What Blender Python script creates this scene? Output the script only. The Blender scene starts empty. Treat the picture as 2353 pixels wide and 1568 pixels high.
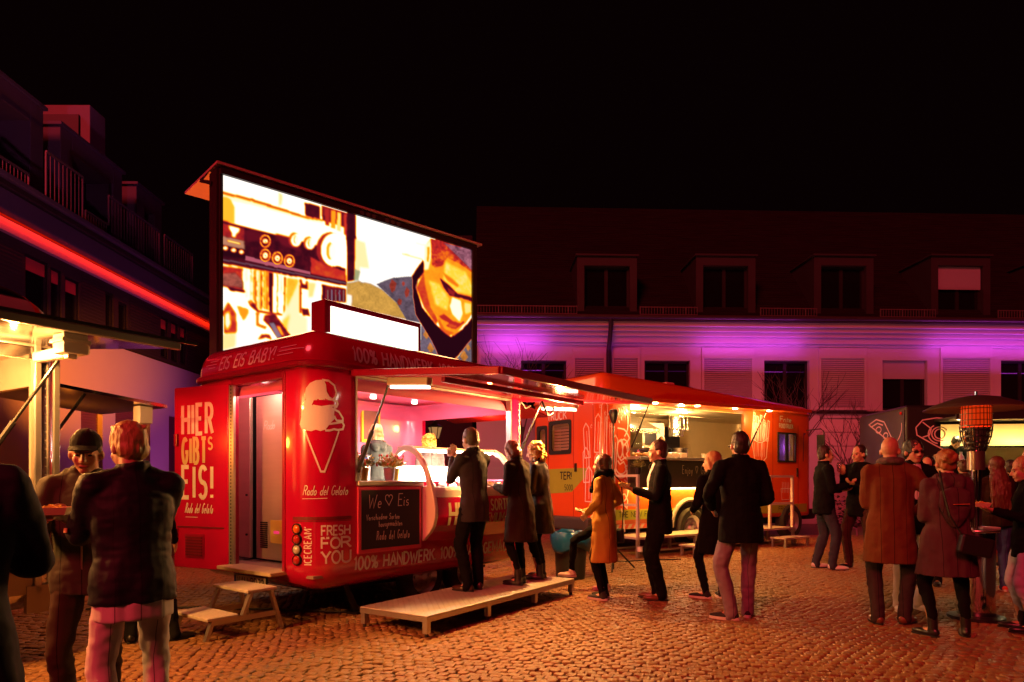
import bpy, math, random
import numpy as np
from mathutils import Vector, Matrix

# ---------------------------------------------------------------- camera, world, sun, exposure
S = bpy.context.scene
COL = S.collection
F, CX, HY, H = 1540.0, 1176.5, 1104.0, 1.34      # focal length, principal column, horizon row (photo read at 2353 px), eye height
cam_d = bpy.data.cameras.new('camera')
cam = bpy.data.objects.new('camera', cam_d); COL.objects.link(cam)
cam.location = (0, 0, H); cam.rotation_euler = (math.radians(90), 0, 0)
cam_d.sensor_width = 36; cam_d.lens = F / 2353 * 36
cam_d.shift_y = 320 / 2353
cam_d.clip_start = .05; cam_d.clip_end = 400
S.camera = cam

wd = bpy.data.worlds.new('World'); S.world = wd; wd.use_nodes = True
bg = wd.node_tree.nodes['Background']
bg.inputs[0].default_value = (.85, .16, .22, 1); bg.inputs[1].default_value = .0022

sun_d = bpy.data.lights.new('sun', 'SUN')
sun_d.energy = 2.1; sun_d.color = (1, .045, .062); sun_d.angle = math.radians(16)  # red sun lamp stands in for unseen floodlights behind the camera
sun = bpy.data.objects.new('sun', sun_d); COL.objects.link(sun)
_d = Vector((-.38, -.74, .55)).normalized()
sun.rotation_euler = _d.to_track_quat('Z', 'Y').to_euler()

S.view_settings.view_transform = 'Standard'; S.view_settings.look = 'None'
S.view_settings.exposure = 0; S.view_settings.gamma = 1; S.view_settings.use_curve_mapping = False
S.render.engine = 'CYCLES'
S.cycles.use_denoising = True
S.cycles.max_bounces = 6; S.cycles.diffuse_bounces = 3; S.cycles.glossy_bounces = 4
S.cycles.transmission_bounces = 4; S.cycles.transparent_max_bounces = 8
S.cycles.sample_clamp_indirect = 6; S.cycles.caustics_reflective = False; S.cycles.caustics_refractive = False

random.seed(7); RNG = np.random.default_rng(11)
R = math.radians; PI = math.pi

def G(px, py, z=0):                     # photo position of a point on level z -> place
    Y = F * (H - z) / (py - HY); return Vector(((px - CX) / F * Y, Y, z))
def P(px, py, Y): return Vector(((px - CX) / F * Y, Y, H + (HY - py) / F * Y))

# ---------------------------------------------------------------- materials
def _n(t, kind, **kw):
    n = t.nodes.new(kind)
    for k, v in kw.items():
        if k.startswith('i_'): n.inputs[k[2:].replace('_', ' ')].default_value = v
        else: setattr(n, k, v)
    return n
MATS = {}
def mat(name, col, rough=.5, metal=0., var=.12, scale=6., bump=0., bscale=60., coat=0., sheen=0., stretch=(1, 1, 1),
        emit=None, estr=0., alpha=1., trans=0., spec=.5, rvar=0.):
    if name in MATS: return MATS[name]
    m = bpy.data.materials.new(name); m.use_nodes = True; t = m.node_tree
    b = t.nodes['Principled BSDF']; L = t.links
    b.inputs['Roughness'].default_value = rough; b.inputs['Metallic'].default_value = metal
    b.inputs['Specular IOR Level'].default_value = spec
    b.inputs['Coat Weight'].default_value = coat; b.inputs['Coat Roughness'].default_value = .06
    b.inputs['Sheen Weight'].default_value = sheen
    b.inputs['Transmission Weight'].default_value = trans; b.inputs['Alpha'].default_value = alpha
    c = (*col, 1)
    tc = _n(t, 'ShaderNodeTexCoord'); mp = _n(t, 'ShaderNodeMapping'); mp.inputs['Scale'].default_value = stretch
    L.new(tc.outputs['Object'], mp.inputs[0])
    if var > 0:
        nz = _n(t, 'ShaderNodeTexNoise', i_Scale=scale, i_Detail=5., i_Roughness=.6); L.new(mp.outputs[0], nz.inputs['Vector'])
        mx = _n(t, 'ShaderNodeMix', data_type='RGBA')
        mx.inputs[6].default_value = tuple(x * (1 - var) for x in col) + (1,)
        mx.inputs[7].default_value = tuple(min(1, x * (1 + var)) for x in col) + (1,)
        L.new(nz.outputs[0], mx.inputs[0]); L.new(mx.outputs[2], b.inputs['Base Color'])
        if rvar:
            mr = _n(t, 'ShaderNodeMapRange'); mr.inputs[3].default_value = max(0, rough - rvar); mr.inputs[4].default_value = min(1, rough + rvar)
            L.new(nz.outputs[0], mr.inputs[0]); L.new(mr.outputs[0], b.inputs['Roughness'])
    else: b.inputs['Base Color'].default_value = c
    if bump:
        n2 = _n(t, 'ShaderNodeTexNoise', i_Scale=bscale, i_Detail=3.); L.new(mp.outputs[0], n2.inputs['Vector'])
        bp = _n(t, 'ShaderNodeBump'); bp.inputs['Strength'].default_value = bump; bp.inputs['Distance'].default_value = .01
        L.new(n2.outputs[0], bp.inputs['Height']); L.new(bp.outputs[0], b.inputs['Normal'])
    if emit:
        b.inputs['Emission Color'].default_value = (*emit, 1); b.inputs['Emission Strength'].default_value = estr
    MATS[name] = m; return m
def glow(name, col, st, sample=True):
    if name in MATS: return MATS[name]
    m = bpy.data.materials.new(name); m.use_nodes = True; t = m.node_tree
    t.nodes.remove(t.nodes['Principled BSDF'])
    e = _n(t, 'ShaderNodeEmission'); e.inputs[0].default_value = (*col, 1); e.inputs[1].default_value = st
    t.links.new(e.outputs[0], t.nodes['Material Output'].inputs[0])
    if not sample: m.cycles.emission_sampling = 'NONE'
    MATS[name] = m; return m
def glass(name, tint=(.9, .9, .9), op=.12, rough=.03):
    """thin pane: mostly clear, mirrors at grazing angles"""
    if name in MATS: return MATS[name]
    m = bpy.data.materials.new(name); m.use_nodes = True; t = m.node_tree
    t.nodes.remove(t.nodes['Principled BSDF'])
    tr = _n(t, 'ShaderNodeBsdfTransparent'); tr.inputs[0].default_value = (*tint, 1)
    gl = _n(t, 'ShaderNodeBsdfGlossy'); gl.inputs[1].default_value = rough
    lw = _n(t, 'ShaderNodeLayerWeight'); fr = _n(t, 'ShaderNodeMath', operation='POWER'); fr.inputs[1].default_value = 5.; t.links.new(lw.outputs['Facing'], fr.inputs[0])
    ad = _n(t, 'ShaderNodeMath', operation='MULTIPLY_ADD'); ad.inputs[1].default_value = .7; ad.inputs[2].default_value = op; ad.use_clamp = True
    mx = _n(t, 'ShaderNodeMixShader')
    t.links.new(fr.outputs[0], ad.inputs[0]); t.links.new(ad.outputs[0], mx.inputs[0]); t.links.new(tr.outputs[0], mx.inputs[1]); t.links.new(gl.outputs[0], mx.inputs[2])
    t.links.new(mx.outputs[0], t.nodes['Material Output'].inputs[0])
    MATS[name] = m; return m

# ---------------------------------------------------------------- mesh builder
class MB:
    def __init__(s): s.v = []; s.f = []
    def add(s, vs, fs):
        o = len(s.v); s.v += [tuple(x) for x in vs]; s.f += [tuple(i + o for i in f) for f in fs]; return s
    def box(s, lo, hi, M=None):
        x0, y0, z0 = lo; x1, y1, z1 = hi
        vs = [Vector(p) for p in ((x0, y0, z0), (x1, y0, z0), (x1, y1, z0), (x0, y1, z0), (x0, y0, z1), (x1, y0, z1), (x1, y1, z1), (x0, y1, z1))]
        if M is not None: vs = [M @ p for p in vs]
        return s.add(vs, [(3, 2, 1, 0), (4, 5, 6, 7), (0, 1, 5, 4), (1, 2, 6, 5), (2, 3, 7, 6), (3, 0, 4, 7)])
    def bar(s, a, b, w, h, up=(0, 0, 1)):
        a = Vector(a); b = Vector(b); d = (b - a); l = d.length; d.normalize(); up = Vector(up)
        sx = d.cross(up)
        if sx.length < 1e-4: sx = d.cross(Vector((1, 0, 0)))
        sx.normalize(); uz = sx.cross(d)
        vs = []
        for q in (a, b):
            for i, j in ((-1, -1), (1, -1), (1, 1), (-1, 1)): vs.append(q + sx * (w / 2 * i) + uz * (h / 2 * j))
        return s.add(vs, [(3, 2, 1, 0), (4, 5, 6, 7), (0, 1, 5, 4), (1, 2, 6, 5), (2, 3, 7, 6), (3, 0, 4, 7)])
    def cyl(s, a, b, r0, r1=None, n=14, caps=True):
        r1 = r0 if r1 is None else r1
        a = Vector(a); b = Vector(b); d = (b - a).normalized()
        sx = d.cross(Vector((0, 0, 1)))
        if sx.length < 1e-3: sx = Vector((1, 0, 0))
        sx.normalize(); sy = d.cross(sx)
        vs = [q + (sx * math.cos(2 * PI * i / n) + sy * math.sin(2 * PI * i / n)) * r for q, r in ((a, r0), (b, r1)) for i in range(n)]
        fs = [(i, (i + 1) % n, n + (i + 1) % n, n + i) for i in range(n)]
        if caps: fs += [tuple(range(n))[::-1], tuple(range(n, 2 * n))]
        return s.add(vs, fs)
    def tube(s, pts, r, n=8, r1=None):
        pts = [Vector(p) for p in pts]; k = len(pts); vs = []; fs = []; prev = None
        for i, p in enumerate(pts):
            d = (pts[min(i + 1, k - 1)] - pts[max(i - 1, 0)]).normalized()
            if prev is None:
                sx = d.cross(Vector((0, 0, 1)))
                if sx.length < 1e-3: sx = d.cross(Vector((1, 0, 0)))
            else: sx = prev - d * prev.dot(d)
            sx.normalize(); prev = sx; sy = d.cross(sx)
            rr = r if r1 is None else r + (r1 - r) * i / (k - 1)
            vs += [p + (sx * math.cos(2 * PI * j / n) + sy * math.sin(2 * PI * j / n)) * rr for j in range(n)]
        for i in range(k - 1):
            for j in range(n): fs.append((i * n + j, i * n + (j + 1) % n, (i + 1) * n + (j + 1) % n, (i + 1) * n + j))
        fs += [tuple(range(n))[::-1], tuple(range((k - 1) * n, k * n))]
        return s.add(vs, fs)
    def lathe(s, prof, c=(0, 0, 0), n=28, close=False):
        c = Vector(c); vs = []; fs = []; k = len(prof)
        for r, z in prof:
            vs += [c + Vector((max(r, 1e-4) * math.cos(2 * PI * i / n), max(r, 1e-4) * math.sin(2 * PI * i / n), z)) for i in range(n)]
        for j in range(k - 1):
            for i in range(n): fs.append((j * n + i, j * n + (i + 1) % n, (j + 1) * n + (i + 1) % n, (j + 1) * n + i))
        return s.add(vs, fs)
    def ell(s, c, r, n=14, m=9, M=None):
        vs = []; fs = []; c = Vector(c)
        for j in range(1, m):
            a = PI * j / m
            for i in range(n):
                p = Vector((r[0] * math.sin(a) * math.cos(2 * PI * i / n), r[1] * math.sin(a) * math.sin(2 * PI * i / n), r[2] * math.cos(a)))
                vs.append(c + (M @ p if M is not None else p))
        t = Vector((0, 0, r[2])); vs += [c + (M @ t if M is not None else t), c - (M @ t if M is not None else t)]
        T = len(vs) - 2
        for j in range(m - 2):
            for i in range(n): fs.append((j * n + i, (j + 1) * n + i, (j + 1) * n + (i + 1) % n, j * n + (i + 1) % n))
        for i in range(n): fs.append((T, i, (i + 1) % n)); fs.append((T + 1, (m - 2) * n + (i + 1) % n, (m - 2) * n + i))
        return s.add(vs, fs)
    def cap(s, a, ra, b, rb, n=10):          # rounded cone
        a = Vector(a); b = Vector(b); d = b - a
        if d.length < 1e-5: return s.ell(a, (ra, ra, ra), n, 6)
        d.normalize(); sx = d.cross(Vector((.13, .27, .95)))
        if sx.length < 1e-2: sx = d.cross(Vector((1, 0, 0)))
        sx.normalize(); sy = d.cross(sx); rings = []
        for k in (-80, -45, 0): rings.append((a + d * (ra * math.sin(R(k))), ra * math.cos(R(k))))
        for k in (0, 45, 80): rings.append((b + d * (rb * math.sin(R(k))), rb * math.cos(R(k))))
        vs = [q + (sx * math.cos(2 * PI * i / n) + sy * math.sin(2 * PI * i / n)) * r for q, r in rings for i in range(n)]
        fs = [(j * n + i, j * n + (i + 1) % n, (j + 1) * n + (i + 1) % n, (j + 1) * n + i) for j in range(5) for i in range(n)]
        fs += [tuple(range(n))[::-1], tuple(range(5 * n, 6 * n))]
        return s.add(vs, fs)
    def loft(s, rings, n=20):                 # rings: (centre, rx, ry, xdir, ydir)
        vs = []; fs = []
        for c, rx, ry, xd, yd in rings:
            vs += [Vector(c) + xd * (rx * math.cos(2 * PI * i / n)) + yd * (ry * math.sin(2 * PI * i / n)) for i in range(n)]
        k = len(rings)
        fs = [(j * n + i, j * n + (i + 1) % n, (j + 1) * n + (i + 1) % n, (j + 1) * n + i) for j in range(k - 1) for i in range(n)]
        fs += [tuple(range(n))[::-1], tuple(range((k - 1) * n, k * n))]
        return s.add(vs, fs)
    def prism(s, poly, f0, f1):               # poly of (a, b); f0, f1 map (a, b) to the two faces
        n = len(poly); vs = [f0(a, b) for a, b in poly] + [f1(a, b) for a, b in poly]
        fs = [tuple(range(n))[::-1], tuple(range(n, 2 * n))] + [(i, (i + 1) % n, n + (i + 1) % n, n + i) for i in range(n)]
        return s.add(vs, fs)
    def mesh(s, name):
        me = bpy.data.meshes.new(name); me.from_pydata(s.v, [], s.f); me.validate(); me.update(); return me
    def build(s, name, m, parent=None, smooth=False, bevel=0., seg=2, label=None, loc=None):
        me = s.mesh(name); me.materials.append(m)
        o = bpy.data.objects.new(name, me); COL.objects.link(o)
        if parent is not None: o.parent = parent
        if loc is not None: o.location = loc
        if smooth:
            me.polygons.foreach_set('use_smooth', [True] * len(me.polygons))
            if smooth != 'all': _sharp(me, 40)
        if bevel:
            bm = o.modifiers.new('bevel', 'BEVEL'); bm.width = bevel; bm.segments = seg; bm.limit_method = 'ANGLE'; bm.angle_limit = R(35)
        if label: o['label'] = label
        return o
def _sharp(me, deg):
    try: me.set_sharp_from_angle(angle=R(deg))
    except Exception: pass

def thing(name, label, cat, loc=(0, 0, 0), rz=0, group=None):
    o = bpy.data.objects.new(name, None); COL.objects.link(o); o.location = loc; o.rotation_euler = (0, 0, rz)
    o.empty_display_size = .2
    return tag(o, label, cat, group)
def tag(o, label=None, cat=None, group=None, kind=None):
    if label: o['label'] = label
    if cat: o['category'] = cat
    if group: o['group'] = group
    if kind: o['kind'] = kind
    return o
def dup(o, parent=None, **kw):
    c = o.copy(); COL.objects.link(c); c.parent = parent
    for k, v in kw.items(): setattr(c, k, v)
    for ch in list(o.children): dup(ch, c)
    return c
def lamp(kind, loc, energy, col, parent=None, size=.04, aim=None, angle=120, blend=.6, sy=None, name='lamp_light'):
    d = bpy.data.lights.new(name, kind); d.energy = energy; d.color = col
    if kind == 'AREA':
        d.size = size
        if sy: d.shape = 'RECTANGLE'; d.size_y = sy
    else: d.shadow_soft_size = size
    if kind == 'SPOT': d.spot_size = R(angle); d.spot_blend = blend
    o = bpy.data.objects.new(name, d); COL.objects.link(o); o.location = loc
    if parent is not None: o.parent = parent
    if aim is not None:
        o.rotation_euler = (Vector(aim) - Vector(loc)).to_track_quat('-Z', 'Y').to_euler()
    return o

def vnoise(p, seed=0):                        # value noise on an (n, 3) array, -1..1
    i = np.floor(p).astype(np.int64); f = p - i; f = f * f * (3 - 2 * f); out = 0
    for dx in (0, 1):
        for dy in (0, 1):
            for dz in (0, 1):
                h = ((i[:, 0] + dx) * 374761393 + (i[:, 1] + dy) * 668265263 + (i[:, 2] + dz) * 2147483647 + seed * 974711) & 0xffffffff
                h = ((h ^ (h >> 13)) * 1274126177) & 0xffffffff; h = (h ^ (h >> 16)) & 0xffff
                w = (f[:, 0] if dx else 1 - f[:, 0]) * (f[:, 1] if dy else 1 - f[:, 1]) * (f[:, 2] if dz else 1 - f[:, 2])
                out = out + w * (h / 32767.5 - 1)
    return out

# ---------------------------------------------------------------- stroke lettering
def arc(cx, cy, rx, ry, a0, a1, n=10): return [(cx + rx * math.cos(R(a0 + (a1 - a0) * i / n)), cy + ry * math.sin(R(a0 + (a1 - a0) * i / n))) for i in range(n + 1)]
GL = {
 'A': (.62, [[(0, 0), (.31, 1), (.62, 0)], [(.11, .34), (.51, .34)]]),
 'B': (.52, [[(0, 0), (0, 1), (.25, 1)] + arc(.27, .76, .2, .24, 90, -90, 8) + [(0, .52)], [(.27, .52)] + arc(.29, .26, .23, .26, 90, -90, 8) + [(0, 0)]]),
 'C': (.55, [arc(.3, .5, .3, .5, 50, 310, 16)]),
 'D': (.56, [[(0, 0), (0, 1), (.2, 1)] + arc(.22, .5, .34, .5, 90, -90, 12) + [(0, 0)]]),
 'E': (.46, [[(.46, 1), (0, 1), (0, 0), (.46, 0)], [(0, .52), (.38, .52)]]),
 'F': (.46, [[(.46, 1), (0, 1), (0, 0)], [(0, .5), (.38, .5)]]),
 'G': (.58, [arc(.3, .5, .3, .5, 50, 340, 16) + [(.58, .45), (.34, .45)]]),
 'H': (.56, [[(0, 0), (0, 1)], [(.56, 0), (.56, 1)], [(0, .5), (.56, .5)]]),
 'I': (.0, [[(0, 0), (0, 1)]]),
 'J': (.35, [[(.35, 1), (.35, .2)] + arc(.18, .2, .17, .2, 0, -160, 8)]),
 'K': (.56, [[(0, 0), (0, 1)], [(.52, 1), (.02, .45)], [(.18, .6), (.56, 0)]]),
 'L': (.44, [[(0, 1), (0, 0), (.44, 0)]]),
 'M': (.7, [[(0, 0), (0, 1), (.35, .3), (.7, 1), (.7, 0)]]),
 'N': (.58, [[(0, 0), (0, 1), (.58, 0), (.58, 1)]]),
 'O': (.62, [arc(.31, .5, .31, .5, 90, 450, 24)]),
 'P': (.5, [[(0, 0), (0, 1), (.25, 1)] + arc(.27, .74, .23, .26, 90, -90, 8) + [(0, .48)]]),
 'R': (.54, [[(0, 0), (0, 1), (.25, 1)] + arc(.27, .75, .23, .25, 90, -90, 8) + [(0, .5)], [(.26, .5), (.54, 0)]]),
 'S': (.5, [arc(.26, .74, .23, .26, 30, 270, 10) + arc(.24, .25, .25, .25, 85, -150, 10)]),
 'T': (.54, [[(.27, 0), (.27, 1)], [(0, 1), (.54, 1)]]),
 'U': (.56, [[(0, 1), (0, .28)] + arc(.28, .28, .28, .28, 180, 360, 12) + [(.56, 1)]]),
 'V': (.58, [[(0, 1), (.29, 0), (.58, 1)]]),
 'W': (.86, [[(0, 1), (.22, 0), (.43, .75), (.64, 0), (.86, 1)]]),
 'Y': (.58, [[(0, 1), (.29, .48), (.58, 1)], [(.29, .48), (.29, 0)]]),
 '1': (.2, [[(0, .82), (.16, 1), (.16, 0)]]),
 '0': (.5, [arc(.25, .5, .25, .5, 90, 450, 22)]),
 '2': (.48, [arc(.24, .75, .23, .25, 160, -35, 10) + [(.0, 0), (.48, 0)]]),
 '3': (.48, [arc(.22, .75, .22, .25, 150, -80, 9) + arc(.22, .25, .26, .26, 80, -150, 9)]),
 '5': (.48, [[(.44, 1), (.08, 1), (.04, .55)] + arc(.22, .3, .25, .3, 110, -140, 10)]),
 '%': (.66, [arc(.14, .78, .14, .2, 0, 360, 14), arc(.52, .22, .14, .2, 0, 360, 14), [(.12, 0), (.54, 1)]]),
 '!': (.0, [[(0, .3), (0, 1)], [(0, .0), (0, .1)]]),
 '.': (.0, [[(0, 0), (0, .1)]]), '-': (.3, [[(0, .48), (.3, .48)]]), '`': (.05, [[(0, .75), (.05, 1)]]), ' ': (.3, []),
 '\u2661': (.7, [[(.35, .05), (.02, .55)] + arc(.185, .72, .165, .2, 200, 0, 8) + arc(.515, .72, .165, .2, 180, -20, 8) + [(.35, .05)]]),
 'a': (.36, [arc(.18, .24, .18, .24, 60, 380, 12), [(.36, .46), (.36, .06), (.44, 0)]]),
 'b': (.36, [[(0, 1), (0, .05)] + arc(.17, .24, .19, .24, 200, 530, 12)]),
 'c': (.32, [arc(.18, .24, .18, .24, 50, 310, 10)]),
 'd': (.38, [arc(.18, .24, .18, .24, 40, 350, 12), [(.38, 1), (.36, .06), (.44, 0)]]),
 'e': (.34, [[(.02, .25), (.33, .28)] + arc(.18, .25, .17, .24, 10, 310, 12)]),
 'f': (.28, [arc(.24, .82, .12, .18, 60, 180, 6) + [(.12, 0)], [(0, .5), (.26, .5)]]),
 'g': (.36, [arc(.18, .24, .18, .24, 40, 360, 12), [(.36, .46), (.34, -.2)] + arc(.18, -.22, .16, .16, 0, -150, 6)]),
 'h': (.34, [[(0, 1), (0, 0)], arc(.17, .3, .17, .18, 180, 0, 8) + [(.34, 0)]]),
 'i': (.06, [[(0, .46), (0, .04), (.07, 0)], [(.01, .64), (.02, .7)]]),
 'j': (.1, [[(.1, .46), (.08, -.2), (-.06, -.28)], [(.1, .64), (.11, .7)]]),
 'l': (.08, [[(0, 0.95), (0, .08), (.09, 0)]]),
 'm': (.56, [[(0, .46), (0, 0)], arc(.14, .3, .14, .17, 180, 0, 6) + [(.28, 0)], arc(.42, .3, .14, .17, 180, 0, 6) + [(.56, 0)]]),
 'n': (.34, [[(0, .46), (0, 0)], arc(.17, .3, .17, .18, 180, 0, 8) + [(.34, 0)]]),
 'o': (.36, [arc(.18, .24, .18, .24, 90, 450, 14)]),
 'r': (.24, [[(0, .46), (0, 0)], arc(.14, .28, .14, .19, 180, 50, 6)]),
 's': (.28, [arc(.14, .35, .13, .12, 40, 265, 7) + arc(.13, .12, .14, .12, 85, -140, 7)]),
 't': (.24, [[(.12, .85), (.12, .08), (.22, 0)], [(0, .5), (.26, .5)]]),
 'u': (.34, [[(0, .46), (0, .18)] + arc(.17, .17, .17, .17, 180, 360, 8) + [(.34, .46)], [(.34, .3), (.34, 0)]]),
 'v': (.32, [[(0, .46), (.16, 0), (.32, .46)]]),
 'y': (.34, [[(0, .46), (.17, .05)], [(.34, .46), (.08, -.28)]]),
}
def ribbon(mb, line, w, fmap, off):           # one mitred stroke, line in flat (a, b) units
    pts = [line[0]]
    for q in line[1:]:
        if abs(q[0] - pts[-1][0]) + abs(q[1] - pts[-1][1]) > 1e-5: pts.append(q)
    if len(pts) < 2: return
    closed = abs(pts[0][0] - pts[-1][0]) + abs(pts[0][1] - pts[-1][1]) < 1e-4 and len(pts) > 3
    if closed: pts = pts[:-1]
    # long strokes get extra points so that they follow a curved wall
    fine = []
    rng = len(pts) if closed else len(pts) - 1
    for i in range(rng):
        a, b = pts[i], pts[(i + 1) % len(pts)]; l = math.hypot(b[0] - a[0], b[1] - a[1]); k = max(1, int(l / .05))
        fine += [(a[0] + (b[0] - a[0]) * j / k, a[1] + (b[1] - a[1]) * j / k) for j in range(k)]
    if not closed: fine.append(pts[-1])
    pts = fine; n = len(pts); vs = []
    for i in range(n):
        a = pts[(i - 1) % n] if closed or i > 0 else None; b = pts[(i + 1) % n] if closed or i < n - 1 else None; c = pts[i]
        d1 = None if a is None else (c[0] - a[0], c[1] - a[1]); d2 = None if b is None else (b[0] - c[0], b[1] - c[1])
        if d1 is None: d1 = d2
        if d2 is None: d2 = d1
        l1 = math.hypot(*d1); l2 = math.hypot(*d2); n1 = (-d1[1] / l1, d1[0] / l1); n2 = (-d2[1] / l2, d2[0] / l2)
        m = (n1[0] + n2[0], n1[1] + n2[1]); lm = math.hypot(*m)
        if lm < .3: m = n1; lm = 1.; k = 1.
        else: m = (m[0] / lm, m[1] / lm); k = min(1.8, 1 / max(.3, m[0] * n1[0] + m[1] * n1[1]))
        if lm == 1.: k = 1.
        for sg in (1, -1): vs.append(fmap(c[0] + m[0] * w / 2 * k * sg, c[1] + m[1] * w / 2 * k * sg, off))
    fs = [(2 * i, 2 * i + 1, 2 * ((i + 1) % n) + 1, 2 * ((i + 1) % n)) for i in range(n if closed else n - 1)]
    mb.add(vs, fs)
def text_w(txt, size, wd=1., gap=.2): return sum(GL.get(c, (.3, []))[0] * wd * size + gap * size for c in txt) - gap * size
def text(mb, txt, a0, b0, size, w, fmap, wd=1., gap=.2, slab=0., slant=0., off=.0015, fit=None, jitter=0.):
    """strokes of txt from (a0, b0); fit = total width to fill"""
    if fit: wd = wd * 1.0; k = (fit - gap * size * (len(txt) - 1)) / max(1e-6, sum(GL.get(c, (.3, []))[0] for c in txt) * size); wd = k
    x = a0; o = off
    for c in txt:
        gw, st = GL.get(c, (.3, []))
        jy = random.uniform(-jitter, jitter)
        for line in st:
            L2 = [(x + (px * wd + slant * py) * size, b0 + (py + jy) * size) for px, py in line]
            ribbon(mb, L2, w, fmap, o); o += .00025
            if slab:
                for (px, py), (qx, qy) in ((line[0], line[1]), (line[-1], line[-2])):
                    if py in (0, 1) and abs(qy - py) > abs(qx - px) * .5 and c not in '!.%1':
                        yy = b0 + py * size + (w / 2 * .6 if py == 0 else -w / 2 * .6)
                        ribbon(mb, [(x + (px * wd + slant * py) * size - slab * size, yy), (x + (px * wd + slant * py) * size + slab * size, yy)], w * .7, fmap, o); o += .00025
        x += (gw * wd + gap) * size
        if o > off + .004: o = off
    return x
# ================================================================= ground of small set stones
m_mortar = mat('joint_sand', (.035, .028, .022), .95, var=.4, scale=9, bump=.6, bscale=40)
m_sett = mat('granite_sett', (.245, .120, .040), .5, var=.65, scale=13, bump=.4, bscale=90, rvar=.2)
_t = m_sett.node_tree; _g = _n(_t, 'ShaderNodeNewGeometry'); _mp = [n for n in _t.nodes if n.type == 'MAPPING'][0]; _t.links.new(_g.outputs['Position'], _mp.inputs[0])
def ground_plane():
    mb = MB(); n = 60
    mb.add([(-90, -12, -.022), (110, -12, -.022), (110, 190, -.022), (-90, 190, -.022)], [(0, 1, 2, 3)])
    o = mb.build('ground', m_mortar); tag(o, kind='structure'); return o
ground = ground_plane()
def sett_mesh(k):
    r = random.Random(k); hx, hy = .0395 + r.uniform(-.005, .0025), .0368 + r.uniform(-.0045, .0025)
    out = []; n = 8
    for lev, (sc, z) in enumerate(((1., -.03), (1., -.007), (.92, 0.), (.5, .002))):
        for i in range(n):
            c, s_ = ((1, -.7), (1, .7), (.7, 1), (-.7, 1), (-1, .7), (-1, -.7), (-.7, -1), (.7, -1))[i]; q = 1.; e = 1.
            out.append((hx * sc * c / q ** e * (1 + r.uniform(-.07, .07)), hy * sc * s_ / q ** e * (1 + r.uniform(-.07, .07)), z + (r.uniform(-.003, .003) if lev > 1 else 0)))
    fs = [(j * n + i, j * n + (i + 1) % n, (j + 1) * n + (i + 1) % n, (j + 1) * n + i) for j in range(3) for i in range(n)] + [tuple(range(3 * n, 4 * n))]
    return out, fs
SETTS = [sett_mesh(k) for k in range(9)]
def cobbles():
    rot = R(-14); ca, sa = math.cos(rot), math.sin(rot); px, py = .082, .077
    I, J = np.meshgrid(np.arange(-300, 300), np.arange(-50, 390), indexing='ij'); I = I.ravel(); J = J.ravel()
    u = (I + .5 * (J % 2)) * px; v = J * py
    v = v + .03 * np.sin(u * 1.7 + .3 * np.sin(v)) + .022 * np.sin(u * 4.1 + v * .6); u = u + .02 * np.sin(v * 2.9)
    u = u + RNG.uniform(-.009, .009, len(u)); v = v + RNG.uniform(-.009, .009, len(u))
    X = u * ca - v * sa; Y = u * sa + v * ca
    sx = CX + X / np.maximum(Y, .1) * F
    keep = (Y > 3.9) & (Y < 16.5) & (sx > -120) & (sx < 2480); X, Y = X[keep], Y[keep]
    N = len(X); Z = RNG.uniform(-.006, .004, N) + .004 * np.sin(X * 2.1) * np.sin(Y * 1.6)
    A = rot + RNG.uniform(-.12, .12, N); K = RNG.integers(0, len(SETTS), N)
    sy = HY + F * H / Y; sxx = CX + X / Y * F
    vis = (sy < 1560) & (sxx > 620) & (sxx < 2300)
    order = np.argsort(np.where(vis, Y, 99.)); pick = set(order[:300].tolist())
    meshes = []
    for k, (vs, fs) in enumerate(SETTS):
        me = bpy.data.meshes.new('cobblestone'); me.from_pydata(vs, [], fs); me.materials.append(m_sett); me.update(); meshes.append(me)
    for i in order[:300]:
        o = bpy.data.objects.new('cobblestone', meshes[K[i]]); COL.objects.link(o); o.parent = ground
        o.location = (X[i], Y[i], Z[i]); o.rotation_euler = (RNG.uniform(-.04, .04), RNG.uniform(-.04, .04), A[i])
    rest = np.array([i for i in range(N) if i not in pick]); VS = []; FS = []; base = 0
    for k, (vs, fs) in enumerate(SETTS):
        ids = rest[K[rest] == k]; V = np.array(vs); c, s_ = np.cos(A[ids]), np.sin(A[ids])
        tx, ty = RNG.uniform(-.05, .05, len(ids)), RNG.uniform(-.05, .05, len(ids))
        W = np.empty((len(ids), len(V), 3))
        W[:, :, 0] = V[:, 0] * c[:, None] - V[:, 1] * s_[:, None] + X[ids][:, None]
        W[:, :, 1] = V[:, 0] * s_[:, None] + V[:, 1] * c[:, None] + Y[ids][:, None]
        W[:, :, 2] = V[:, 2] + Z[ids][:, None] + V[:, 0] * tx[:, None] + V[:, 1] * ty[:, None]
        VS.append(W.reshape(-1, 3))
        off = base + np.arange(len(ids)) * len(V)
        for f in fs: FS.append(np.array(f)[None, :] + off[:, None])
        base += len(ids) * len(V)
    V = np.concatenate(VS)
    loops = np.concatenate([f.ravel() for f in FS]); tot = np.concatenate([np.full(len(f), f.shape[1]) for f in FS])
    st = np.concatenate([[0], np.cumsum(tot)[:-1]])
    me = bpy.data.meshes.new('cobblestone_paving'); me.vertices.add(len(V)); me.vertices.foreach_set('co', V.ravel())
    me.loops.add(len(loops)); me.loops.foreach_set('vertex_index', loops.astype(np.int32))
    me.polygons.add(len(tot)); me.polygons.foreach_set('loop_start', st.astype(np.int32)); me.polygons.foreach_set('loop_total', tot.astype(np.int32))
    me.update(calc_edges=True); me.materials.append(m_sett)
    o = bpy.data.objects.new('cobblestone_paving', me); COL.objects.link(o); o.parent = ground; o['kind'] = 'stuff'
    # per stone colour: the shader reads the place of each stone through low-frequency noise (object space), enough variation
cobbles()
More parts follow.
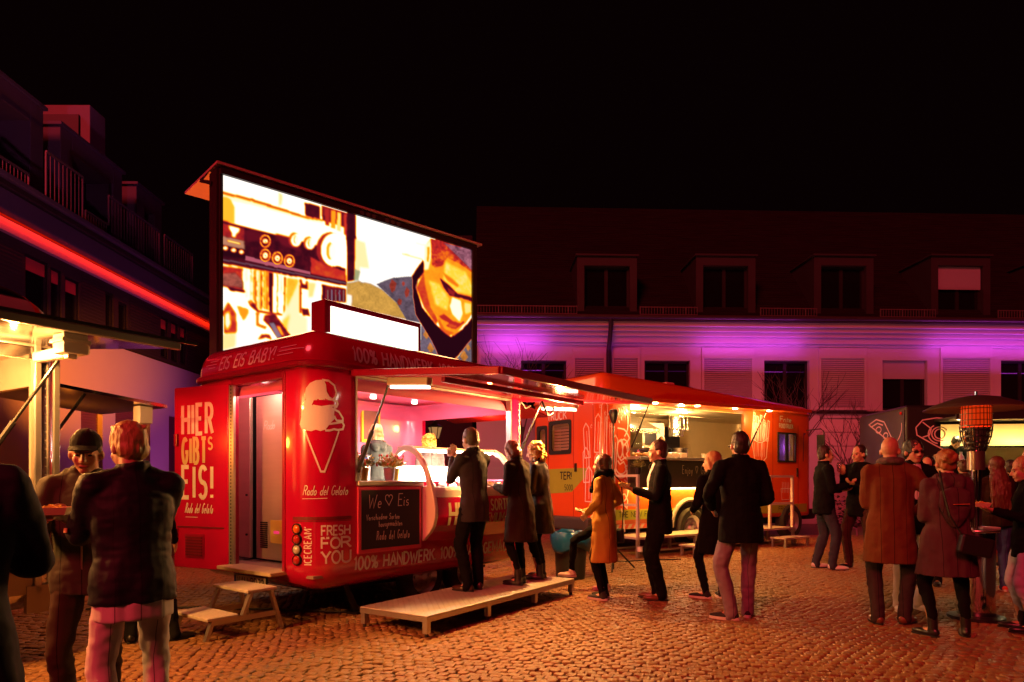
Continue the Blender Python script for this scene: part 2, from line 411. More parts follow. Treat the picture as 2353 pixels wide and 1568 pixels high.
# far paving beyond the modelled setts
mb = MB(); mb.add([(-30, 16.45, -.004), (40, 16.45, -.004), (40, 40, -.004), (-30, 40, -.004)], [(0, 1, 2, 3)])
tag(mb.build('far_pavement', mat('far_setts', (.15, .12, .09), .8, var=.5, scale=14, bump=.8, bscale=22)), kind='structure')

# ================================================================= long building with dormers (behind the trucks)
BO = Vector((-1.07, 20.2, 0)); BR = R(2.2); bx, by = math.cos(BR), math.sin(BR)
back = thing('dormer_building', 'long pale building with dark dormer roof and purple lit cornice', 'building', BO, BR)
m_plaster = mat('pale_render', (.40, .40, .44), .85, var=.08, scale=1.1, bump=.1, bscale=120)
m_trim = mat('white_trim', (.42, .42, .46), .6, var=.05)
m_roof = mat('roof_tile', (.012, .008, .008), .85, var=.9, scale=9, stretch=(.15, 1.2, 1.2), bump=.4, bscale=40, spec=.12)
m_dark = mat('dark_frame', (.012, .010, .011), .5, var=.2)
m_pane = mat('night_pane', (.006, .005, .006), .06, var=0, spec=.6)
m_zinc = mat('dark_zinc', (.045, .035, .035), .5, metal=.3, var=.3, scale=4)
m_dormer = mat('dormer_zinc', (.026, .021, .024), .6, var=.12, scale=3)
m_blind = mat('white_blind', (.30, .30, .36), .8, var=.03)
def FB(px, py):                                     # photo position -> (s along the facade, z)
    k = (px - CX) / F; s = (k * BO.y - BO.x) / (bx - k * by); Y = BO.y + s * by
    return s, H + (HY - py) / F * Y
LEN = 24.; ZE = 6.16
def hole_wall(mb, x0, x1, z0, z1, y, holes, t=.3):
    """wall with openings, cut into boxes between them"""
    xs = sorted({x0, x1, *[h[0] for h in holes], *[h[1] for h in holes]})
    for a, b in zip(xs, xs[1:]):
        if b - a < 1e-4: continue
        hs = sorted([(h[2], h[3]) for h in holes if h[0] <= a + 1e-5 and h[1] >= b - 1e-5]); z = z0
        for p, q in hs:
            if p > z + 1e-4: mb.box((a, y, z), (b, y + t, p))
            z = q
        if z < z1 - 1e-4: mb.box((a, y, z), (b, y + t, z1))
wins = []
for a, b in ((1197, 1302), (1481, 1586), (1756, 1860), (2028, 2131), (2300, 2404)):
    s0, zt = FB(a, 828); s1, _ = FB(b, 828); wins.append((s0, s1, 3.5, zt))
g0, gz = FB(1884, 955); g1, _ = FB(1972, 955)
door = (g0, g1 + .9, .25, 3.25)
mb = MB(); hole_wall(mb, 0, LEN, 0, ZE - .02, 0, wins + [door]); mb.build('wall', m_plaster, back)
mb = MB(); mb.box((0, .31, 0), (.3, 9, ZE - .03)); mb.box((LEN - .3, .31, 0), (LEN, 9, ZE - .03)); mb.box((.3, 8.7, 0), (LEN - .3, 9, ZE - .03)); mb.build('end_wall', m_plaster, back)
mb = MB(); mb.box((0, -.06, 3.38), (LEN, -.002, 3.46)); mb.build('string_course', m_dark, back)
for i, (s0, s1, z0, z1) in enumerate(wins):
    fr = MB(); w = .07
    for lo, hi in (((s0, .14, z0), (s0 + w, .2, z1)), ((s1 - w, .14, z0), (s1, .2, z1)), ((s0 + w, .14, z0), (s1 - w, .2, z0 + w)), ((s0 + w, .14, z1 - w), (s1 - w, .2, z1)),
                   (((s0 + s1) / 2 - .05, .14, z0 + w), ((s0 + s1) / 2 + .05, .2, z1 - w))): fr.box(lo, hi)
    f = fr.build('window', m_dark, back)
    for a, b in ((s0 + w, (s0 + s1) / 2 - .05), ((s0 + s1) / 2 + .05, s1 - w)):
        mb = MB(); mb.box((a, .165, z0 + w), (b, .175, z1 - w)); mb.build('pane', m_pane, f)
    mb = MB()
    for k in range(3):
        if i in (0, 2): break
        mb.box((s0 + .15, .30 + .1 * k, z0 + .35 + .22 * k), (s0 + .15 + (.5 if k else .9), .33 + .1 * k, z0 + .38 + .22 * k))
    if mb.v: mb.build('indoor_shelf', mat('grey_shelf', (.2, .2, .22), .6), f)
    if i == 3:
        mb = MB(); mb.box((s0 + .01, .1, z1 - .56), (s1 - .01, .125, z1 - .01)); mb.build('roller_blind', m_blind, f)
# folded louvre shutters between the windows
m_sh = mat('shutter_white', (.42, .42, .46), .6, var=.05)
for a, b in ((1100, 1168), (1316, 1392), (1404, 1470), (1612, 1732), (1880, 1990), (2159, 2278)):
    s0, zt = FB(a, 800); s1, _ = FB(b, 800); zl = FB(a, 824)[1]
    fr = MB()
    fr.box((s0, -.05, zl), (s0 + .07, -.004, 3.5)); fr.box((s1 - .07, -.05, zl), (s1, -.004, 3.5))
    fr.box((s0, -.05, zl), (s1, -.004, zt)); fr.box((s0 + .07, -.05, 3.5), (s1 - .07, -.004, 3.57))
    f = fr.build('shutter', m_sh, back)
    sl = MB(); z = zl - .04
    while z > 3.62:
        sl.add([(s0 + .07, -.045, z - .035), (s1 - .07, -.045, z - .035), (s1 - .07, -.012, z), (s0 + .07, -.012, z),
                (s0 + .07, -.045, z - .041), (s1 - .07, -.045, z - .041), (s1 - .07, -.010, z - .008), (s0 + .07, -.010, z - .008)],
               [(0, 1, 2, 3), (7, 6, 5, 4), (0, 4, 5, 1), (1, 5, 6, 2), (2, 6, 7, 3), (3, 7, 4, 0)]); z -= .062
    o = sl.build('louvre_slats', m_sh, f); o['kind'] = 'stuff'
# stepped cornice
zc = FB(1100, 742)[1]
for k, (d, h0, h1) in enumerate(((.40, .0, .14), (.31, .14, .27), (.22, .27, .40), (.13, .40, .58), (.05, .58, .66))):
    mb = MB(); mb.box((-d * .9, -d, zc - h1), (LEN, -.003, zc - h0 - .002)); mb.build('cornice_step', m_trim, back, bevel=.012)
mb = MB(); mb.box((-.42, -.50, zc + .001), (LEN, .0, zc + .13)); mb.cyl((-.42, -.5, zc + .1), (LEN, -.5, zc + .1), .07, n=10); mb.build('gutter', m_zinc, back)
dp = FB(1397.5, 760)[0]
mb = MB(); mb.tube([(dp, -.47, zc + .05), (dp, -.42, zc - .25), (dp, -.14, zc - .75), (dp, -.12, .1)], .07); mb.build('downpipe', m_dark, back, smooth=True)
# tiled roof: stepped courses
zr = 11.35; nr = 54; y0, y1 = -.30, 4.3; za = zc + .1
mb = MB()
for k in range(nr):
    a, b = k / nr, (k + 1) / nr
    ya, yb = y0 + (y1 - y0) * a, y0 + (y1 - y0) * b; p, q = za + (zr - za) * a, za + (zr - za) * b
    mb.add([(-.05, ya - .02, p), (LEN, ya - .02, p), (LEN, ya - .02, p + .03), (-.05, ya - .02, p + .03), (LEN, yb - .02, q), (-.05, yb - .02, q)], [(0, 1, 2, 3), (3, 2, 4, 5)])
mb.add([(-.05, y1, zr), (LEN, y1, zr), (LEN, 9.2, ZE), (-.05, 9.2, ZE)], [(0, 1, 2, 3)])
mb.add([(-.05, y0, za), (-.05, y1, zr), (-.05, 9.2, ZE)], [(0, 1, 2)])
roof = mb.build('roof', m_roof, back)
for a, b, blind in ((1325, 1462, 0), (1597, 1733, 0), (1867, 2003, 0), (2135, 2270, 1), (2405, 2540, 0)):
    s0, zt = FB(a, 600); s1, _ = FB(b, 600); zb = zc + .12; zt += .12
    mb = MB(); yf = -.1; w = .22
    dpth = (zt - za) / (zr - za) * (y1 - y0) + y0 + .1
    mb.box((s0, yf, zb), (s0 + w, dpth, zt)); mb.box((s1 - w, yf, zb), (s1, dpth, zt)); mb.box((s0 + w, yf, zt - .28), (s1 - w, dpth, zt)); mb.box((s0 + w, yf + .9, zb), (s1 - w, yf + .95, zt - .28))
    d = mb.build('dormer', m_dormer, back)
    mb = MB(); mb.box((s0 - .05, yf - .07, zt + .001), (s1 + .05, dpth + .3, zt + .05)); mb.build('dormer_roof', m_dormer, d)
    fr = MB(); q0, q1, zz = s0 + w, s1 - w, zt - .28; fw = .06
    for lo, hi in (((q0, .06, zb), (q0 + fw, .12, zz)), ((q1 - fw, .06, zb), (q1, .12, zz)), ((q0 + fw, .06, zz - fw), (q1 - fw, .12, zz)), ((q0 + fw, .06, zb), (q1 - fw, .12, zb + fw)), (((q0 + q1) / 2 - .05, .06, zb + fw), ((q0 + q1) / 2 + .05, .12, zz - fw))): fr.box(lo, hi)
    fr.build('window_frame', m_dark, d)
    mb = MB(); mb.box((q0 + fw, .085, zb + fw), (q1 - fw, .095, zz - fw)); mb.build('pane', m_pane, d)
    if blind:
        mb = MB(); mb.box((q0 + .02, .0, zz - .72), (q1 - .02, .03, zz - .01)); mb.build('roller_blind', m_blind, d)
# snow guards between the dormers
m_rail = mat('rail_metal', (.16, .13, .14), .5, metal=.4)
for a, b in ((1092, 1322), (1465, 1594), (1737, 1864), (2008, 2132), (2274, 2402)):
    s0 = FB(a, 720)[0]; s1 = FB(b, 720)[0]; mb = MB(); za_ = zc + .18
    for z in (.02, .24): mb.box((s0, -.36, za_ + z), (s1, -.34, za_ + z + .025))
    n = int((s1 - s0) / .085)
    for k in range(n + 1):
        x = s0 + (s1 - s0) * k / n; wd_ = .03 if k % 8 == 0 else .012
        mb.box((x - wd_ / 2, -.362, za_ - .05), (x + wd_ / 2, -.338, za_ + .27))
    mb.build('snow_guard', m_rail, back)
# garage door: horizontal sections
s0, s1, z0, z1 = door; ns = 7
mb = MB(); mb.box((s0 - .08, -.03, z0), (s0, .1, z1 + .08)); mb.box((s1, -.03, z0), (s1 + .08, .1, z1 + .08)); mb.box((s0, -.03, z1), (s1, .1, z1 + .08)); gd = mb.build('garage_door', m_trim, back)
m_gd = mat('garage_panel', (.50, .47, .45), .6, var=.06)
for k in range(ns):
    h = (z1 - z0) / ns; mb = MB(); mb.box((s0, .02, z0 + k * h + .01), (s1, .07, z0 + (k + 1) * h - .01)); mb.box((s0, .05, z0 + k * h), (s1, .075, z0 + k * h + .02)); mb.build('door_section', m_gd, gd, bevel=.006)
# ================================================================= building with roof terraces (left)
LX = -9.3
def onX(px, py, X=LX): Y = X * F / (px - CX); return Y, H + (HY - py) / F * Y
left = thing('terrace_building', 'tall dark building with roof terraces, balcony railings and red lit eaves', 'building', (LX, 0, 0), 0)
m_wh = mat('white_render_low', (.58, .54, .56), .85, var=.06, scale=1.3, bump=.1, bscale=90)
m_brown = mat('dark_cladding', (.032, .020, .018), .75, var=.35, scale=5, stretch=(1, .3, 6))
m_grey = mat('grey_fascia', (.10, .09, .12), .6, var=.12)
m_redled = glow('red_eave_light', (1, .012, .0), .5)
YA, YB = 4.5, 21.0; ZL = 4.48
shut = []
for a, b, t in ((186, 236, 906), (265, 345, 932), (388, 440, 955)):
    ya, zt = onX(a, t); yb, _ = onX(b, t); shut.append((ya, yb, 1.0, zt))
def yz_wall(mb, y0, y1, z0, z1, holes, t=.3, x=0.):
    ys = sorted({y0, y1, *[h[0] for h in holes], *[h[1] for h in holes]})
    for a, b in zip(ys, ys[1:]):
        hs = sorted([(h[2], h[3]) for h in holes if h[0] <= a + 1e-5 and h[1] >= b - 1e-5]); z = z0
        for p, q in hs:
            if p > z + 1e-4: mb.box((x - t, a, z), (x, b, p))
            z = q
        if z < z1 - 1e-4: mb.box((x - t, a, z), (x, b, z1))
mb = MB(); yz_wall(mb, YA, YB, 0, ZL, shut); mb.build('ground_floor_wall', m_wh, left)
m_rsh = mat('roller_shutter', (.16, .05, .06), .6, var=.1)
for a, b, z0, z1 in shut:
    sh = MB(); z = z0
    while z < z1 - .01: sh.box((-.14, a + .01, z), (-.11, b - .01, min(z + .05, z1))); z += .06
    sh.box((-.16, a, z0), (-.145, b, z1)); o = sh.build('roller_shutter', m_rsh, left)
w1 = []
for a, b, t, bt in ((60, 120, 574, 745), (108, 150, 605, 760), (152, 190, 632, 775), (245, 268, 655, 790), (275, 300, 690, 790), (372, 392, 724, 850), (396, 414, 735, 850), (417, 434, 745, 850)):
    ya, zt = onX(a, t); yb, _ = onX(b, t); w1.append((ya + .05, yb - .02, 4.62, min(zt, 5.72)))
w1.sort(); w2 = []
for w in w1:
    if w2 and w[0] < w2[-1][1] + .06: w = (w2[-1][1] + .06, w[1], w[2], w[3])
    w2.append(w)
ZB = 6.0
mb = MB(); yz_wall(mb, YA, YB + .3, ZL + .002, ZB, w2, .3, -.06); mb.build('upper_wall', m_brown, left)
mb = MB(); z = ZL + .1
while z < ZB - .05: mb.box((-.058, YA, z), (-.045, w2[0][0] - .05, z + .03)); mb.box((-.058, w2[2][1] + .08, z), (-.045, w2[3][0] - .05, z + .03)); mb.box((-.058, w2[4][1] + .08, z), (-.045, w2[5][0] - .05, z + .03)); mb.box((-.058, w2[7][1] + .08, z), (-.045, YB + .3, z + .03)); z += .075
o = mb.build('cladding_boards', m_brown, left); o['kind'] = 'stuff'
m_redlit_blind = mat('red_lit_blind', (.5, .06, .05), .8)  # red of the eave light is put into the blind colour
for i, (a, b, z0, z1) in enumerate(w2):
    fr = MB()
    for lo, hi in (((-.16, a, z0), (-.09, a + .06, z1)), ((-.16, b - .06, z0), (-.09, b, z1)), ((-.16, a + .06, z1 - .06), (-.09, b - .06, z1)), ((-.16, a + .06, z0), (-.09, b - .06, z0 + .06))): fr.box(lo, hi)
    f = fr.build('window', m_dark, left)
    mb = MB(); mb.box((-.135, a + .06, z0 + .06), (-.125, b - .06, z1 - .06)); mb.build('pane', m_pane, f)
    if i in (0, 1, 2, 5, 6, 7):
        mb = MB(); mb.box((-.12, a + .05, z1 - .3), (-.10, b - .05, z1 - .02)); mb.build('blind', m_redlit_blind, f)
# eaves: lit strip under the fascia, fascia, gutter line
mb = MB(); mb.box((-.055, YA, ZB - .10), (.05, YB + .4, ZB + .13)); mb.build('eave_board', mat('eave_board', (.62, .45, .40), .7, var=.3, scale=1.2, stretch=(1, 1, 20)), left)
mb = MB(); mb.box((.10, YA, ZB + .115), (.15, YB + .4, ZB + .133)); mb.build('eave_light_strip', m_redled, left)
o = lamp('AREA', (.125, (YA + YB) / 2, ZB + .112), 48, (1, .020, .001), left, YB - YA, sy=.04, name='eave_light'); o.rotation_euler = Matrix((Vector((0, 1, 0)), Vector((-.55, 0, .83)).normalized(), Vector((.83, 0, .55)).normalized())).transposed().to_euler()
mb = MB(); mb.box((-.3, YA, ZB + .135), (.34, YB + .6, ZB + .50)); mb.build('fascia', m_grey, left, bevel=.02)
mb = MB(); mb.box((-.3, YA, ZB + .505), (.42, YB + .7, ZB + .62)); mb.build('gutter', m_zinc, left, bevel=.02)
mb = MB(); mb.box((-.3, YA, ZB + .625), (.50, YB + .7, ZB + .73)); mb.build('coping', m_grey, left, bevel=.02)
ZT = ZB + .73
mb = MB(); mb.box((-7, YA, ZB - .4), (-.31, YB + .5, ZT - .02)); mb.build('terrace_deck', m_zinc, left)
# dormer blocks on the terrace
m_block = mat('block_cladding', (.11, .085, .11), .65, var=.15, scale=3, stretch=(1, 8, .2))
XS = -.9
def block(pa, pr, ta, pb, depth=5., open_=.75, pier=.4, band=.45):
    z1 = onX(pr, ta, LX + XS)[1]; ya = onX(pa, ta, LX + XS)[0]; yb = onX(pb, ta, LX + XS)[0]
    mb = MB(); x = XS
    mb.box((x - depth, ya, ZT), (x, ya + pier, z1)); mb.box((x - depth, yb - pier, ZT), (x, yb, z1)); mb.box((x - depth, ya + pier, z1 - band), (x, yb - pier, z1))
    mb.box((x - depth, ya + pier, ZT), (x - open_ - .05, yb - pier, z1 - band))
    b = mb.build('roof_block', m_block, left, bevel=.015)
    fr = MB(); p, q, zz = ya + pier, yb - pier, z1 - band; xx = x - open_
    for lo, hi in (((xx, p, ZT), (xx + .06, p + .07, zz)), ((xx, q - .07, ZT), (xx + .06, q, zz)), ((xx, p + .07, zz - .07), (xx + .06, q - .07, zz)), ((xx, (p + q) / 2 - .04, ZT), (xx + .06, (p + q) / 2 + .04, zz - .07))): fr.box(lo, hi)
    fr.build('terrace_door_frame', m_dark, b)
    mb = MB(); mb.box((xx + .02, p + .07, ZT), (xx + .03, q - .07, zz - .07)); mb.build('pane', m_pane, b)
    mb = MB(); mb.box((x - depth, ya - .06, z1 + .001), (x + .06, yb + .06, z1 + .07)); mb.build('block_cap', m_grey, b)
block(-150, 0, 174, 100); block(139, 139, 288, 281); block(314, 314, 425, 372)
# tall pale chimney block
yc, zc2 = onX(207, 241, LX - 2.); mb = MB()
mb.box((-3.45, yc, ZT), (-2.0, yc + .68, zc2)); mb.build('roof_tower', mat('pink_tower', (.34, .28, .30), .8, var=.06), left, bevel=.02)
mb = MB(); mb.box((-3.35, yc - .05, ZT + .4), (-2.28, yc - .003, zc2 - .28)); mb.build('tower_hatch', m_dark, left)
# railings
def railing(pa, pb, x=.2, h=1.02, sp=.12):
    ya = onX(pa, 500, LX + x)[0]; yb = onX(pb, 500, LX + x)[0]; mb = MB(); n = max(2, int((yb - ya) / sp))
    mb.box((x - .02, ya, ZT + h), (x + .02, yb, ZT + h + .035)); mb.box((x - .015, ya, ZT + .08), (x + .015, yb, ZT + .105))
    for k in range(n + 1):
        y = ya + (yb - ya) * k / n; w = .03 if k in (0, n) else .012
        mb.box((x - w / 2, y - w / 2, ZT), (x + w / 2, y + w / 2, ZT + h))
    mb.build('balcony_railing', m_rail, left)
railing(-60, 66, h=.35, sp=.09); railing(106, 190); railing(197, 250, h=.35, sp=.09); railing(250, 366); railing(378, 442)
# dark annex closing the yard between both buildings
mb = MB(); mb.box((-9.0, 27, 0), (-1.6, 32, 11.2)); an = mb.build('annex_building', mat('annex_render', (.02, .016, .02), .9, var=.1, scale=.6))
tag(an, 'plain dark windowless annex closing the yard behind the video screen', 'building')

# ================================================================= bare trees, hedge, lantern, bike hoop
m_bark = mat('bark', (.05, .035, .03), .9, var=.3, scale=14, bump=.5, bscale=50)
def bare_tree(name, label, base, h, r, seed):
    rnd = random.Random(seed); t = thing(name, label, 'tree', base, rnd.uniform(0, 6), 'bare young trees before the long building')
    tr = MB(); cr = MB()
    tr.tube([(0, 0, 0), (.03, .02, h * .25), (-.02, .04, h * .5)], r, 8, r * .7)
    def grow(p, d, l, rr, dep):
        q = p + d * l; m = p + d * l * .5 + Vector((rnd.uniform(-1, 1), rnd.uniform(-1, 1), 0)) * l * .06
        cr.tube([p, m, q], rr, 5, rr * .6)
        if dep == 0: return
        for k in range(3 if dep > 1 else 2):
            a = rnd.uniform(0, 2 * PI); s = rnd.uniform(.35, .75)
            e = (d + Vector((math.cos(a) * s, math.sin(a) * s, .18))).normalized()
            grow(p + d * l * rnd.uniform(.55, 1.), e, l * rnd.uniform(.6, .82), rr * .58, dep - 1)
    for k in range(6):
        a = k * 2 * PI / 6 + rnd.uniform(-.4, .4)
        grow(Vector((-.01, .03, h * rnd.uniform(.3, .5))), Vector((math.cos(a) * .5, math.sin(a) * .5, 1)).normalized(), h * .22, r * .5, 3)
    tr.build('trunk', m_bark, t, True); cr.build('crown', m_bark, t, True)
bare_tree('bare_tree', 'bare thin tree in front of the window above the orange truck awning', (7.9, 18.7, 0), 5.0, .05, 3)
bare_tree('bare_tree', 'bare sapling rising beside the cab of the orange truck', (9.4, 18.6, 0), 3.9, .035, 8)
bare_tree('bare_tree', 'bare tree seen through the open end of the ice cream trailer', (.25, 18.3, 0), 5.6, .05, 5)
hd = MB(); rh = random.Random(4)
for k in range(2600):
    c = Vector((9.0 + rh.uniform(0, 6), 19.6 + rh.gauss(0, .22), max(.02, min(1.0, abs(rh.gauss(.3, .3)))))); a = rh.uniform(0, 6.3); s = rh.uniform(.03, .07)
    dx = Vector((math.cos(a), math.sin(a), rh.uniform(-.6, .6))) * s; dy = Vector((-math.sin(a), math.cos(a), rh.uniform(-.3, 1))) * s * .6
    hd.add([c - dx, c - dy, c + dx, c + dy], [(0, 1, 2, 3)])
o = hd.build('hedge', mat('hedge_leaf', (.05, .06, .03), .7, var=.4)); tag(o, 'low ragged dark hedge along the garage wall', 'hedge')
lp = thing('street_lantern', 'old style lantern post seen through the ice cream trailer window', 'street lamp', P(1000, 1104, 16).xy.to_3d())
lz = 0; m_iron = mat('lamp_iron', (.06, .045, .04), .5, metal=.5)
mb = MB(); mb.lathe([(.13, 0), (.13, .12), (.06, .2), (.045, .9), (.04, 2.25), (.05, 2.3), (.0, 2.32)], n=12); mb.build('post', m_iron, lp, True)
mb = MB(); mb.lathe([(.0, 2.78), (.03, 2.77), (.05, 2.72), (.2, 2.62), (.19, 2.6)], n=6)
for k in range(6): a = k * PI / 3; mb.bar((.09 * math.cos(a), .09 * math.sin(a), 2.33), (.17 * math.cos(a), .17 * math.sin(a), 2.61), .016, .016)
for k in range(4): a = k * PI / 2; mb.tube([(.04 * math.cos(a), .04 * math.sin(a), 2.1), (.16 * math.cos(a), .16 * math.sin(a), 2.2), (.09 * math.cos(a), .09 * math.sin(a), 2.33)], .012, 6)
mb.build('lantern_frame', m_iron, lp)
mb = MB(); mb.lathe([(.082, 2.34), (.165, 2.6)], n=6); mb.build('lantern_glass', mat('frosted_lamp', (.55, .42, .2), .4, emit=(1, .55, .2), estr=.25), lp)
hp = thing('bike_hoop', 'low purple lit metal hoop standing behind the men with drinks', 'bike rack', G(1934, 1232))
mb = MB(); mb.tube([(-.12, 0, 0), (-.11, 0, .17), (-.06, 0, .2), (.3, 0, .2), (.36, 0, .17), (.37, 0, 0)], .02, 8); mb.build('hoop', mat('purple_lit_metal', (.5, .2, .55), .35, metal=.6), hp, True)  # purple floodlight is put into the metal's own colour
# ================================================================= red ice cream trailer
U = Vector((.6126, .7904, 0)); V = Vector((-.7904, .6126, 0)); TC = Vector((-1.79, 5.99, 0)); TR = math.atan2(U.y, U.x)
def T2W(x, y, z=0): return TC + U * x + V * y + Vector((0, 0, z))
ice = thing('ice_cream_trailer', 'glossy red ice cream trailer with white cone emblem, open serving flap and roof sign', 'food trailer', TC, TR)
L, Wd, RC = 3.3, 2.19, .3
m_red = mat('red_gloss', (.54, .003, .055), .20, coat=1., var=.05, scale=1.5)
m_redlip = mat('red_lip', (.35, .003, .04), .3, coat=.6, var=.05)
m_flap = mat('flap_mirror_red', (.80, .05, .10), .09, metal=.85, var=.04, scale=2)
m_pink = mat('pink_interior', (.80, .16, .30), .32, coat=.4, var=.04, scale=2)
m_white = mat('white_print', (.80, .72, .74), .5, var=.04)
m_gold = mat('gold_print', (.70, .55, .30), .45, var=.05)
m_cream = mat('cream_panel', (.78, .66, .52), .4, coat=.3, var=.05, scale=3)
m_steel = mat('brushed_steel', (.62, .58, .54), .25, metal=1, var=.08, scale=3, stretch=(1, 1, 30), rvar=.08)
m_alu = mat('aluminium', (.55, .53, .50), .38, metal=.9, var=.12, scale=12)
m_black = mat('black_rubber', (.012, .012, .013), .7, var=.3)
m_blackgloss = mat('black_metal', (.014, .013, .014), .35, var=.2)
m_chalk = mat('chalkboard', (.016, .015, .016), .85, var=.5, scale=3)
m_chalkw = mat('chalk_line', (.62, .58, .54), .9, var=.25, scale=60)
m_tread = mat('tread_plate', (.60, .56, .50), .42, metal=.5, var=.18, scale=7)

def perim(L, W, r, ex_side=(), ex_front=(), ex_far=(), ex_rear=(), n=7):
    """loop of (point, normal, side, coordinate) round a rounded rectangle, counter-clockwise from the near corner"""
    out = []
    def lin(a, b, ex, step=.35):
        xs = [a, b] + [e for e in ex if a < e < b]; k = int(abs(b - a) / step)
        xs += [a + (b - a) * i / k for i in range(1, k)] if k > 1 else []
        return sorted(set(round(x, 5) for x in xs))
    for x in lin(r, L - r, ex_side): out.append(((x, 0), (0, -1), 'side', x))
    for i in range(1, n): a = R(-90 + 90 * i / n); out.append(((L - r + r * math.cos(a), r + r * math.sin(a)), (math.cos(a), math.sin(a)), 'c', 0))
    for y in lin(r, W - r, ex_front): out.append(((L, y), (1, 0), 'front', y))
    for i in range(1, n): a = R(90 * i / n); out.append(((L - r + r * math.cos(a), W - r + r * math.sin(a)), (math.cos(a), math.sin(a)), 'c', 0))
    for x in reversed(lin(r, L - r, ex_far)): out.append(((x, W), (0, 1), 'far', x))
    for i in range(1, n): a = R(90 + 90 * i / n); out.append(((r + r * math.cos(a), W - r + r * math.sin(a)), (math.cos(a), math.sin(a)), 'c', 0))
    for y in reversed(lin(r, W - r, ex_rear)): out.append(((0, y), (-1, 0), 'rear', y))
    for i in range(1, n): a = R(180 + 90 * i / n); out.append(((r + r * math.cos(a), r + r * math.sin(a)), (math.cos(a), math.sin(a)), 'c', 0))
    return out
def shell(mb, loop, levels, holes, off=0., flip=False, top=False, bot=False):
    """levels: (z, inset); holes: (side, a, b, z0, z1)"""
    n = len(loop); o = len(mb.v)
    for z, ins in levels:
        for p, nr, sd, c in loop: mb.v.append((p[0] + nr[0] * (off - ins), p[1] + nr[1] * (off - ins), z))
    for j in range(len(levels) - 1):
        zm = (levels[j][0] + levels[j + 1][0]) / 2
        for i in range(n):
            k = (i + 1) % n; a, b = loop[i], loop[k]
            if a[2] == b[2] and a[2] != 'c':
                cm = (a[3] + b[3]) / 2
                if any(h[0] == a[2] and h[1] < cm < h[2] and h[3] < zm < h[4] for h in holes): continue
            f = (o + j * n + i, o + j * n + k, o + (j + 1) * n + k, o + (j + 1) * n + i)
            mb.f.append(f[::-1] if flip else f)
    if top: f = tuple(o + (len(levels) - 1) * n + i for i in range(n)); mb.f.append(f[::-1] if flip else f)
    if bot: f = tuple(o + i for i in range(n)); mb.f.append(f if flip else f[::-1])
HOLES = [('side', .507, 2.88, 1.33, 2.32), ('front', .33, 1.95, 1.35, 2.33), ('rear', .445, 1.305, .47, 2.30)]
lp_ = perim(L, Wd, RC, (.507, 2.88), (.33, 1.95), (), (.445, 1.305))
ZLEV = [(.30, .30), (.31, .20), (.34, .12), (.39, .055), (.47, .012), (.56, 0), (1.33, 0), (1.35, 0), (2.30, 0), (2.32, 0), (2.33, 0), (2.40, 0)]
mb = MB(); shell(mb, lp_, ZLEV, HOLES, bot=True); mb.build('body', m_red, ice, True)
mb = MB(); shell(mb, lp_, [(.46, 0), (1.33, 0), (1.35, 0), (2.30, 0), (2.32, 0), (2.33, 0), (2.40, 0)], HOLES, off=-.06, flip=True, top=True); mb.build('interior_lining', m_pink, ice, True)
mb = MB(); mb.box((.06, .06, .44), (L - .06, Wd - .06, .465)); mb.build('floor', mat('floor_vinyl', (.35, .25, .2), .5), ice)
# ceiling coving inside
mb = MB(); shell(mb, lp_, [(2.20, .062), (2.26, .075), (2.32, .13), (2.36, .22), (2.38, .34)], HOLES[:0], flip=True); mb.build('ceiling_cove', m_pink, ice, True)
# lip and domed roof
mb = MB(); shell(mb, lp_, [(2.378, -.002), (2.378, -.03), (2.39, -.042), (2.425, -.042), (2.438, -.03), (2.438, .0)], []); mb.build('roof_lip', m_redlip, ice, True)
RZ, RH, RI = 2.432, .335, .36
def rins(z): q = min(1, max(0, (z - RZ) / RH)); return RI * (1 - max(0, 1 - q ** 2.6) ** (1 / 2.6))
mb = MB(); shell(mb, lp_, [(RZ + RH * q, rins(RZ + RH * q)) for q in (0, .12, .24, .36, .48, .58, .67, .75, .82, .88, .93, .965, .985, .996, 1.)], [], top=True); mb.build('roof', m_red, ice, True)
def IM(t, z, off=0.):                      # wrap: t < 0 along the rear, t > 0 along the serving side
    if t > RC: p, nr = (min(t, L - RC), 0.), (0., -1.)
    elif t < -RC: p, nr = (0., -t), (-1., 0.)
    else:
        a = (t + RC) / (2 * RC) * PI / 2; nr = (-math.cos(a), -math.sin(a)); p = (RC + RC * nr[0], RC + RC * nr[1])
    if t > L - RC:
        a = min(1, (t - L + RC) / (2 * RC)) * PI / 2; nr = (math.sin(a), -math.cos(a)); p = (L - RC + RC * nr[0], RC + RC * nr[1])
    d = off - (rins(z) if z > RZ else (.012 * max(0, (.56 - z) / .09) ** 1.5 if z < .56 else 0))
    dz = off * .6 if z > 2.5 else 0
    return (p[0] + nr[0] * d, p[1] + nr[1] * d, z + dz)
def im(a, b, o): return IM(a, b, o)
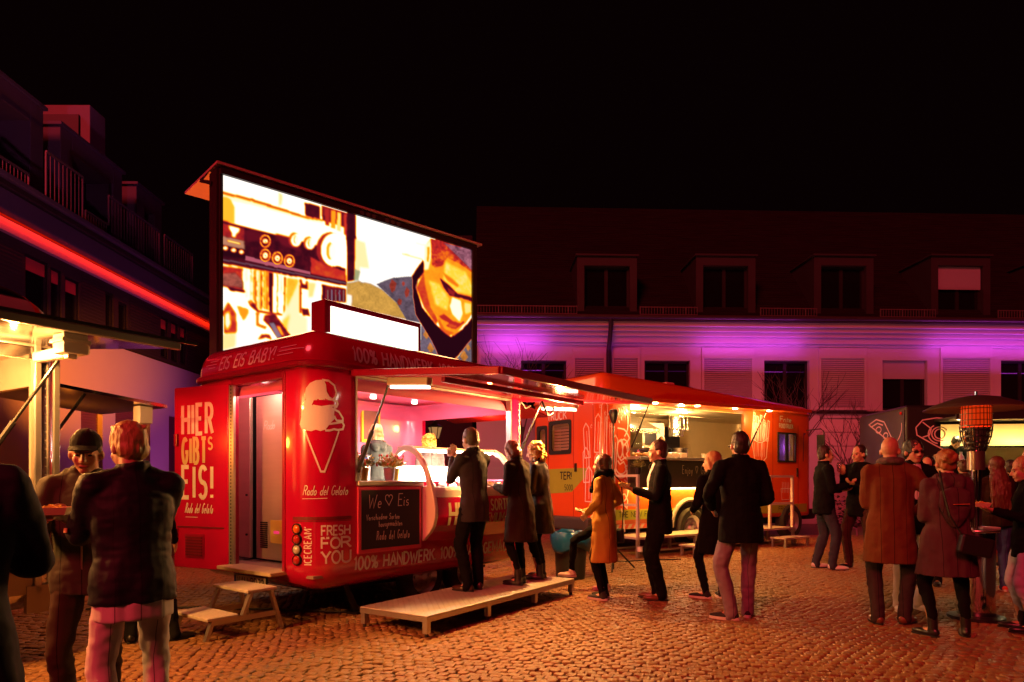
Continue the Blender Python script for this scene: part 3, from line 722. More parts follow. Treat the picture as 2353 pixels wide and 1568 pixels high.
# --- lettering
mb = MB(); text(mb, 'EIS EIS BABY!', -1.58, 2.485, .125, .019, im, fit=.98, gap=.22, slab=.10, slant=.2, off=.004)
for k, (z, a, b) in enumerate(((2.585, -1.78, -1.62), (2.55, -1.86, -1.64), (2.515, -1.80, -1.66), (2.585, -.50, -.24), (2.55, -.52, -.12), (2.515, -.54, -.28))): ribbon(mb, [(a, z), (b, z)], .008, im, .004)
mb.build('roof_lettering', m_white, ice)
mb = MB(); text(mb, '100% HANDWERK. 100% HANDGEMACHT', .47, 2.478, .13, .022, im, fit=2.5, gap=.2, slab=.09, off=.004); mb.build('side_roof_lettering', m_white, ice)
mb = MB(); text(mb, '100% HANDWERK. 100% HANDGEMACHT', .48, .485, .118, .021, im, fit=2.5, gap=.2, slab=.09); mb.build('skirt_lettering', m_white, ice)
mb = MB(); text(mb, 'FRESH', .085, .835, .085, .016, im, fit=.335, gap=.2, slab=.1); mb.build('slogan_lettering', m_white, ice); mb = MB(); text(mb, 'FOR', .085, .715, .095, .02, im, fit=.345, gap=.2, slab=.1); mb.build('slogan_lettering', m_white, ice); mb = MB(); text(mb, 'YOU', .085, .575, .11, .02, im, fit=.345, gap=.2, slab=.1)
mb.build('slogan_lettering', m_white, ice); mb = MB(); text(mb, 'ICECREAM`', .57, .03, .085, .011, lambda a, b, o: IM(-b, a, o), fit=.34, gap=.2, slab=.0); mb.build('slogan_lettering', m_white, ice)
mb = MB(); text(mb, 'Rado del Gelato', -.13, 1.205, .085, .008, im, fit=.52, gap=.16, slant=.3); ribbon(mb, [(-.14, 1.17), (.15, 1.175)], .006, im, .002); mb.build('script_lettering', m_white, ice)
mb = MB(); text(mb, 'HANDWERK', 1.42, -3.15, .07, .012, lambda a, b, o: IM(-b, 3.72 - a, o), fit=.8, gap=.25, slab=.1); mb.build('corner_lettering', m_white, ice)
# --- cone emblem (flat print built proud of the paint)
def blob(mb, poly, off):
    cx = sum(p[0] for p in poly) / len(poly); cy = sum(p[1] for p in poly) / len(poly); ks = 5; rings = []
    for q in range(ks + 1): rings.append([IM(cx + (a - cx) * q / ks, cy + (b - cy) * q / ks, off) for a, b in poly])
    n = len(poly); vs = [v for r in rings[1:] for v in r] + [rings[0][0]]; fs = [(len(vs) - 1, i, (i + 1) % n) for i in range(n)]
    for q in range(ks - 1): fs += [(q * n + i, (q + 1) * n + i, (q + 1) * n + (i + 1) % n, q * n + (i + 1) % n) for i in range(n)]
    mb.add(vs, fs)
def E(x, y): return (-.17 + x * .52, 1.415 + y * .85)     # unit square -> wall
mb = MB()
def ev(pts): return [E(*p) for p in pts]
def Q(pts): return [E((a - 1040) / 300, 1 - (b - 420) / 690) for a, b in pts]
blob(mb, Q([(1190, 424), (1150, 430), (1112, 450), (1085, 488), (1075, 535), (1085, 575), (1068, 592), (1068, 622), (1090, 634), (1122, 615), (1118, 592), (1135, 578), (1200, 572), (1262, 574), (1272, 562), (1240, 548), (1220, 512), (1216, 462), (1204, 432)]), .002)
blob(mb, Q([(1068, 630), (1120, 614), (1150, 622), (1185, 634), (1215, 622), (1248, 614), (1275, 640), (1270, 680), (1278, 708), (1244, 744), (1232, 764), (1214, 792), (1180, 806), (1150, 796), (1120, 808), (1085, 800), (1052, 792), (1040, 755), (1050, 705), (1056, 655)]), .0024)
mb.build('emblem_scoops', m_white, ice)
mb = MB()
for ln in ([(1190, 424), (1235, 430), (1272, 460), (1288, 510), (1280, 545), (1262, 566)], [(1262, 572), (1288, 574), (1300, 596), (1290, 620), (1268, 632)], [(1130, 618), (1185, 628), (1240, 616), (1275, 612), (1288, 618)],
           [(1272, 640), (1308, 655), (1334, 700), (1334, 728)], [(1236, 752), (1282, 742), (1330, 730), (1342, 752), (1334, 784), (1300, 792), (1270, 788), (1240, 800), (1210, 800)], [(1272, 690), (1290, 722), (1330, 722)], [(1078, 806), (1182, 1106), (1206, 1106), (1308, 800)]): ribbon(mb, Q(ln), .019, im, .003)
mb.build('emblem_outline', m_white, ice)
# --- hatch joints, tail lights, plate, rear sill
m_joint = mat('red_joint', (.18, .004, .012), .5)
mb = MB(); ribbon(mb, [(-.28, .99), (.44, .99)], .03, im, .003); ribbon(mb, [(-.28, .965), (.44, .965)], .006, im, .006); mb.build('hatch_groove', m_joint, ice)
m_lens = mat('red_lens', (.5, .015, .01), .12, coat=1, spec=.8); m_lensc = mat('clear_lens', (.75, .7, .62), .1, coat=1, metal=.4); m_lenso = mat('amber_lens', (.75, .12, .01), .12, coat=1)
for k, (z, m_) in enumerate(((.895, m_lenso), (.80, m_lens), (.705, m_lensc), (.61, m_lens))):
    p0 = Vector(IM(-.21, z, 0)); nn = (Vector(IM(-.21, z, 1)) - p0)
    Mr = nn.to_track_quat('Z', 'Y').to_matrix().to_4x4(); Mr.translation = p0
    mb = MB(); mb.lathe([(.05, -.03), (.052, .012), (.046, .02), (.04, .014)], n=16); mb.v = [Mr @ Vector(v) for v in mb.v]; tl = mb.build('tail_light', m_blackgloss, ice, True)
    mb = MB(); mb.lathe([(.043, .01), (.035, .024), (.02, .032), (.0, .035)], n=16); mb.v = [Mr @ Vector(v) for v in mb.v]; mb.build('lens', m_, tl, True)
m_sill = mat('door_sill', (.55, .42, .28), .5, var=.15)
mb = MB(); mb.box((-.16, .40, .455), (.10, 1.34, .49)); mb.build('door_sill', m_sill, ice, bevel=.006)
mb = MB(); mb.box((-.03, .665, .285), (-.018, 1.24, .41)); mb.build('plate_holder', m_black, ice)
mb = MB(); mb.box((-.04, .675, .295), (-.031, 1.225, .405)); pl = mb.build('licence_plate', mat('plate_white', (.75, .70, .62), .4), ice, bevel=.004)
mb = MB(); mb.box((-.0415, 1.185, .298), (-.0402, 1.222, .402)); mb.build('blue_band', mat('plate_blue', (.02, .05, .35), .4), pl)
mb = MB(); fm = lambda a, b, o: (-.0405 - o, -a, b); text(mb, 'NAU', -1.165, .312, .076, .012, fm, fit=.185, gap=.25, off=.0008); text(mb, 'RD33', -.92, .312, .076, .012, fm, fit=.225, gap=.25, off=.0008); mb.build('plate_lettering', m_black, pl)
mb = MB(); mb.cyl((-.0405, .95, .36), (-.042, .95, .36), .014, n=10); mb.cyl((-.0405, .95, .325), (-.042, .95, .325), .012, n=10); mb.build('plate_seal', mat('seal_red', (.5, .05, .05), .5), pl)
# rear door frame and stainless fridge panels behind it
mb = MB(); mb.box((-.012, .40, .47), (.06, .445, 2.36)); mb.box((-.012, 1.305, .47), (.06, 1.35, 2.36)); mb.box((-.012, .445, 2.30), (.06, 1.305, 2.36)); mb.build('door_frame', m_redlip, ice, bevel=.008)
mb = MB(); m_fr = mat('fridge_steel', (.60, .50, .42), .34, metal=.55, var=.12, scale=2, stretch=(1, 1, 12), rvar=.1); mb.box((.40, .95, .50), (.44, 1.55, 2.24)); fr_ = mb.build('fridge_door', m_fr, ice, bevel=.006)
mb = MB(); mb.box((.36, 1.61, .50), (.40, 2.10, 2.24)); mb.build('fridge_door', m_fr, ice, bevel=.006)
mb = MB(); mb.box((.45, .40, .47), (.47, 2.12, 2.26)); mb.build('fridge_gasket', m_black, ice)
mb = MB()
for k in range(13): mb.box((.385, 1.33, .62 + k * .022), (.399, 1.45, .632 + k * .022))
mb.build('fridge_vent', m_blackgloss, fr_)
mb = MB(); mb.box((.388, 1.05, .68), (.399, 1.26, .92)); mb.build('control_panel', mat('yellow_panel', (.6, .4, .08), .5), fr_)
mb = MB(); mb.box((.38, 1.10, .78), (.387, 1.19, .81)); mb.build('display', glow('display_red', (1, .05, .15), .8, False), fr_)
mb = MB(); text(mb, 'Rado', -1.40, 1.88, .09, .008, lambda a, b, o: (.399 - o, -a, b), fit=.2, slant=.3, gap=.15); mb.build('script_lettering', m_white, fr_)  # lettering drawn as the script's reflection in the steel
mb = MB(); mb.cyl((.36, 1.66, 1.18), (.345, 1.66, 1.18), .012, n=8); mb.cyl((.36, 1.66, .75), (.345, 1.66, .75), .012, n=8); mb.build('lock_knob', m_blackgloss, ice)
# open door, swung back against the rear wall
dd = Vector((-.2177, .976, 0)); dn = Vector((-.976, -.2177, 0)); dh = Vector((-.005, 1.345, 0))
def DM(a, z, o): q = dh + dd * (.80 - a) + dn * (.03 + o); return (q.x, q.y, z)      # a runs from the free edge to the hinge
mb = MB(); mb.prism([(0, .42), (.80, .42), (.80, 2.32), (0, 2.32)], lambda a, b: DM(a, b, 0), lambda a, b: DM(a, b, -.05)); dr = mb.build('door', m_red, ice, bevel=.015, seg=3)
mb = MB(); text(mb, 'HIER', .135, 1.825, .30, .043, lambda a, b, o: DM(a, b, o), fit=.44, gap=.2, off=.002); mb.build('door_lettering', m_white, dr); mb = MB(); text(mb, 'EIS!', .135, 1.16, .32, .045, lambda a, b, o: DM(a, b, o), fit=.43, gap=.25, off=.002); mb.build('door_lettering', m_white, dr)
mb = MB(); text(mb, 'GIBT', .135, 1.52, .255, .04, lambda a, b, o: DM(a, b, o), fit=.345, gap=.2, off=.002); text(mb, 'S', .515, 1.66, .12, .022, lambda a, b, o: DM(a, b, o), fit=.055, off=.002); mb.build('door_lettering_gold', m_gold, dr)
mb = MB(); text(mb, 'Rado del Gelato', .17, 1.0, .10, .009, lambda a, b, o: DM(a, b, o), fit=.40, gap=.16, slant=.3, off=.002); ribbon(mb, [(.18, .955), (.36, .955)], .006, lambda a, b, o: DM(a, b, o), .002); mb.build('script_lettering', m_white, dr)
mb = MB(); mb.prism([(.18, .53), (.46, .53), (.46, .78), (.18, .78)], lambda a, b: DM(a, b, .001), lambda a, b: DM(a, b, .012)); vg = mb.build('vent_frame', m_redlip, dr, bevel=.004)
for k in range(7): mb = MB(); z = .555 + k * .03; mb.prism([(.20, z), (.44, z), (.44, z + .018), (.20, z + .018)], lambda a, b: DM(a, b, .012), lambda a, b: DM(a, b, .024)); mb.build('vent_slat', m_joint, vg)
mb = MB(); mb.prism([(.06, .845), (.74, .845), (.74, .86), (.06, .86)], lambda a, b: DM(a, b, .001), lambda a, b: DM(a, b, .01)); mb.build('door_joint', m_joint, dr)
for z in (1.70, 1.22, .70): mb = MB(); mb.prism([(.03, z), (.075, z), (.075, z + .13), (.03, z + .13)], lambda a, b: DM(a, b, .001), lambda a, b: DM(a, b, .03)); mb.build('latch', m_redlip, dr, bevel=.006)
mb = MB(); mb.prism([(.805, .43), (.865, .43), (.865, 2.30), (.805, 2.30)], lambda a, b: DM(a, b, .0), lambda a, b: DM(a, b, -.03)); hg = mb.build('hinge_strip', m_alu, ice)
mb = MB(); z = .46
while z < 2.28: mb.prism([(.83, z), (.84, z), (.84, z + .02), (.83, z + .02)], lambda a, b: DM(a, b, .001), lambda a, b: DM(a, b, .004)); z += .035
o = mb.build('perforation', m_black, hg); o['kind'] = 'stuff'
# --- serving opening frame, counter, chalkboard
mb = MB(); mb.box((.485, -.012, 1.33), (.507, .06, 2.34)); mb.box((2.88, -.012, 1.33), (2.902, .06, 2.34)); mb.box((.507, -.012, 2.32), (2.88, .06, 2.34)); mb.build('hatch_frame', m_alu, ice)
mb = MB(); mb.box((.50, -.04, 1.285), (1.36, .52, 1.335)); mb.build('counter', m_alu, ice, bevel=.01)
mb = MB(); mb.box((.500, -.03, .635), (1.335, -.002, 1.28)); cbf = mb.build('chalkboard_frame', mat('pink_frame', (.70, .05, .13), .35, coat=.4), ice, bevel=.006)
mb = MB(); mb.box((.535, -.036, .675), (1.30, -.031, 1.245)); mb.build('chalkboard', m_chalk, cbf)
mb = MB(); cm = lambda a, b, o: (a, -.0362 - o, b)
text(mb, 'We', .61, 1.07, .13, .008, cm, fit=.16, slant=.15); mb.build('chalk_writing', m_chalkw, cbf); mb = MB(); ribbon(mb, [(.83 + x * .14, 1.085 + y * .12) for x, y in GL['\u2661'][1][0]], .008, cm, .001); mb.build('chalk_writing', m_chalkw, cbf); mb = MB(); text(mb, 'Eis', 1.0, 1.085, .12, .008, cm, fit=.14, slant=.1)
mb.build('chalk_writing', m_chalkw, cbf); mb = MB(); text(mb, 'Verschiedene Sorten', .59, .955, .055, .006, cm, fit=.42, slant=.1, jitter=.06); mb.build('chalk_writing', m_chalkw, cbf); mb = MB(); text(mb, 'hausgemachten', .75, .885, .055, .006, cm, fit=.30, jitter=.06); mb.build('chalk_writing', m_chalkw, cbf); mb = MB(); text(mb, 'Rado del Gelato', .72, .755, .085, .007, cm, fit=.43, slant=.1, jitter=.05)
mb.build('chalk_writing', m_chalkw, cbf)
# --- glass display case
cx0, cx1 = 1.36, 2.84
def case_ring(x0, x1, poly, name, m_, par, bevel=.01): mb = MB(); mb.prism(poly, lambda a, b: (x0, a, b), lambda a, b: (x1, a, b)); return mb.build(name, m_, par, bevel=bevel)
outer = [(.42, 1.63), (.36, 1.69), (.28, 1.72), (.18, 1.715), (.08, 1.66), (-.01, 1.56), (-.08, 1.44), (-.135, 1.31), (-.18, 1.17), (-.20, 1.05), (-.20, .95), (-.17, .86), (-.12, .79), (-.02, .70)]
inner = [(-.02, 1.28), (-.085, 1.28), (-.035, 1.42), (.03, 1.53), (.11, 1.61), (.2, 1.655), (.28, 1.66), (.34, 1.635), (.38, 1.60)]
case = case_ring(cx0, cx0 + .05, outer + [(-.002, .70), (-.002, 1.28)] + inner[1:], 'display_case', m_cream, ice)
case_ring(cx1 - .05, cx1, outer + [(-.002, .70), (-.002, 1.28)] + inner[1:], 'end_panel', m_cream, case)
front = [(-.02, .70), (-.115, .795), (-.165, .865), (-.19, .95), (-.19, 1.05), (-.172, 1.16), (-.002, 1.16), (-.002, .70)]
case_ring(cx0 + .05, cx1 - .05, front, 'case_front', m_red, case, .004)
case_ring(cx0 + .05, cx1 - .05, [(-.172, 1.161), (-.158, 1.235), (-.14, 1.27), (-.002, 1.27), (-.002, 1.161)], 'case_rail', m_cream, case, .004)
arcg = [(-.125, 1.30), (-.07, 1.435), (-.002, 1.55), (.085, 1.645), (.18, 1.70)]
mb = MB()
mb.add([(x, a, b) for x in (cx0 + .05, cx1 - .05) for a, b in arcg], [(i, i + 1, 5 + i + 1, 5 + i) for i in range(4)]); mb.build('curved_glass', glass('case_glass', (.93, .93, .93), .06), case, 'all')
mb = MB(); mb.box((cx0 + .05, .18, 1.68), (cx1 - .05, .42, 1.71)); mb.build('case_top', m_cream, case)
mb = MB(); mb.box((cx0 + .08, .20, 1.655), (cx1 - .08, .26, 1.678)); mb.build('case_lamp', glow('case_light', (1, .84, .70), 40), case)
mb = MB(); mb.box((cx0 + .05, -.10, 1.19), (cx1 - .05, .60, 1.24)); mb.build('case_deck', mat('case_white', (.80, .78, .74), .35), case)
mb = MB(); mb.box((cx0 + .05, .44, 1.24), (cx1 - .05, .46, 1.50)); mb.build('case_back', mat('case_white', (.8, .78, .74), .35), case)
fl = [(.75, .6, .45), (.8, .75, .62), (.55, .3, .2), (.8, .5, .5), (.78, .7, .35), (.45, .25, .15), (.8, .78, .7), (.6, .2, .25)]
for k in range(8):
    x = cx0 + .14 + k * .165
    for r_ in range(2):
        y = .02 + r_ * .22; mb = MB(); mb.box((x - .072, y - .09, 1.242), (x + .072, y + .09, 1.275)); tr_ = mb.build('ice_cream_tray', m_steel, case)
        mb = MB(); rr = random.Random(k * 2 + r_); mb.ell((x, y, 1.275), (.064, .08, .05), 12, 7); mb.v = [(a + rr.uniform(-.006, .006), b + rr.uniform(-.006, .006), c + rr.uniform(-.008, .008)) for a, b, c in mb.v]
        mb.build('ice_cream', mat('ice_cream_%s' % 'abcdefgh'[(k * 3 + r_) % 8], fl[(k * 3 + r_) % 8], .6), tr_, True)
fmc = lambda a, b, o: (a, -.19 - .0 - o + (max(0, .95 - b) * .25 if b < .95 else max(0, (b - 1.05)) * .16), b)
mb = MB(); text(mb, 'HIER', 1.60, .86, .24, .04, fmc, fit=.42, gap=.2, off=.003); mb.build('case_lettering', m_gold, case); mb = MB(); text(mb, '20 SORTEN', 2.10, 1.0, .12, .019, fmc, fit=.60, gap=.2, off=.003); mb.build('case_lettering', m_gold, case); mb = MB(); text(mb, 'PREMIUM-EIS', 2.10, .865, .10, .015, fmc, fit=.62, gap=.2, off=.003)
mb.build('case_lettering', m_gold, case)
# --- flap with mirror underside
mb = MB(); fz0, fz1, fd = 2.345, 2.19, 1.80
def FL(x, y, o=0.): return (x, -y, fz0 + (fz1 - fz0) * y / fd + o)
X0, X1 = .45, 3.08
mb.add([FL(X0, .0), FL(X1, .0), FL(X1, fd), FL(X0, fd), FL(X0, .0, .035), FL(X1, .0, .035), FL(X1, fd, .035), FL(X0, fd, .035)], [(0, 1, 2, 3), (7, 6, 5, 4), (0, 4, 5, 1), (1, 5, 6, 2), (2, 6, 7, 3), (3, 7, 4, 0)])
flap = mb.build('serving_flap', m_flap, ice)
m_edge = mat('flap_edge', (.40, .01, .05), .3, coat=.5)
mb = MB(); w = .05
for a, b in (((X0, fd), (X1, fd)), ((X0, 0), (X0, fd)), ((X1, 0), (X1, fd))): mb.bar(Vector(FL(*a, .012)), Vector(FL(*b, .012)), .045, .062)
mb.build('flap_rim', m_edge, flap, bevel=.008)
for xx in (.56, 2.96):
    mb = MB(); mb.bar(Vector(FL(xx, .40, -.06)), Vector(FL(xx, .92, -.06)), .075, .075); hs = mb.build('lamp_housing', m_cream, flap, bevel=.012)
    mb = MB(); mb.bar(Vector(FL(xx, .44, -.112)), Vector(FL(xx, .90, -.112)), .055, .02); mb.build('lamp_tube', glow('flap_tube', (1, .80, .58), 9), hs)
mb = MB(); mb.bar(Vector(FL(.62, 1.02, -.035)), Vector(FL(2.92, 1.02, -.035)), .05, .05); mb.build('flap_brace', m_edge, flap, bevel=.01)
for x0, x1 in ((.54, .54), (2.93, 2.93)):
    a, b = Vector(FL(x0, .44, -.03)), Vector((x1 - .02, .0, 1.42)); mid = a.lerp(b, .55)
    mb = MB(); mb.cyl(a, mid, .011, n=8); mb.cyl(mid, b, .02, n=8); mb.build('gas_strut', m_blackgloss, ice, True)
mb = MB(); mb.tube([FL(2.5, .75, -.05), (2.62, -.72, 2.13), (2.7, -.7, 2.09), (2.85, -.66, 2.13), (2.95, -.6, 2.2)], .012, 6); mb.tube([FL(2.7, .3, -.04), (2.8, -.3, 2.2), (2.9, -.3, 2.24)], .01, 6); mb.build('lamp_cable', m_black, flap, True)
# --- front end flap with spots
mb = MB(); q = [(L, .25, 2.36), (L, 2.0, 2.36), (L + .75, 2.0, 2.22), (L + .75, .25, 2.22)]; mb.add(q + [(a, b, c + .03) for a, b, c in q], [(0, 1, 2, 3), (7, 6, 5, 4), (0, 4, 5, 1), (1, 5, 6, 2), (2, 6, 7, 3), (3, 7, 4, 0)]); ef = mb.build('end_flap', m_flap, ice)
m_led = glow('led_warm', (1, .80, .62), 14, False)
for y in (.6, 1.1, 1.6):
    mb = MB(); mb.cyl((L + .35, y, 2.295), (L + .35, y, 2.27), .035, n=12); mb.build('led_spot', m_led, ef)
for i in range(4):
    for y in (.55, 1.5):
        mb = MB(); x = .55 + i * .72; mb.cyl((x, y, 2.398), (x, y, 2.375), .038, n=12); mb.build('led_spot', m_led, ice)
mb = MB(); mb.cyl((.2, 1.1, 2.398), (.2, 1.1, 2.375), .038, n=12); mb.build('led_spot', m_led, ice); lamp('POINT', (.18, 1.1, 2.28), 16, (1, .62, .42), ice, .05)  # entry spot and its lamp added to brighten the fridge doors
for i in range(3): lamp('POINT', (.75 + i * .9, 1.0, 2.30), 22, (1, .74, .66), ice, .05)
lamp('POINT', (2.96, -.66, 2.02), 300, (1, .47, .12), ice, .05); lamp('SPOT', (.56, -.75, 2.03), 300, (1, .46, .12), ice, .05, aim=(.2, -2.5, 0), angle=108, blend=.8)
lamp('POINT', (L + .45, 1.1, 2.18), 110, (1, .16, .03), ice, .05)
lamp('AREA', (2.1, .10, 1.60), 170, (1, .80, .62), ice, 1.3, aim=(2.1, .46, 1.25), sy=.05)
# --- menu board, till, inner shelf
mb = MB(); mb.box((2.30, Wd - .10, 1.86), (2.62, Wd - .07, 2.36)); mn = mb.build('menu_board', mat('yellow_frame', (.85, .55, .02), .4), ice)
mb = MB(); mb.box((2.33, Wd - .106, 1.90), (2.585, Wd - .101, 2.32)); mb.build('menu_face', mat('menu_brown', (.16, .07, .05), .5, var=.4, scale=8), mn)
mb = MB(); mb.box((1.0, .64, 1.33), (1.22, .72, 1.62), Matrix.Translation((0, 0, 0))); tl_ = mb.build('till', mat('till_grey', (.25, .24, .25), .5), ice, bevel=.012)
mb = MB(); mb.box((1.09, .634, 1.54), (1.17, .639, 1.60)); mb.build('till_screen', glow('blue_screen', (.12, .35, 1), .9, False), tl_)
mb = MB()
for i in range(3):
    for j in range(4): mb.box((1.05 + i * .045, .632, 1.38 + j * .03), (1.08 + i * .045, .639, 1.40 + j * .03))
mb.build('till_keys', m_cream, tl_)
mb = MB(); mb.box((.9, 1.55, .47), (2.9, 2.1, 1.30)); mb.build('back_counter', m_steel, ice)
# --- wheels, drawbar, corner leg, roof sign
m_tyre = mat('tyre', (.016, .014, .014), .8, bump=.3, bscale=40); m_rim = mat('wheel_rim', (.5, .45, .52), .3, metal=.9)
def wheel(par, c, r=.30, w=.18, axis='y', m_r=None):
    mb = MB(); mb.lathe([(r * .62, -w / 2), (r * .9, -w / 2), (r, -w * .3), (r, w * .3), (r * .9, w / 2), (r * .62, w / 2)], n=28)
    mb.v = [(c[0] + x, c[1] + z, c[2] + y) for x, y, z in mb.v]; wh = mb.build('wheel', m_tyre, par, True)
    mb = MB(); mb.lathe([(r * .63, -w * .45), (r * .55, -w * .32), (r * .5, -w * .2), (r * .2, -w * .25), (r * .12, -w * .42), (0, -w * .42)], n=28)
    for k in range(8): a = k * PI / 4; mb.cyl((r * .34 * math.cos(a), r * .34 * math.sin(a), -w * .24), (r * .34 * math.cos(a), r * .34 * math.sin(a), -w * .3), r * .06, n=8)
    mb.v = [(c[0] + x, c[1] + z, c[2] + y) for x, y, z in mb.v]; mb.build('rim', m_r or m_rim, wh, True); return wh
wheel(ice, (1.55, .22, .29)); wheel(ice, (2.25, .22, .29)); wheel(ice, (1.55, 1.97, .29)); wheel(ice, (2.25, 1.97, .29))
mb = MB(); mb.box((.5, .5, .22), (3.0, 1.7, .30)); mb.box((L - .3, 1.05, .30), (L + 1.2, 1.15, .40)); mb.build('chassis', m_black, ice)
mb = MB(); mb.bar((.62, .34, .32), (.75, .30, .02), .05, .05); mb.box((.68, .22, 0), (.84, .38, .025)); mb.build('corner_leg', m_blackgloss, ice)
mb = MB(); mb.box((.47, .45, 2.72), (1.80, .67, 3.14)); sg = mb.build('roof_sign', m_redlip, ice, bevel=.012)
mb = MB(); mb.box((.545, .443, 2.775), (1.745, .449, 3.08)); mb.build('sign_panel', glow('sign_light', (1, .90, .72), 3.2), sg)
# ================================================================= serving platform, step stool, bin
PT = Vector((-1.386, 6.107, 0)); PR_ = math.atan2(.833, .553)
plat = thing('serving_platform', 'low tread plate platform standing along the ice cream trailer', 'platform', PT, PR_)
PL, PW, PH = 2.62, .80, .19
mb = MB(); mb.box((0, -PW, PH - .012), (PL, 0, PH)); deck = mb.build('deck', m_tread, plat, bevel=.004)
dm = MB(); k = 0
x = .03
while x < PL - .02:
    y = .03; j = 0
    while y < PW - .02:
        a = R(45) if (j + k) % 2 else R(-45); c, s_ = math.cos(a) * .013, math.sin(a) * .013
        dm.add([(x - c, -y - s_, PH + .0005), (x - s_ * .25, -y + c * .25, PH + .0025), (x + c, -y + s_, PH + .0005), (x + s_ * .25, -y - c * .25, PH + .0025)], [(0, 3, 2, 1)]); y += .036; j += 1
    x += .036; k += 1
o = dm.build('tread_pattern', m_tread, deck); o['kind'] = 'stuff'
mb = MB(); mb.box((0, -PW, PH - .055), (PL, -PW + .04, PH - .013)); mb.box((0, -.04, PH - .055), (PL, 0, PH - .013)); mb.box((0, -PW + .04, PH - .055), (.04, -.04, PH - .013)); mb.box((PL - .04, -PW + .04, PH - .055), (PL, -.04, PH - .013)); mb.build('frame', m_alu, plat)
for x in (.03, .92, 1.78, PL - .03):
    for y in (-.03, -PW + .03):
        mb = MB(); mb.box((x - .025, y - .025, .035), (x + .025, y + .025, PH - .056)); lg = mb.build('leg', m_alu, plat); mb = MB(); mb.cyl((x, y, .0), (x, y, .036), .017, n=10); mb.build('foot', m_black, lg)
# stool
ST = Vector((-2.515, 5.56, 0)); st = thing('step_stool', 'two tread aluminium step stool with orange lit legs below the trailer door', 'step stool', ST, TR)
m_step = mat('step_tread', (.62, .56, .46), .6, metal=.2, var=.12, bump=.3, bscale=80)
sw = .53
for nm, x0, x1, z in (('lower_tread', -.03, .25, .195), ('upper_tread', .33, .62, .385)):
    mb = MB(); mb.box((x0, -.03, z - .028), (x1, sw + .03, z)); tr_ = mb.build(nm, m_step, st, bevel=.006)
    mb = MB()
    for k in range(9): xx = x0 + .02 + k * (x1 - x0 - .04) / 8; mb.box((xx, -.02, z + .0002), (xx + .008, sw + .02, z + .003))
    mb.build('grip_ribs', m_step, tr_)
for y in (0, sw):
    for a, b in (((-.03, y, 0), (.03, y, .167)), ((.30, y, .17), (.38, y, .357)), ((.68, y, 0), (.57, y, .357))):
        mb = MB(); mb.bar(Vector(a), Vector(b), .045, .028, up=(1, 0, 0)); mb.build('leg', m_alu, st)
    mb = MB(); mb.bar((.02, y, .15), (.62, y, .15), .02, .045); mb.build('side_rail', m_alu, st)
# bin
bn = thing('waste_bin', 'black plastic bin lined with a crumpled blue bag', 'bin', (.80, 9.15, 0), .35)
mb = MB(); pr = [(.19, 0), (.20, .05), (.23, .58), (.235, .60)]; rings = [((0, 0, z), r, r, Vector((1, 0, 0)), Vector((0, 1, 0))) for r, z in pr]; mb.loft(rings, 20); mb.build('bin_body', mat('bin_black', (.015, .015, .017), .5), bn, True)
mb = MB(); n = 30; rr = random.Random(2)
prof = [(.20, .62), (.245, .645), (.262, .62), (.27, .52), (.262, .44), (.25, .40)]
mb.lathe(prof, n=n); mb.v = [(x * (1 + rr.uniform(-.05, .05)), y * (1 + rr.uniform(-.05, .05)), z + rr.uniform(-.018, .018) + (.05 * math.sin(3 * math.atan2(y, x)) if z < .5 else 0)) for x, y, z in mb.v]
o = mb.build('bin_bag', mat('blue_bag', (.006, .075, .22), .28, var=.25, spec=.7), bn, True); o.modifiers.new('sol', 'SOLIDIFY').thickness = .004
# flower pots on the counter
m_leafy = mat('yellow_green_leaf', (.42, .34, .03), .5, var=.5, scale=40); m_leafg = mat('green_leaf', (.16, .19, .03), .5, var=.5, scale=40)
m_potw = mat('white_pot', (.66, .60, .55), .4); m_potg = mat('gold_pot', (.72, .38, .05), .35, metal=.4)
m_pep = mat('red_pepper', (.70, .06, .02), .3)
def pot(loc, label, mp_, ml, seed, h=.13, fol=.13, fruit=True, r=.06, group=None):
    t = thing('potted_plant', label, 'plant', loc, 0, group); rr = random.Random(seed)
    mb = MB(); mb.lathe([(0, 0), (r * .75, 0), (r, h), (r * 1.05, h), (r * .95, h - .008), (0, h - .01)], n=18); mb.build('pot', mp_, t, True)
    lf = MB()
    for k in range(230):
        d = Vector((rr.gauss(0, 1), rr.gauss(0, 1), abs(rr.gauss(.2, .8)))).normalized() * fol * rr.uniform(.35, 1.05); c = Vector((0, 0, h + .02)) + d
        a = Vector((rr.uniform(-1, 1), rr.uniform(-1, 1), rr.uniform(-.5, 1))).normalized(); b = a.cross(d).normalized() if a.cross(d).length > .001 else Vector((1, 0, 0)); s_ = rr.uniform(.014, .026)
        lf.add([c - a * s_, c - b * s_ * .45, c + a * s_ * 1.1, c + b * s_ * .45], [(0, 1, 2), (0, 2, 3)])
    for k in range(14): d = Vector((rr.gauss(0, 1), rr.gauss(0, 1), abs(rr.gauss(.4, .8)))).normalized() * fol * .8; lf.tube([(0, 0, h - .01), (d.x * .4, d.y * .4, h + d.z * .6), (d.x, d.y, h + .02 + d.z)], .0025, 4)
    lf.build('foliage', ml, t)
    if fruit:
        fr = MB()
        for k in range(16): d = Vector((rr.gauss(0, 1), rr.gauss(0, 1), abs(rr.gauss(.8, .5)))).normalized() * fol * rr.uniform(.85, 1.1); fr.ell(Vector((0, 0, h + .02)) + d, (.009, .009, .014), 7, 5)
        fr.build('peppers', m_pep, t, True)
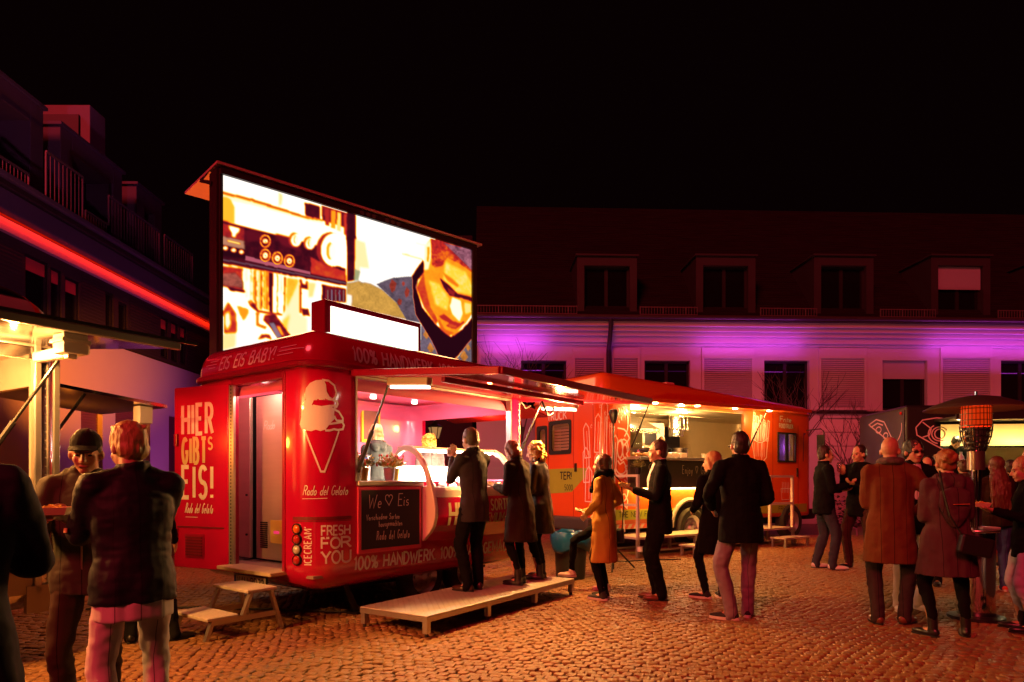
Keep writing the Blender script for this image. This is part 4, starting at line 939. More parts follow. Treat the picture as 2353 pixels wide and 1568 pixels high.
for k, (x, y, l_, a, b, s_) in enumerate(((.60, .12, 'red pepper plant in a white pot at the counter end by the cone emblem', m_potw, m_leafg, 1), (.76, .22, 'yellow plant in a gold pot standing second on the ice cream counter', m_potg, m_leafy, 2),
        (.97, .06, 'pepper plant in a white pot standing third on the ice cream counter', m_potw, m_leafy, 3), (1.16, .2, 'bushy yellow plant in a gold pot beside the display case', m_potg, m_leafy, 4))):
    pot(T2W(x, y, 1.336), l_, a, b, s_, group='pot plants on the ice cream counter')
# ================================================================= video screen trailer
SA = Vector((-4.74, 11.0, 0)); sdir = Vector((.732, .682, 0)); SR = math.atan2(sdir.y, sdir.x)
scr = thing('video_screen', 'large glowing outdoor video screen raised behind the red trailer', 'video screen', SA, SR)
SW, S0, S1 = 5.27, 3.36, 6.35
m_case = mat('screen_casing', (.035, .016, .016), .5, var=.2)
mb = MB(); mb.box((-.06, .012, S0 - .06), (SW + .14, .35, S1 + .13)); mb.build('casing', m_case, scr, bevel=.01)
mb = MB()
for lo, hi in (((-.05, -.05, S1 + .002), (SW + .12, .01, S1 + .12)), ((SW + .002, -.05, S0), (SW + .12, .01, S1)), ((-.05, -.05, S0 - .06), (SW + .12, .01, S0 - .002))): mb.box(lo, hi)
mb.build('screen_frame', m_case, scr)
mb = MB(); mb.box((-.12, -.07, S1 + .14), (SW + .25, 1.55, S1 + .18)); mb.build('canopy', mat('canopy_panel', (.62, .40, .33), .6), scr)
mb = MB(); mb.box((-.10, .02, S0 - .1), (-.065, .35, S1 + .1)); mb.bar((-.1, .2, S1 - .1), (-.1, .75, S1 + .12), .05, .06); mb.build('side_post', m_case, scr)
mb = MB(); mb.box((SW / 2 - .3, .36, 1.0), (SW / 2 + .3, .9, S1 - .5)); mb.build('mast', m_case, scr)
mb = MB(); mb.box((-.3, .2, .45), (SW + .6, 1.7, 1.3)); mb.build('trailer_base', m_case, scr)
for x in (1.9, 2.9):
    wheel(scr, (x, .3, .33), .33, .2); wheel(scr, (x, 1.6, .33), .33, .2)
for k, x in enumerate((2.55, 2.68, 2.81, 3.1, 3.23, 3.36)):
    mb = MB(); mb.cyl((x, -.051, S1 + .06), (x, -.056, S1 + .06), .045, n=12); mb.build('frame_badge', m_rail, scr)
# the picture on the screen: a close-up of a coffee machine and of a man bending over it
def picture():
    nx, ny = 460, 262; u, v = np.meshgrid(np.linspace(0, 1, nx + 1), np.linspace(0, 1, ny + 1)); zl, zr = 11.0, 14.6
    ix = (629 * zl * (1 - u) + 1324.3 * zr * u) / (zl * (1 - u) + zr * u); fr = (ix - 629) / (1324.3 - 629)
    yt = 491.7 + fr * (704 - 491.7); yb = 998.7 + fr * (1085.6 - 998.7); iy = yt + (yb - yt) * v
    P3 = np.stack([ix.ravel() / 14, iy.ravel() / 14, np.zeros(ix.size)], 1); N1 = vnoise(P3 + 9.3, 1).reshape(ix.shape); N2 = vnoise(P3 * 3.3 + 5.1, 2).reshape(ix.shape)
    wx, wy = ix + 1.2 * N1, iy + 1.2 * N1; Lm = np.ones(ix.shape); OV = np.zeros(ix.shape + (3,)); OA = np.zeros(ix.shape)
    def blur(m, k):
        for _ in range(k):
            m = m.copy(); m[1:-1] = (m[:-2] + 2 * m[1:-1] + m[2:]) / 4; m[:, 1:-1] = (m[:, :-2] + 2 * m[:, 1:-1] + m[:, 2:]) / 4
        return m
    def mask(pts, k):
        ins = np.zeros(wx.shape, bool); n = len(pts)
        for i in range(n):
            (x0, y0), (x1, y1) = pts[i], pts[(i + 1) % n]
            if y0 != y1: ins ^= ((y0 > wy) != (y1 > wy)) & (wx < (x1 - x0) * (wy - y0) / (y1 - y0) + x0)
        return blur(ins.astype(float), k)
    def mk(ox, oy, sc):
        f = lambda p: (ox + p[0] / sc, oy + p[1] / sc)
        def lum(pts, val, k=1, nz=0.):
            m = mask([f(p) for p in pts], k); Lm[:] = Lm * (1 - m) + m * np.clip(val + nz * N1 + nz * .6 * N2, 0, 1.05); OA[:] *= (1 - m)
        def tint(pts, col, k=2, a=1., nz=0.):
            m = mask([f(p) for p in pts], k) * a; w = m[..., None]; OV[:] = OV * (1 - w) + np.array(col) * np.clip(1 + nz * N1 + nz * .6 * N2, .1, 3)[..., None] * w; OA[:] = OA * (1 - m) + m
        def disc(cx, cy, rx, ry, val, k=1):
            cx, cy = f((cx, cy)); m = blur((((ix - cx) / rx * sc) ** 2 + ((iy - cy) / ry * sc) ** 2 < 1).astype(float), k); Lm[:] = Lm * (1 - m) + m * val; OA[:] *= (1 - m)
        return lum, tint, disc
    lum, tint, disc = mk(620, 470, 2.716)
    lum([(25, 205), (240, 255), (640, 380), (780, 410), (780, 430), (640, 400), (240, 285), (25, 240)], .86, 3); lum([(25, 185), (250, 240), (660, 375), (780, 400), (780, 410), (640, 385), (240, 258), (25, 203)], .42, 1)
    lum([(20, 215), (80, 240), (112, 300), (112, 425), (20, 410)], .68, 2); lum([(445, 190), (480, 210), (470, 285), (445, 300)], .8, 2)
    lum([(645, 270), (760, 300), (760, 395), (650, 368)], .14, 1, .04)
    lum([(775, 290), (1035, 370), (1035, 700), (965, 640), (955, 460), (775, 405)], .24, 1, .05)
    for x, q, w in ((815, .36, 16), (862, .62, 18), (905, .78, 16), (955, .42, 14), (985, .55, 12), (1005, .25, 10)): lum([(x - w, 300 + (x - 775) * .3), (x + w, 305 + (x - 775) * .3), (x + w, 430 + (x - 775) * .5), (x - w, 420 + (x - 775) * .5)], q, 1)
    lum([(20, 405), (190, 450), (540, 545), (640, 565), (760, 600), (760, 650), (840, 730), (955, 770), (962, 880), (690, 822), (20, 690)], .13, 1, .05)
    lum([(690, 680), (820, 745), (955, 790), (960, 868), (690, 808)], .41, 1, .03); lum([(420, 500), (560, 540), (620, 640), (470, 590)], .24, 3); lum([(190, 470), (330, 500), (300, 560), (200, 560)], .2, 3)
    tint([(190, 668), (690, 795), (690, 818), (190, 705)], (.50, .10, .15), 1)
    lum([(22, 425), (185, 460), (185, 622), (22, 588)], .33, 1, .06); tint([(22, 520), (185, 560), (185, 622), (22, 588)], (.62, .28, .16), 3, .9); lum([(68, 440), (152, 460), (140, 492), (122, 500), (116, 532), (94, 526), (88, 490), (74, 470)], 1., 1); lum([(55, 548), (155, 574), (155, 588), (55, 562)], .9, 1)
    lum([(22, 590), (190, 628), (190, 692), (22, 672)], .05, 1)
    for x, y in ((42, 612), (103, 628), (163, 642)): disc(x, y, 20, 16, .95)
    for x, y in ((345, 560), (345, 668), (437, 690), (528, 711)): disc(x, y, 41, 49, .92, 0); disc(x, y, 33, 40, .13, 0); disc(x, y, 22, 24 if y > 600 else 17, .98, 1); disc(x, y + 2, 7, 6, .5, 0)
    for x, y, r in ((577, 550, 44), (684, 577, 40)): disc(x - 10, y, r, r * 1.25, .42, 1); disc(x + 4, y + 4, r * .9, r * 1.1, 1., 1); disc(x - 2, y, r * .36, r * .75, .62, 1); disc(x + 5, y + 2, r * .28, r * .62, .95, 1)
    disc(840, 625, 108, 130, .32, 1); disc(868, 628, 100, 126, 1., 1); disc(838, 636, 30, 66, .62, 1); disc(858, 640, 28, 60, .96, 2)
    lum([(20, 685), (962, 868), (962, 900), (20, 728)], .15, 1, .05); tint([(20, 690), (962, 872), (962, 886), (20, 706)], (.20, .08, .12), 1, .8)
    lum, tint, disc = mk(620, 740, 3.447)
    lum([(25, 15), (222, 40), (220, 242), (25, 215)], .36, 1, .08); tint([(25, 90), (150, 80), (220, 160), (220, 230), (25, 200)], (.46, .13, .09), 4, .8, .3); lum([(70, 212), (242, 248), (242, 272), (95, 252)], .1, 1)
    for x, w, q, y1 in ((255, 14, .9, 330), (300, 8, .7, 350), (330, 11, .6, 360), (346, 6, .25, 420), (372, 9, .75, 430), (398, 12, .42, 440), (430, 8, .55, 440), (455, 9, .4, 445), (555, 7, .58, 470), (590, 10, .85, 300)): lum([(x - w, 45 + (x - 250) * .12), (x + w, 47 + (x - 250) * .12), (x + w, y1), (x - w, y1 - 10)], q, 1, .08)
    lum([(470, 75), (514, 88), (508, 475), (474, 450)], .12, 1); lum([(618, 120), (638, 125), (630, 440), (608, 482), (616, 380)], .18, 1)
    lum([(640, 125), (772, 150), (772, 480), (845, 520), (845, 720), (690, 690), (590, 560), (622, 480)], .84, 4); lum([(650, 130), (760, 150), (700, 300), (650, 420), (640, 300)], .68, 4, .04); lum([(600, 540), (680, 480), (650, 640), (610, 600)], .74, 4)
    lum([(775, 150), (852, 170), (850, 245), (780, 232)], .2, 1, .06); lum([(772, 150), (790, 150), (786, 475), (768, 470)], .3, 1); lum([(784, 425), (852, 430), (872, 505), (800, 492)], .2, 1); lum([(795, 150), (835, 160), (830, 200), (795, 190)], .95, 1); lum([(850, 172), (930, 185), (900, 320), (850, 330)], .78, 3)
    lum([(985, 195), (1022, 208), (1020, 355), (985, 345)], .12, 1); lum([(1020, 205), (1216, 240), (1216, 375), (1020, 355)], .22, 1, .05)
    for k in range(5): tint([(1035 + k * 38, 250), (1050 + k * 38, 250), (1048 + k * 38, 372), (1032 + k * 38, 368)], (.32, .20, .30) if k % 2 else (.40, .16, .14), 1, .8)
    lum([(28, 450), (80, 362), (162, 480), (162, 665), (38, 662)], .40, 1, .06); lum([(50, 480), (88, 450), (104, 560), (70, 640), (50, 580)], .92, 3); lum([(160, 398), (278, 430), (272, 482), (225, 545), (190, 480)], .6, 1)
    lum([(270, 355), (332, 370), (372, 442), (600, 478), (602, 496), (360, 458), (290, 402)], .25, 1); lum([(285, 345), (320, 350), (310, 390), (285, 385)], .55, 1)
    lum([(345, 470), (380, 450), (372, 570), (452, 600), (440, 628), (350, 592)], .48, 1); lum([(430, 488), (532, 478), (692, 702), (560, 714), (480, 600), (418, 540)], .26, 1, .08); tint([(470, 560), (520, 560), (600, 700), (550, 710)], (.34, .26, .36), 2, .8); lum([(545, 590), (580, 600), (620, 690), (590, 680)], .7, 2)
    lum([(365, 725), (400, 668), (482, 680), (500, 725), (440, 704)], .3, 1); lum([(20, 665), (162, 660), (150, 800), (20, 835)], .80, 4)
    lum, tint, disc = mk(980, 600, 2.132)
    lum([(-8, -10), (40, 8), (38, 395), (-8, 405)], .12, 1, .04); lum([(38, 150), (100, 172), (126, 330), (72, 322), (60, 402), (38, 385)], .82, 3); tint([(35, 330), (70, 340), (60, 400), (30, 400)], (.25, .33, .16), 3, .8)
    lum([(318, 233), (442, 270), (442, 281), (318, 246)], .78, 1); lum([(400, 170), (470, 190), (470, 200), (400, 182)], .9, 2)
    tint([(-10, 412), (60, 400), (140, 420), (200, 450), (290, 530), (352, 632), (-10, 552)], (.62, .32, .06), 2, 1., .22); lum([(-10, 480), (20, 490), (15, 560), (-10, 556)], .95, 3)
    tint([(165, 420), (270, 380), (380, 375), (415, 355), (400, 560), (445, 652), (345, 632), (285, 530)], (.13, .085, .12), 1, 1., .35)
    for x, y, rx, ry in ((265, 430, 22, 40), (350, 470, 15, 34), (305, 525, 16, 22), (330, 420, 10, 14)): tint([(x - rx, y), (x - rx * .3, y - ry), (x + rx, y - ry * .4), (x + rx * .6, y + ry * .7), (x - rx * .4, y + ry)], (.34, .03, .01), 1, .9, .3)
    tint([(435, 655), (520, 760), (560, 905), (425, 860)], (.17, .12, .17), 1, 1., .35); tint([(620, 905), (740, 735), (740, 950)], (.15, .11, .14), 1, 1., .35)
    for x, y, r in ((465, 720, 20), (490, 800, 22), (690, 850, 24), (650, 880, 18), (715, 800, 14)): tint([(x - r, y), (x, y - r * 1.5), (x + r, y + r * .2), (x, y + r * 1.4)], (.62, .20, .02), 1, .9, .3)
    lum([(380, 370), (446, 278), (462, 340), (412, 400), (402, 440), (440, 560), (520, 660), (610, 735), (680, 690), (740, 620), (740, 745), (640, 865), (560, 900), (500, 765), (400, 600), (384, 480)], .03, 1)
    lum([(404, 440), (446, 355), (525, 420), (505, 560), (535, 640), (522, 662), (450, 560)], .43, 2, .03)
    lum([(448, 340), (470, 180), (492, 148), (560, 185), (740, 330), (740, 600), (690, 662), (632, 728), (580, 716), (540, 662), (530, 620), (490, 560), (460, 440)], .60, 2, .035)
    lum([(455, 200), (490, 158), (497, 250), (480, 335), (452, 340)], .86, 2); lum([(470, 205), (485, 200), (480, 290), (470, 290)], .6, 1)
    lum([(492, 148), (740, 215), (740, 355), (665, 302), (592, 268), (562, 312), (520, 325), (498, 312)], .40, 1, .13); tint([(565, 175), (740, 222), (740, 345), (655, 262)], (.30, .13, .20), 3, .85, .6)
    lum([(580, 290), (700, 350), (735, 420), (735, 488), (640, 470), (562, 395)], .75, 7, .03); lum([(480, 400), (540, 420), (602, 505), (592, 580), (520, 545)], .76, 7, .03)
    lum([(545, 385), (600, 428), (650, 478), (740, 503), (740, 526), (660, 502), (605, 490), (570, 445)], .14, 1); lum([(590, 440), (640, 470), (630, 495), (600, 480)], .3, 1); lum([(560, 350), (620, 390), (660, 430), (650, 440), (590, 400)], .52, 2)
    lum([(620, 498), (670, 520), (684, 600), (665, 646), (622, 602), (604, 550)], .92, 4); lum([(690, 530), (735, 540), (735, 590), (695, 600)], .78, 3)
    lum([(538, 610), (570, 598), (622, 640), (668, 655), (690, 640), (690, 655), (640, 690), (580, 672), (602, 652), (560, 632)], .36, 1); lum([(600, 655), (650, 668), (640, 684), (595, 672)], .45, 1)
    lum([(530, 625), (548, 640), (575, 690), (635, 712), (600, 730), (550, 692)], .48, 2)
    Lm[:] = blur(Lm, 2)
    KX = [0, .12, .25, .40, .52, .64, .74, .86, 1.0]; KC = [(.010, .0015, .005), (.055, .003, .010), (.17, .006, .016), (.62, .025, .018), (.95, .17, .008), (1.05, .42, .012), (1.1, .72, .05), (1.15, 1.0, .62), (1.3, 1.2, 1.1)]
    C = np.stack([np.interp(Lm, KX, [k[c] for k in KC]) for c in range(3)], -1); C = C * (1 - OA[..., None]) + OV * OA[..., None]
    me = bpy.data.meshes.new('screen_picture'); vs = np.zeros(((nx + 1) * (ny + 1), 3)); vs[:, 0] = (u * SW).ravel(); vs[:, 1] = 0; vs[:, 2] = (S1 - v * (S1 - S0)).ravel()
    i = np.arange(ny)[:, None] * (nx + 1) + np.arange(nx)[None]; fs = np.stack([i, i + nx + 1, i + nx + 2, i + 1], -1).reshape(-1, 4)
    me.vertices.add(len(vs)); me.vertices.foreach_set('co', vs.ravel()); me.loops.add(fs.size); me.loops.foreach_set('vertex_index', fs.ravel().astype(np.int32))
    me.polygons.add(len(fs)); me.polygons.foreach_set('loop_start', (np.arange(len(fs)) * 4).astype(np.int32)); me.polygons.foreach_set('loop_total', np.full(len(fs), 4, np.int32)); me.update(calc_edges=True)
    at = me.color_attributes.new('picture', 'FLOAT_COLOR', 'POINT'); at.data.foreach_set('color', np.concatenate([C.reshape(-1, 3), np.ones((len(vs), 1))], 1).ravel().astype(np.float32))
    m = bpy.data.materials.new('screen_pixels'); m.use_nodes = True; t = m.node_tree; t.nodes.remove(t.nodes['Principled BSDF'])
    a = _n(t, 'ShaderNodeVertexColor', layer_name='picture'); e = _n(t, 'ShaderNodeEmission'); e.inputs[1].default_value = 1.0; t.links.new(a.outputs[0], e.inputs[0]); t.links.new(e.outputs[0], t.nodes['Material Output'].inputs[0])
    m.cycles.emission_sampling = 'NONE'
    me.materials.append(m); o = bpy.data.objects.new('screen_picture', me); COL.objects.link(o); o.parent = scr
picture()
lamp('AREA', (SW / 2, -.10, (S0 + S1) / 2), 260, (1, .40, .16), scr, SW * .95, aim=(SW / 2, -6, S0 - 1.2), sy=2.8, name='screen_light')
lamp('SPOT', (.4, 1.0, 3.2), 500, (1, .16, .02), scr, .05, aim=(.5, .85, 6.4), angle=110, name='canopy_fill_light')  # unseen orange spot added to light the underside of the canopy
# ================================================================= orange food truck
OU = Vector((.822, .569, 0)).normalized(); OV = Vector((-OU.y, OU.x, 0)); OC = Vector((1.617, 12.0, 0)); OR_ = math.atan2(OU.y, OU.x)
def O2W(x, y, z=0): return OC + OU * x + OV * y + Vector((0, 0, z))
trk = thing('food_truck', 'orange step van food truck with white food drawings, raised awning and chalk counter', 'food truck', OC, OR_)
m_or = mat('orange_paint', (.66, .085, .012), .34, coat=.5, var=.07, scale=1.4)
m_or2 = mat('orange_flap', (.72, .17, .03), .22, metal=.35, var=.06)
m_green = mat('green_print', (.30, .34, .03), .5, var=.12, scale=5)
m_blk = mat('black_print', (.012, .012, .012), .6, var=.05)
TL, TW, TRC = 6.7, 2.2, .28
def perim_map(L_, W_, r, ins=lambda z: 0.):
    def f(t, z, off=0.):
        if t > r: p, nr = (min(t, L_ - r), 0.), (0., -1.)
        elif t < -r: p, nr = (0., -t), (-1., 0.)
        else: a = (t + r) / (2 * r) * PI / 2; nr = (-math.cos(a), -math.sin(a)); p = (r + r * nr[0], r + r * nr[1])
        if t > L_ - r: a = min(1, (t - L_ + r) / (2 * r)) * PI / 2; nr = (math.sin(a), -math.cos(a)); p = (L_ - r + r * nr[0], r + r * nr[1])
        d = off - ins(z); return (p[0] + nr[0] * d, p[1] + nr[1] * d, z)
    return f
OM = perim_map(TL, TW, TRC)
oh = [('side', .69, 4.05, 1.77, 2.76), ('rear', .88, 1.52, 1.87, 2.47), ('side', 5.25, 5.95, 1.75, 2.42), ('rear', 1.62, 1.92, 1.80, 2.40)]
lo = perim(TL, TW, TRC, (.69, 4.05, 5.25, 5.95), (), (), (.88, 1.52, 1.62, 1.92))
ZO = [(.52, .03), (.56, 0), (.75, 0), (1.75, 0), (1.77, 0), (1.80, 0), (1.87, 0), (2.40, 0), (2.42, 0), (2.47, 0), (2.76, 0), (2.86, 0)]
mb = MB(); shell(mb, lo, ZO, oh, bot=True); mb.build('body', m_or, trk, True)
m_cream2 = mat('steel_lining', (.70, .52, .27), .35, metal=.2, var=.1, scale=3)
mb = MB(); shell(mb, lo, [(.7, 0), (1.75, 0), (1.77, 0), (1.80, 0), (1.87, 0), (2.40, 0), (2.42, 0), (2.47, 0), (2.76, 0), (2.80, 0)], oh, off=-.06, flip=True, top=True); mb.build('interior_lining', m_cream2, trk, True)
mb = MB(); mb.box((.1, .1, .68), (TL - .1, TW - .1, .70)); mb.build('floor', m_steel, trk)
mb = MB(); n0 = len(mb.v); shell(mb, lo, [(2.86, -.03), (2.90, -.03), (2.905, 0), (3.20, .05), (3.30, .14), (3.35, .32)], [], top=True)
mb.v = [(x, y, 2.86 + (z - 2.86) * (1.0 if x < .3 else max(.42, 1. - (x - .3) * .09))) for x, y, z in mb.v]; mb.build('roof', m_or, trk, True)
def om(a, b, o): return OM(a, b, o)
# awning flap
def OF(x, y, o=0.): return (x, -y, 2.80 + (.018 * (x - 3)) - .02 * y + o)
mb = MB(); q0, q1, qd = .52, 5.55, .62
mb.add([OF(q0, 0), OF(q1, 0), OF(q1, qd), OF(q0, qd), OF(q0, 0, .03), OF(q1, 0, .03), OF(q1, qd, .03), OF(q0, qd, .03)], [(0, 1, 2, 3), (7, 6, 5, 4), (0, 4, 5, 1), (1, 5, 6, 2), (2, 6, 7, 3), (3, 7, 4, 0)]); aw = mb.build('awning', m_or2, trk)
mb = MB(); mb.bar(Vector(OF(q0, qd, .012)), Vector(OF(q1, qd, .012)), .05, .075); mb.build('awning_rim', m_or, aw, bevel=.01)
for x in (.95, 2.1, 3.25, 4.4):
    mb = MB(); c = Vector(OF(x, .38)); mb.cyl(c + Vector((0, 0, -.001)), c + Vector((0, 0, -.02)), .05, n=12); mb.build('led_spot', m_led, aw)
    lamp('POINT', (x, -.40, 2.66), 52, (1, .46, .11), trk, .05)
for x in (1.6, 3.0):
    mb = MB(); mb.cyl((x, .7, 2.795), (x, .7, 2.77), .05, n=12); mb.build('led_spot', m_led, trk); lamp('POINT', (x, .8, 2.6), 105, (1, .66, .30), trk, .05)
for x, xx in ((.66, .72), (4.1, 4.15)):
    a, b = Vector(OF(x, .52, -.02)), Vector((xx, -.01, 1.95)); mid = a.lerp(b, .5); mb = MB(); mb.cyl(a, mid, .010, n=8); mb.cyl(mid, b, .018, n=8); mb.build('gas_strut', m_blackgloss, trk, True)
# counter, chalk apron, light strip under it
mb = MB(); mb.box((.60, -.34, 1.725), (4.12, .35, 1.775)); mb.build('counter', m_alu, trk, bevel=.008)
mb = MB(); mb.box((.62, -.06, 1.20), (4.08, -.004, 1.72)); ap = mb.build('chalk_apron', mat('grey_chalkboard', (.045, .04, .036), .8, var=.35, scale=3), trk)
mb = MB(); am = lambda a, b, o: (a, -.0605 - o, b); text(mb, 'Cali', 1.12, 1.53, .12, .010, am, fit=.26, off=.001); mb.build('chalk_writing', m_chalkw, ap); mb = MB(); text(mb, 'Enjoy \u2661 Gourmet Food', 2.05, 1.47, .16, .011, am, fit=1.35, off=.001); mb.build('chalk_writing', m_chalkw, ap); mb = MB(); text(mb, 'Tacos', 3.62, 1.53, .13, .010, am, fit=.36, off=.001); mb.build('chalk_writing', m_chalkw, ap)
mb = MB(); mb.box((.66, -.055, 1.165), (4.05, -.02, 1.195)); mb.build('light_strip', glow('counter_strip', (1, .66, .16), 16), trk)
lamp('AREA', (2.35, -.12, 1.17), 60, (1, .50, .08), trk, 3.3, aim=(2.35, .02, .6), sy=.04)
# doors, windows, seams
for s0, s1, z0, z1, sd in ((.88, 1.52, 1.87, 2.47, 'rear'), (1.62, 1.92, 1.80, 2.40, 'rear')):
    def rr_(a, b, r=.10): return arc(b[0] - r, b[1] - r, r, r, 0, 90, 5) + arc(a[0] + r, b[1] - r, r, r, 90, 180, 5) + arc(a[0] + r, a[1] + r, r, r, 180, 270, 5) + arc(b[0] - r, a[1] + r, r, r, 270, 360, 5)
    q = rr_((s0, z0), (s1, z1)); qi = rr_((s0 + .04, z0 + .04), (s1 - .04, z1 - .04), .07); n = len(q); mb = MB()
    # rubber surround covering the square cut-out's corners
    q = rr_((s0 - .03, z0 - .03), (s1 + .03, z1 + .03), .05)
    mb.add([(-.012, a, b) for a, b in q] + [(-.012, a, b) for a, b in qi] + [(.03, a, b) for a, b in qi], [(i, n + i, n + (i + 1) % n, (i + 1) % n) for i in range(n)] + [(n + i, 2 * n + i, 2 * n + (i + 1) % n, n + (i + 1) % n) for i in range(n)])
    w_ = mb.build('rear_window', m_black, trk)
    mb = MB(); mb.add([(-.004, a, b) for a, b in qi], [tuple(range(n))[::-1]]); mb.build('pane', glass('window_glass', (.75, .72, .70), .10), w_)
    mb = MB()
    for k in range(10): mb.box((.10, s0, z0 + k * .06), (.11, s1, z0 + k * .06 + .045))
    mb.build('window_blind', mat('pale_slat_blind', (.62, .45, .36), .6), w_)
mb = MB(); ribbon(mb, [(-.80, .62), (-.80, 2.80)], .012, om, .002); ribbon(mb, [(-1.57, .62), (-1.57, 2.8)], .012, om, .002); ribbon(mb, [(-.24, .6), (-.24, 2.85)], .012, om, .002); ribbon(mb, [(.36, .6), (.36, 2.85)], .010, om, .002); ribbon(mb, [(5.08, .6), (5.08, 2.84)], .014, om, .002); ribbon(mb, [(6.05, .6), (6.05, 2.6)], .014, om, .002); mb.build('panel_seams', m_joint, trk)
mb = MB(); mb.box((-.035, .70, 1.5), (-.002, .74, 1.66)); mb.box((5.98, -.03, 1.42), (6.02, -.002, 1.62)); mb.build('door_handle', m_blackgloss, trk)
mb = MB()
for a, b in ((5.25, 5.58), (5.62, 5.95)):
    for lo_, hi_ in (((a, -.02, 1.75), (a + .035, .01, 2.42)), ((b - .035, -.02, 1.75), (b, .01, 2.42)), ((a + .035, -.02, 1.75), (b - .035, .01, 1.785)), ((a + .035, -.02, 2.385), (b - .035, .01, 2.42))): mb.box(lo_, hi_)
mb.box((5.58, -.02, 1.75), (5.62, .01, 2.42))
cw = mb.build('cab_window', m_black, trk)
for a, b in ((5.285, 5.545), (5.655, 5.915)): mb = MB(); mb.box((a, -.006, 1.785), (b, -.001, 2.385)); mb.build('pane', glass('window_glass', (.75, .72, .70), .10), cw)
mb = MB()
for k in range(14): x_ = 5.2 + k * .06; mb.add([(x_, .22 + .03 * (k % 2), 1.72), (x_ + .06, .22 + .03 * ((k + 1) % 2), 1.72), (x_ + .06, .22 + .03 * ((k + 1) % 2), 2.44), (x_, .22 + .03 * (k % 2), 2.44)], [(0, 1, 2, 3)])
mb.build('cab_catch_sheet', mat('white_catch_sheet', (.7, .66, .7), .8), cw)  # white sheet added behind the glass to catch the purple lamps
lamp('POINT', (5.9, .12, 2.1), 2.2, (.55, .14, 1), trk, .04, name='cab_fill_light'); lamp('POINT', (5.3, .12, 2.1), 1.6, (.55, .14, 1), trk, .04, name='cab_fill_light')  # purple lamps added in the cab for the reflected purple glow
mb = MB(); blob2 = [OM(a, b, .004) for a, b in ((6.24, 1.78), (6.62, 1.78), (6.72, 1.95), (6.50, 2.42), (6.26, 2.44))]; mb.add(blob2, [tuple(range(5))]); mb.build('quarter_window', mat('purple_sheen_pane', (.3, .14, .4), .12, metal=.5), trk)  # purple reflection is painted in as the pane's own colour
mb = MB(); mb.tube([(6.35, -.02, 2.5), (6.40, -.35, 2.52), (6.40, -.42, 2.45), (6.40, -.42, 1.95)], .014, 6); mb.box((6.34, -.46, 1.98), (6.38, -.28, 2.38)); mb.build('mirror', m_blackgloss, trk, bevel=.01)
mb = MB(); mb.cyl((6.3, .3, 2.93), (6.3, .3, 2.99), .035, n=10); mb.build('marker_light', mat('amber_lens', (.75, .12, .01), .12, coat=1, emit=(1, .25, .02), estr=.5), trk)
mb = MB(); mb.box((2.05, .35, 3.18), (2.3, .6, 3.32)); mb.build('roof_vent', mat('pink_vent', (.7, .35, .25), .5), trk, bevel=.03); mb = MB(); mb.box((2.36, .3, 3.14), (2.85, .7, 3.26)); mb.build('roof_hatch', m_blackgloss, trk, bevel=.03)
# prints: green strokes, lettering, stripe
def flat(poly, off): mb = MB(); k = len(poly) // 2; mb.add([OM(a, b, off) for a, b in poly], [(i, i + 1, len(poly) - 2 - i, len(poly) - 1 - i) for i in range(k - 1)]); return mb
gp = [(-2.1, 1.55), (-1.5, 1.56), (-1.0, 1.565), (-.70, 1.57), (-.50, 1.57), (-.42, 1.56), (-.44, 1.40), (-.56, 1.33), (-.85, 1.12), (-1.1, 1.10), (-1.5, 1.08), (-2.1, 1.10)]
flat(gp, .003).build('green_stroke', m_green, trk)
mb = MB(); text(mb, 'TER!', -1.20, 1.36, .135, .026, om, fit=.34, off=.005); mb.build('stroke_lettering', m_blk, trk); mb = MB(); text(mb, '5000', -1.06, 1.15, .105, .013, om, fit=.24, off=.005); mb.build('stroke_lettering', m_blk, trk)
mb = MB(); text(mb, 'FOOD', -1.52, 2.68, .15, .026, om, fit=.50, off=.004); mb.build('rear_lettering', m_white, trk); mb = MB(); text(mb, 'TRUCK', -1.60, 2.52, .14, .026, om, fit=.60, off=.004); mb.build('rear_lettering', m_white, trk)
for a_, b_ in ((.30, 1.95), (3.6, 6.05), (6.07, 6.40)): mb = MB(); mb.add([OM(a, b, .003) for a, b in ((a_, .80), (b_, .80), (b_, .61), (a_, .61))], [(0, 3, 2, 1)]); mb.build('green_stripe', m_green, trk)
mb = MB(); text(mb, 'THE NEW FOODTRUCK', .40, .66, .10, .015, om, fit=1.45, off=.005); mb.build('stripe_lettering', m_blk, trk); mb = MB(); text(mb, 'FRITTE', 5.3, .66, .09, .012, om, fit=.45, off=.005); mb.build('stripe_lettering', m_blk, trk)
mb = MB(); text(mb, 'Frite', 5.35, 2.66, .12, .018, om, fit=.42, off=.004); mb.build('cab_lettering', m_white, trk); mb = MB(); text(mb, 'FOODTRUCK', 5.32, 2.52, .09, .018, om, fit=.52, off=.004); mb.build('cab_lettering', m_white, trk)
# drawings: fries bundle on the corner, burger figure, fries carton
fr = random.Random(12); mb = MB()
def stick(x, z, l, w, a):
    ca, sa = math.cos(a), math.sin(a)
    def q(u_, v_): return (x + u_ * ca - v_ * sa * .6, z + u_ * sa * .6 + v_ * ca)
    ribbon(mb, [q(0, 0), q(0, l), q(w * .5, l + w * .6), q(w, l), q(w, 0), q(0, 0)], .019, om, .003 + fr.uniform(0, .002)); ribbon(mb, [q(w * .6, .05), q(w * .6, l * .9)], .012, om, .0055)
for x, z, l, w, a in ((-.47, 1.75, .55, .15, .12), (-.50, 1.30, .55, .16, .06), (-.46, .95, .55, .17, -.05), (-.20, 1.85, .62, .13, -.08), (-.06, 1.70, 1.0, .14, -.06), (.10, 1.75, .72, .13, .05), (-.16, 1.25, .50, .12, .1), (.05, 1.15, .55, .12, -.1), (.2, 1.5, .6, .12, -.15)): stick(x, z, l, w, a)
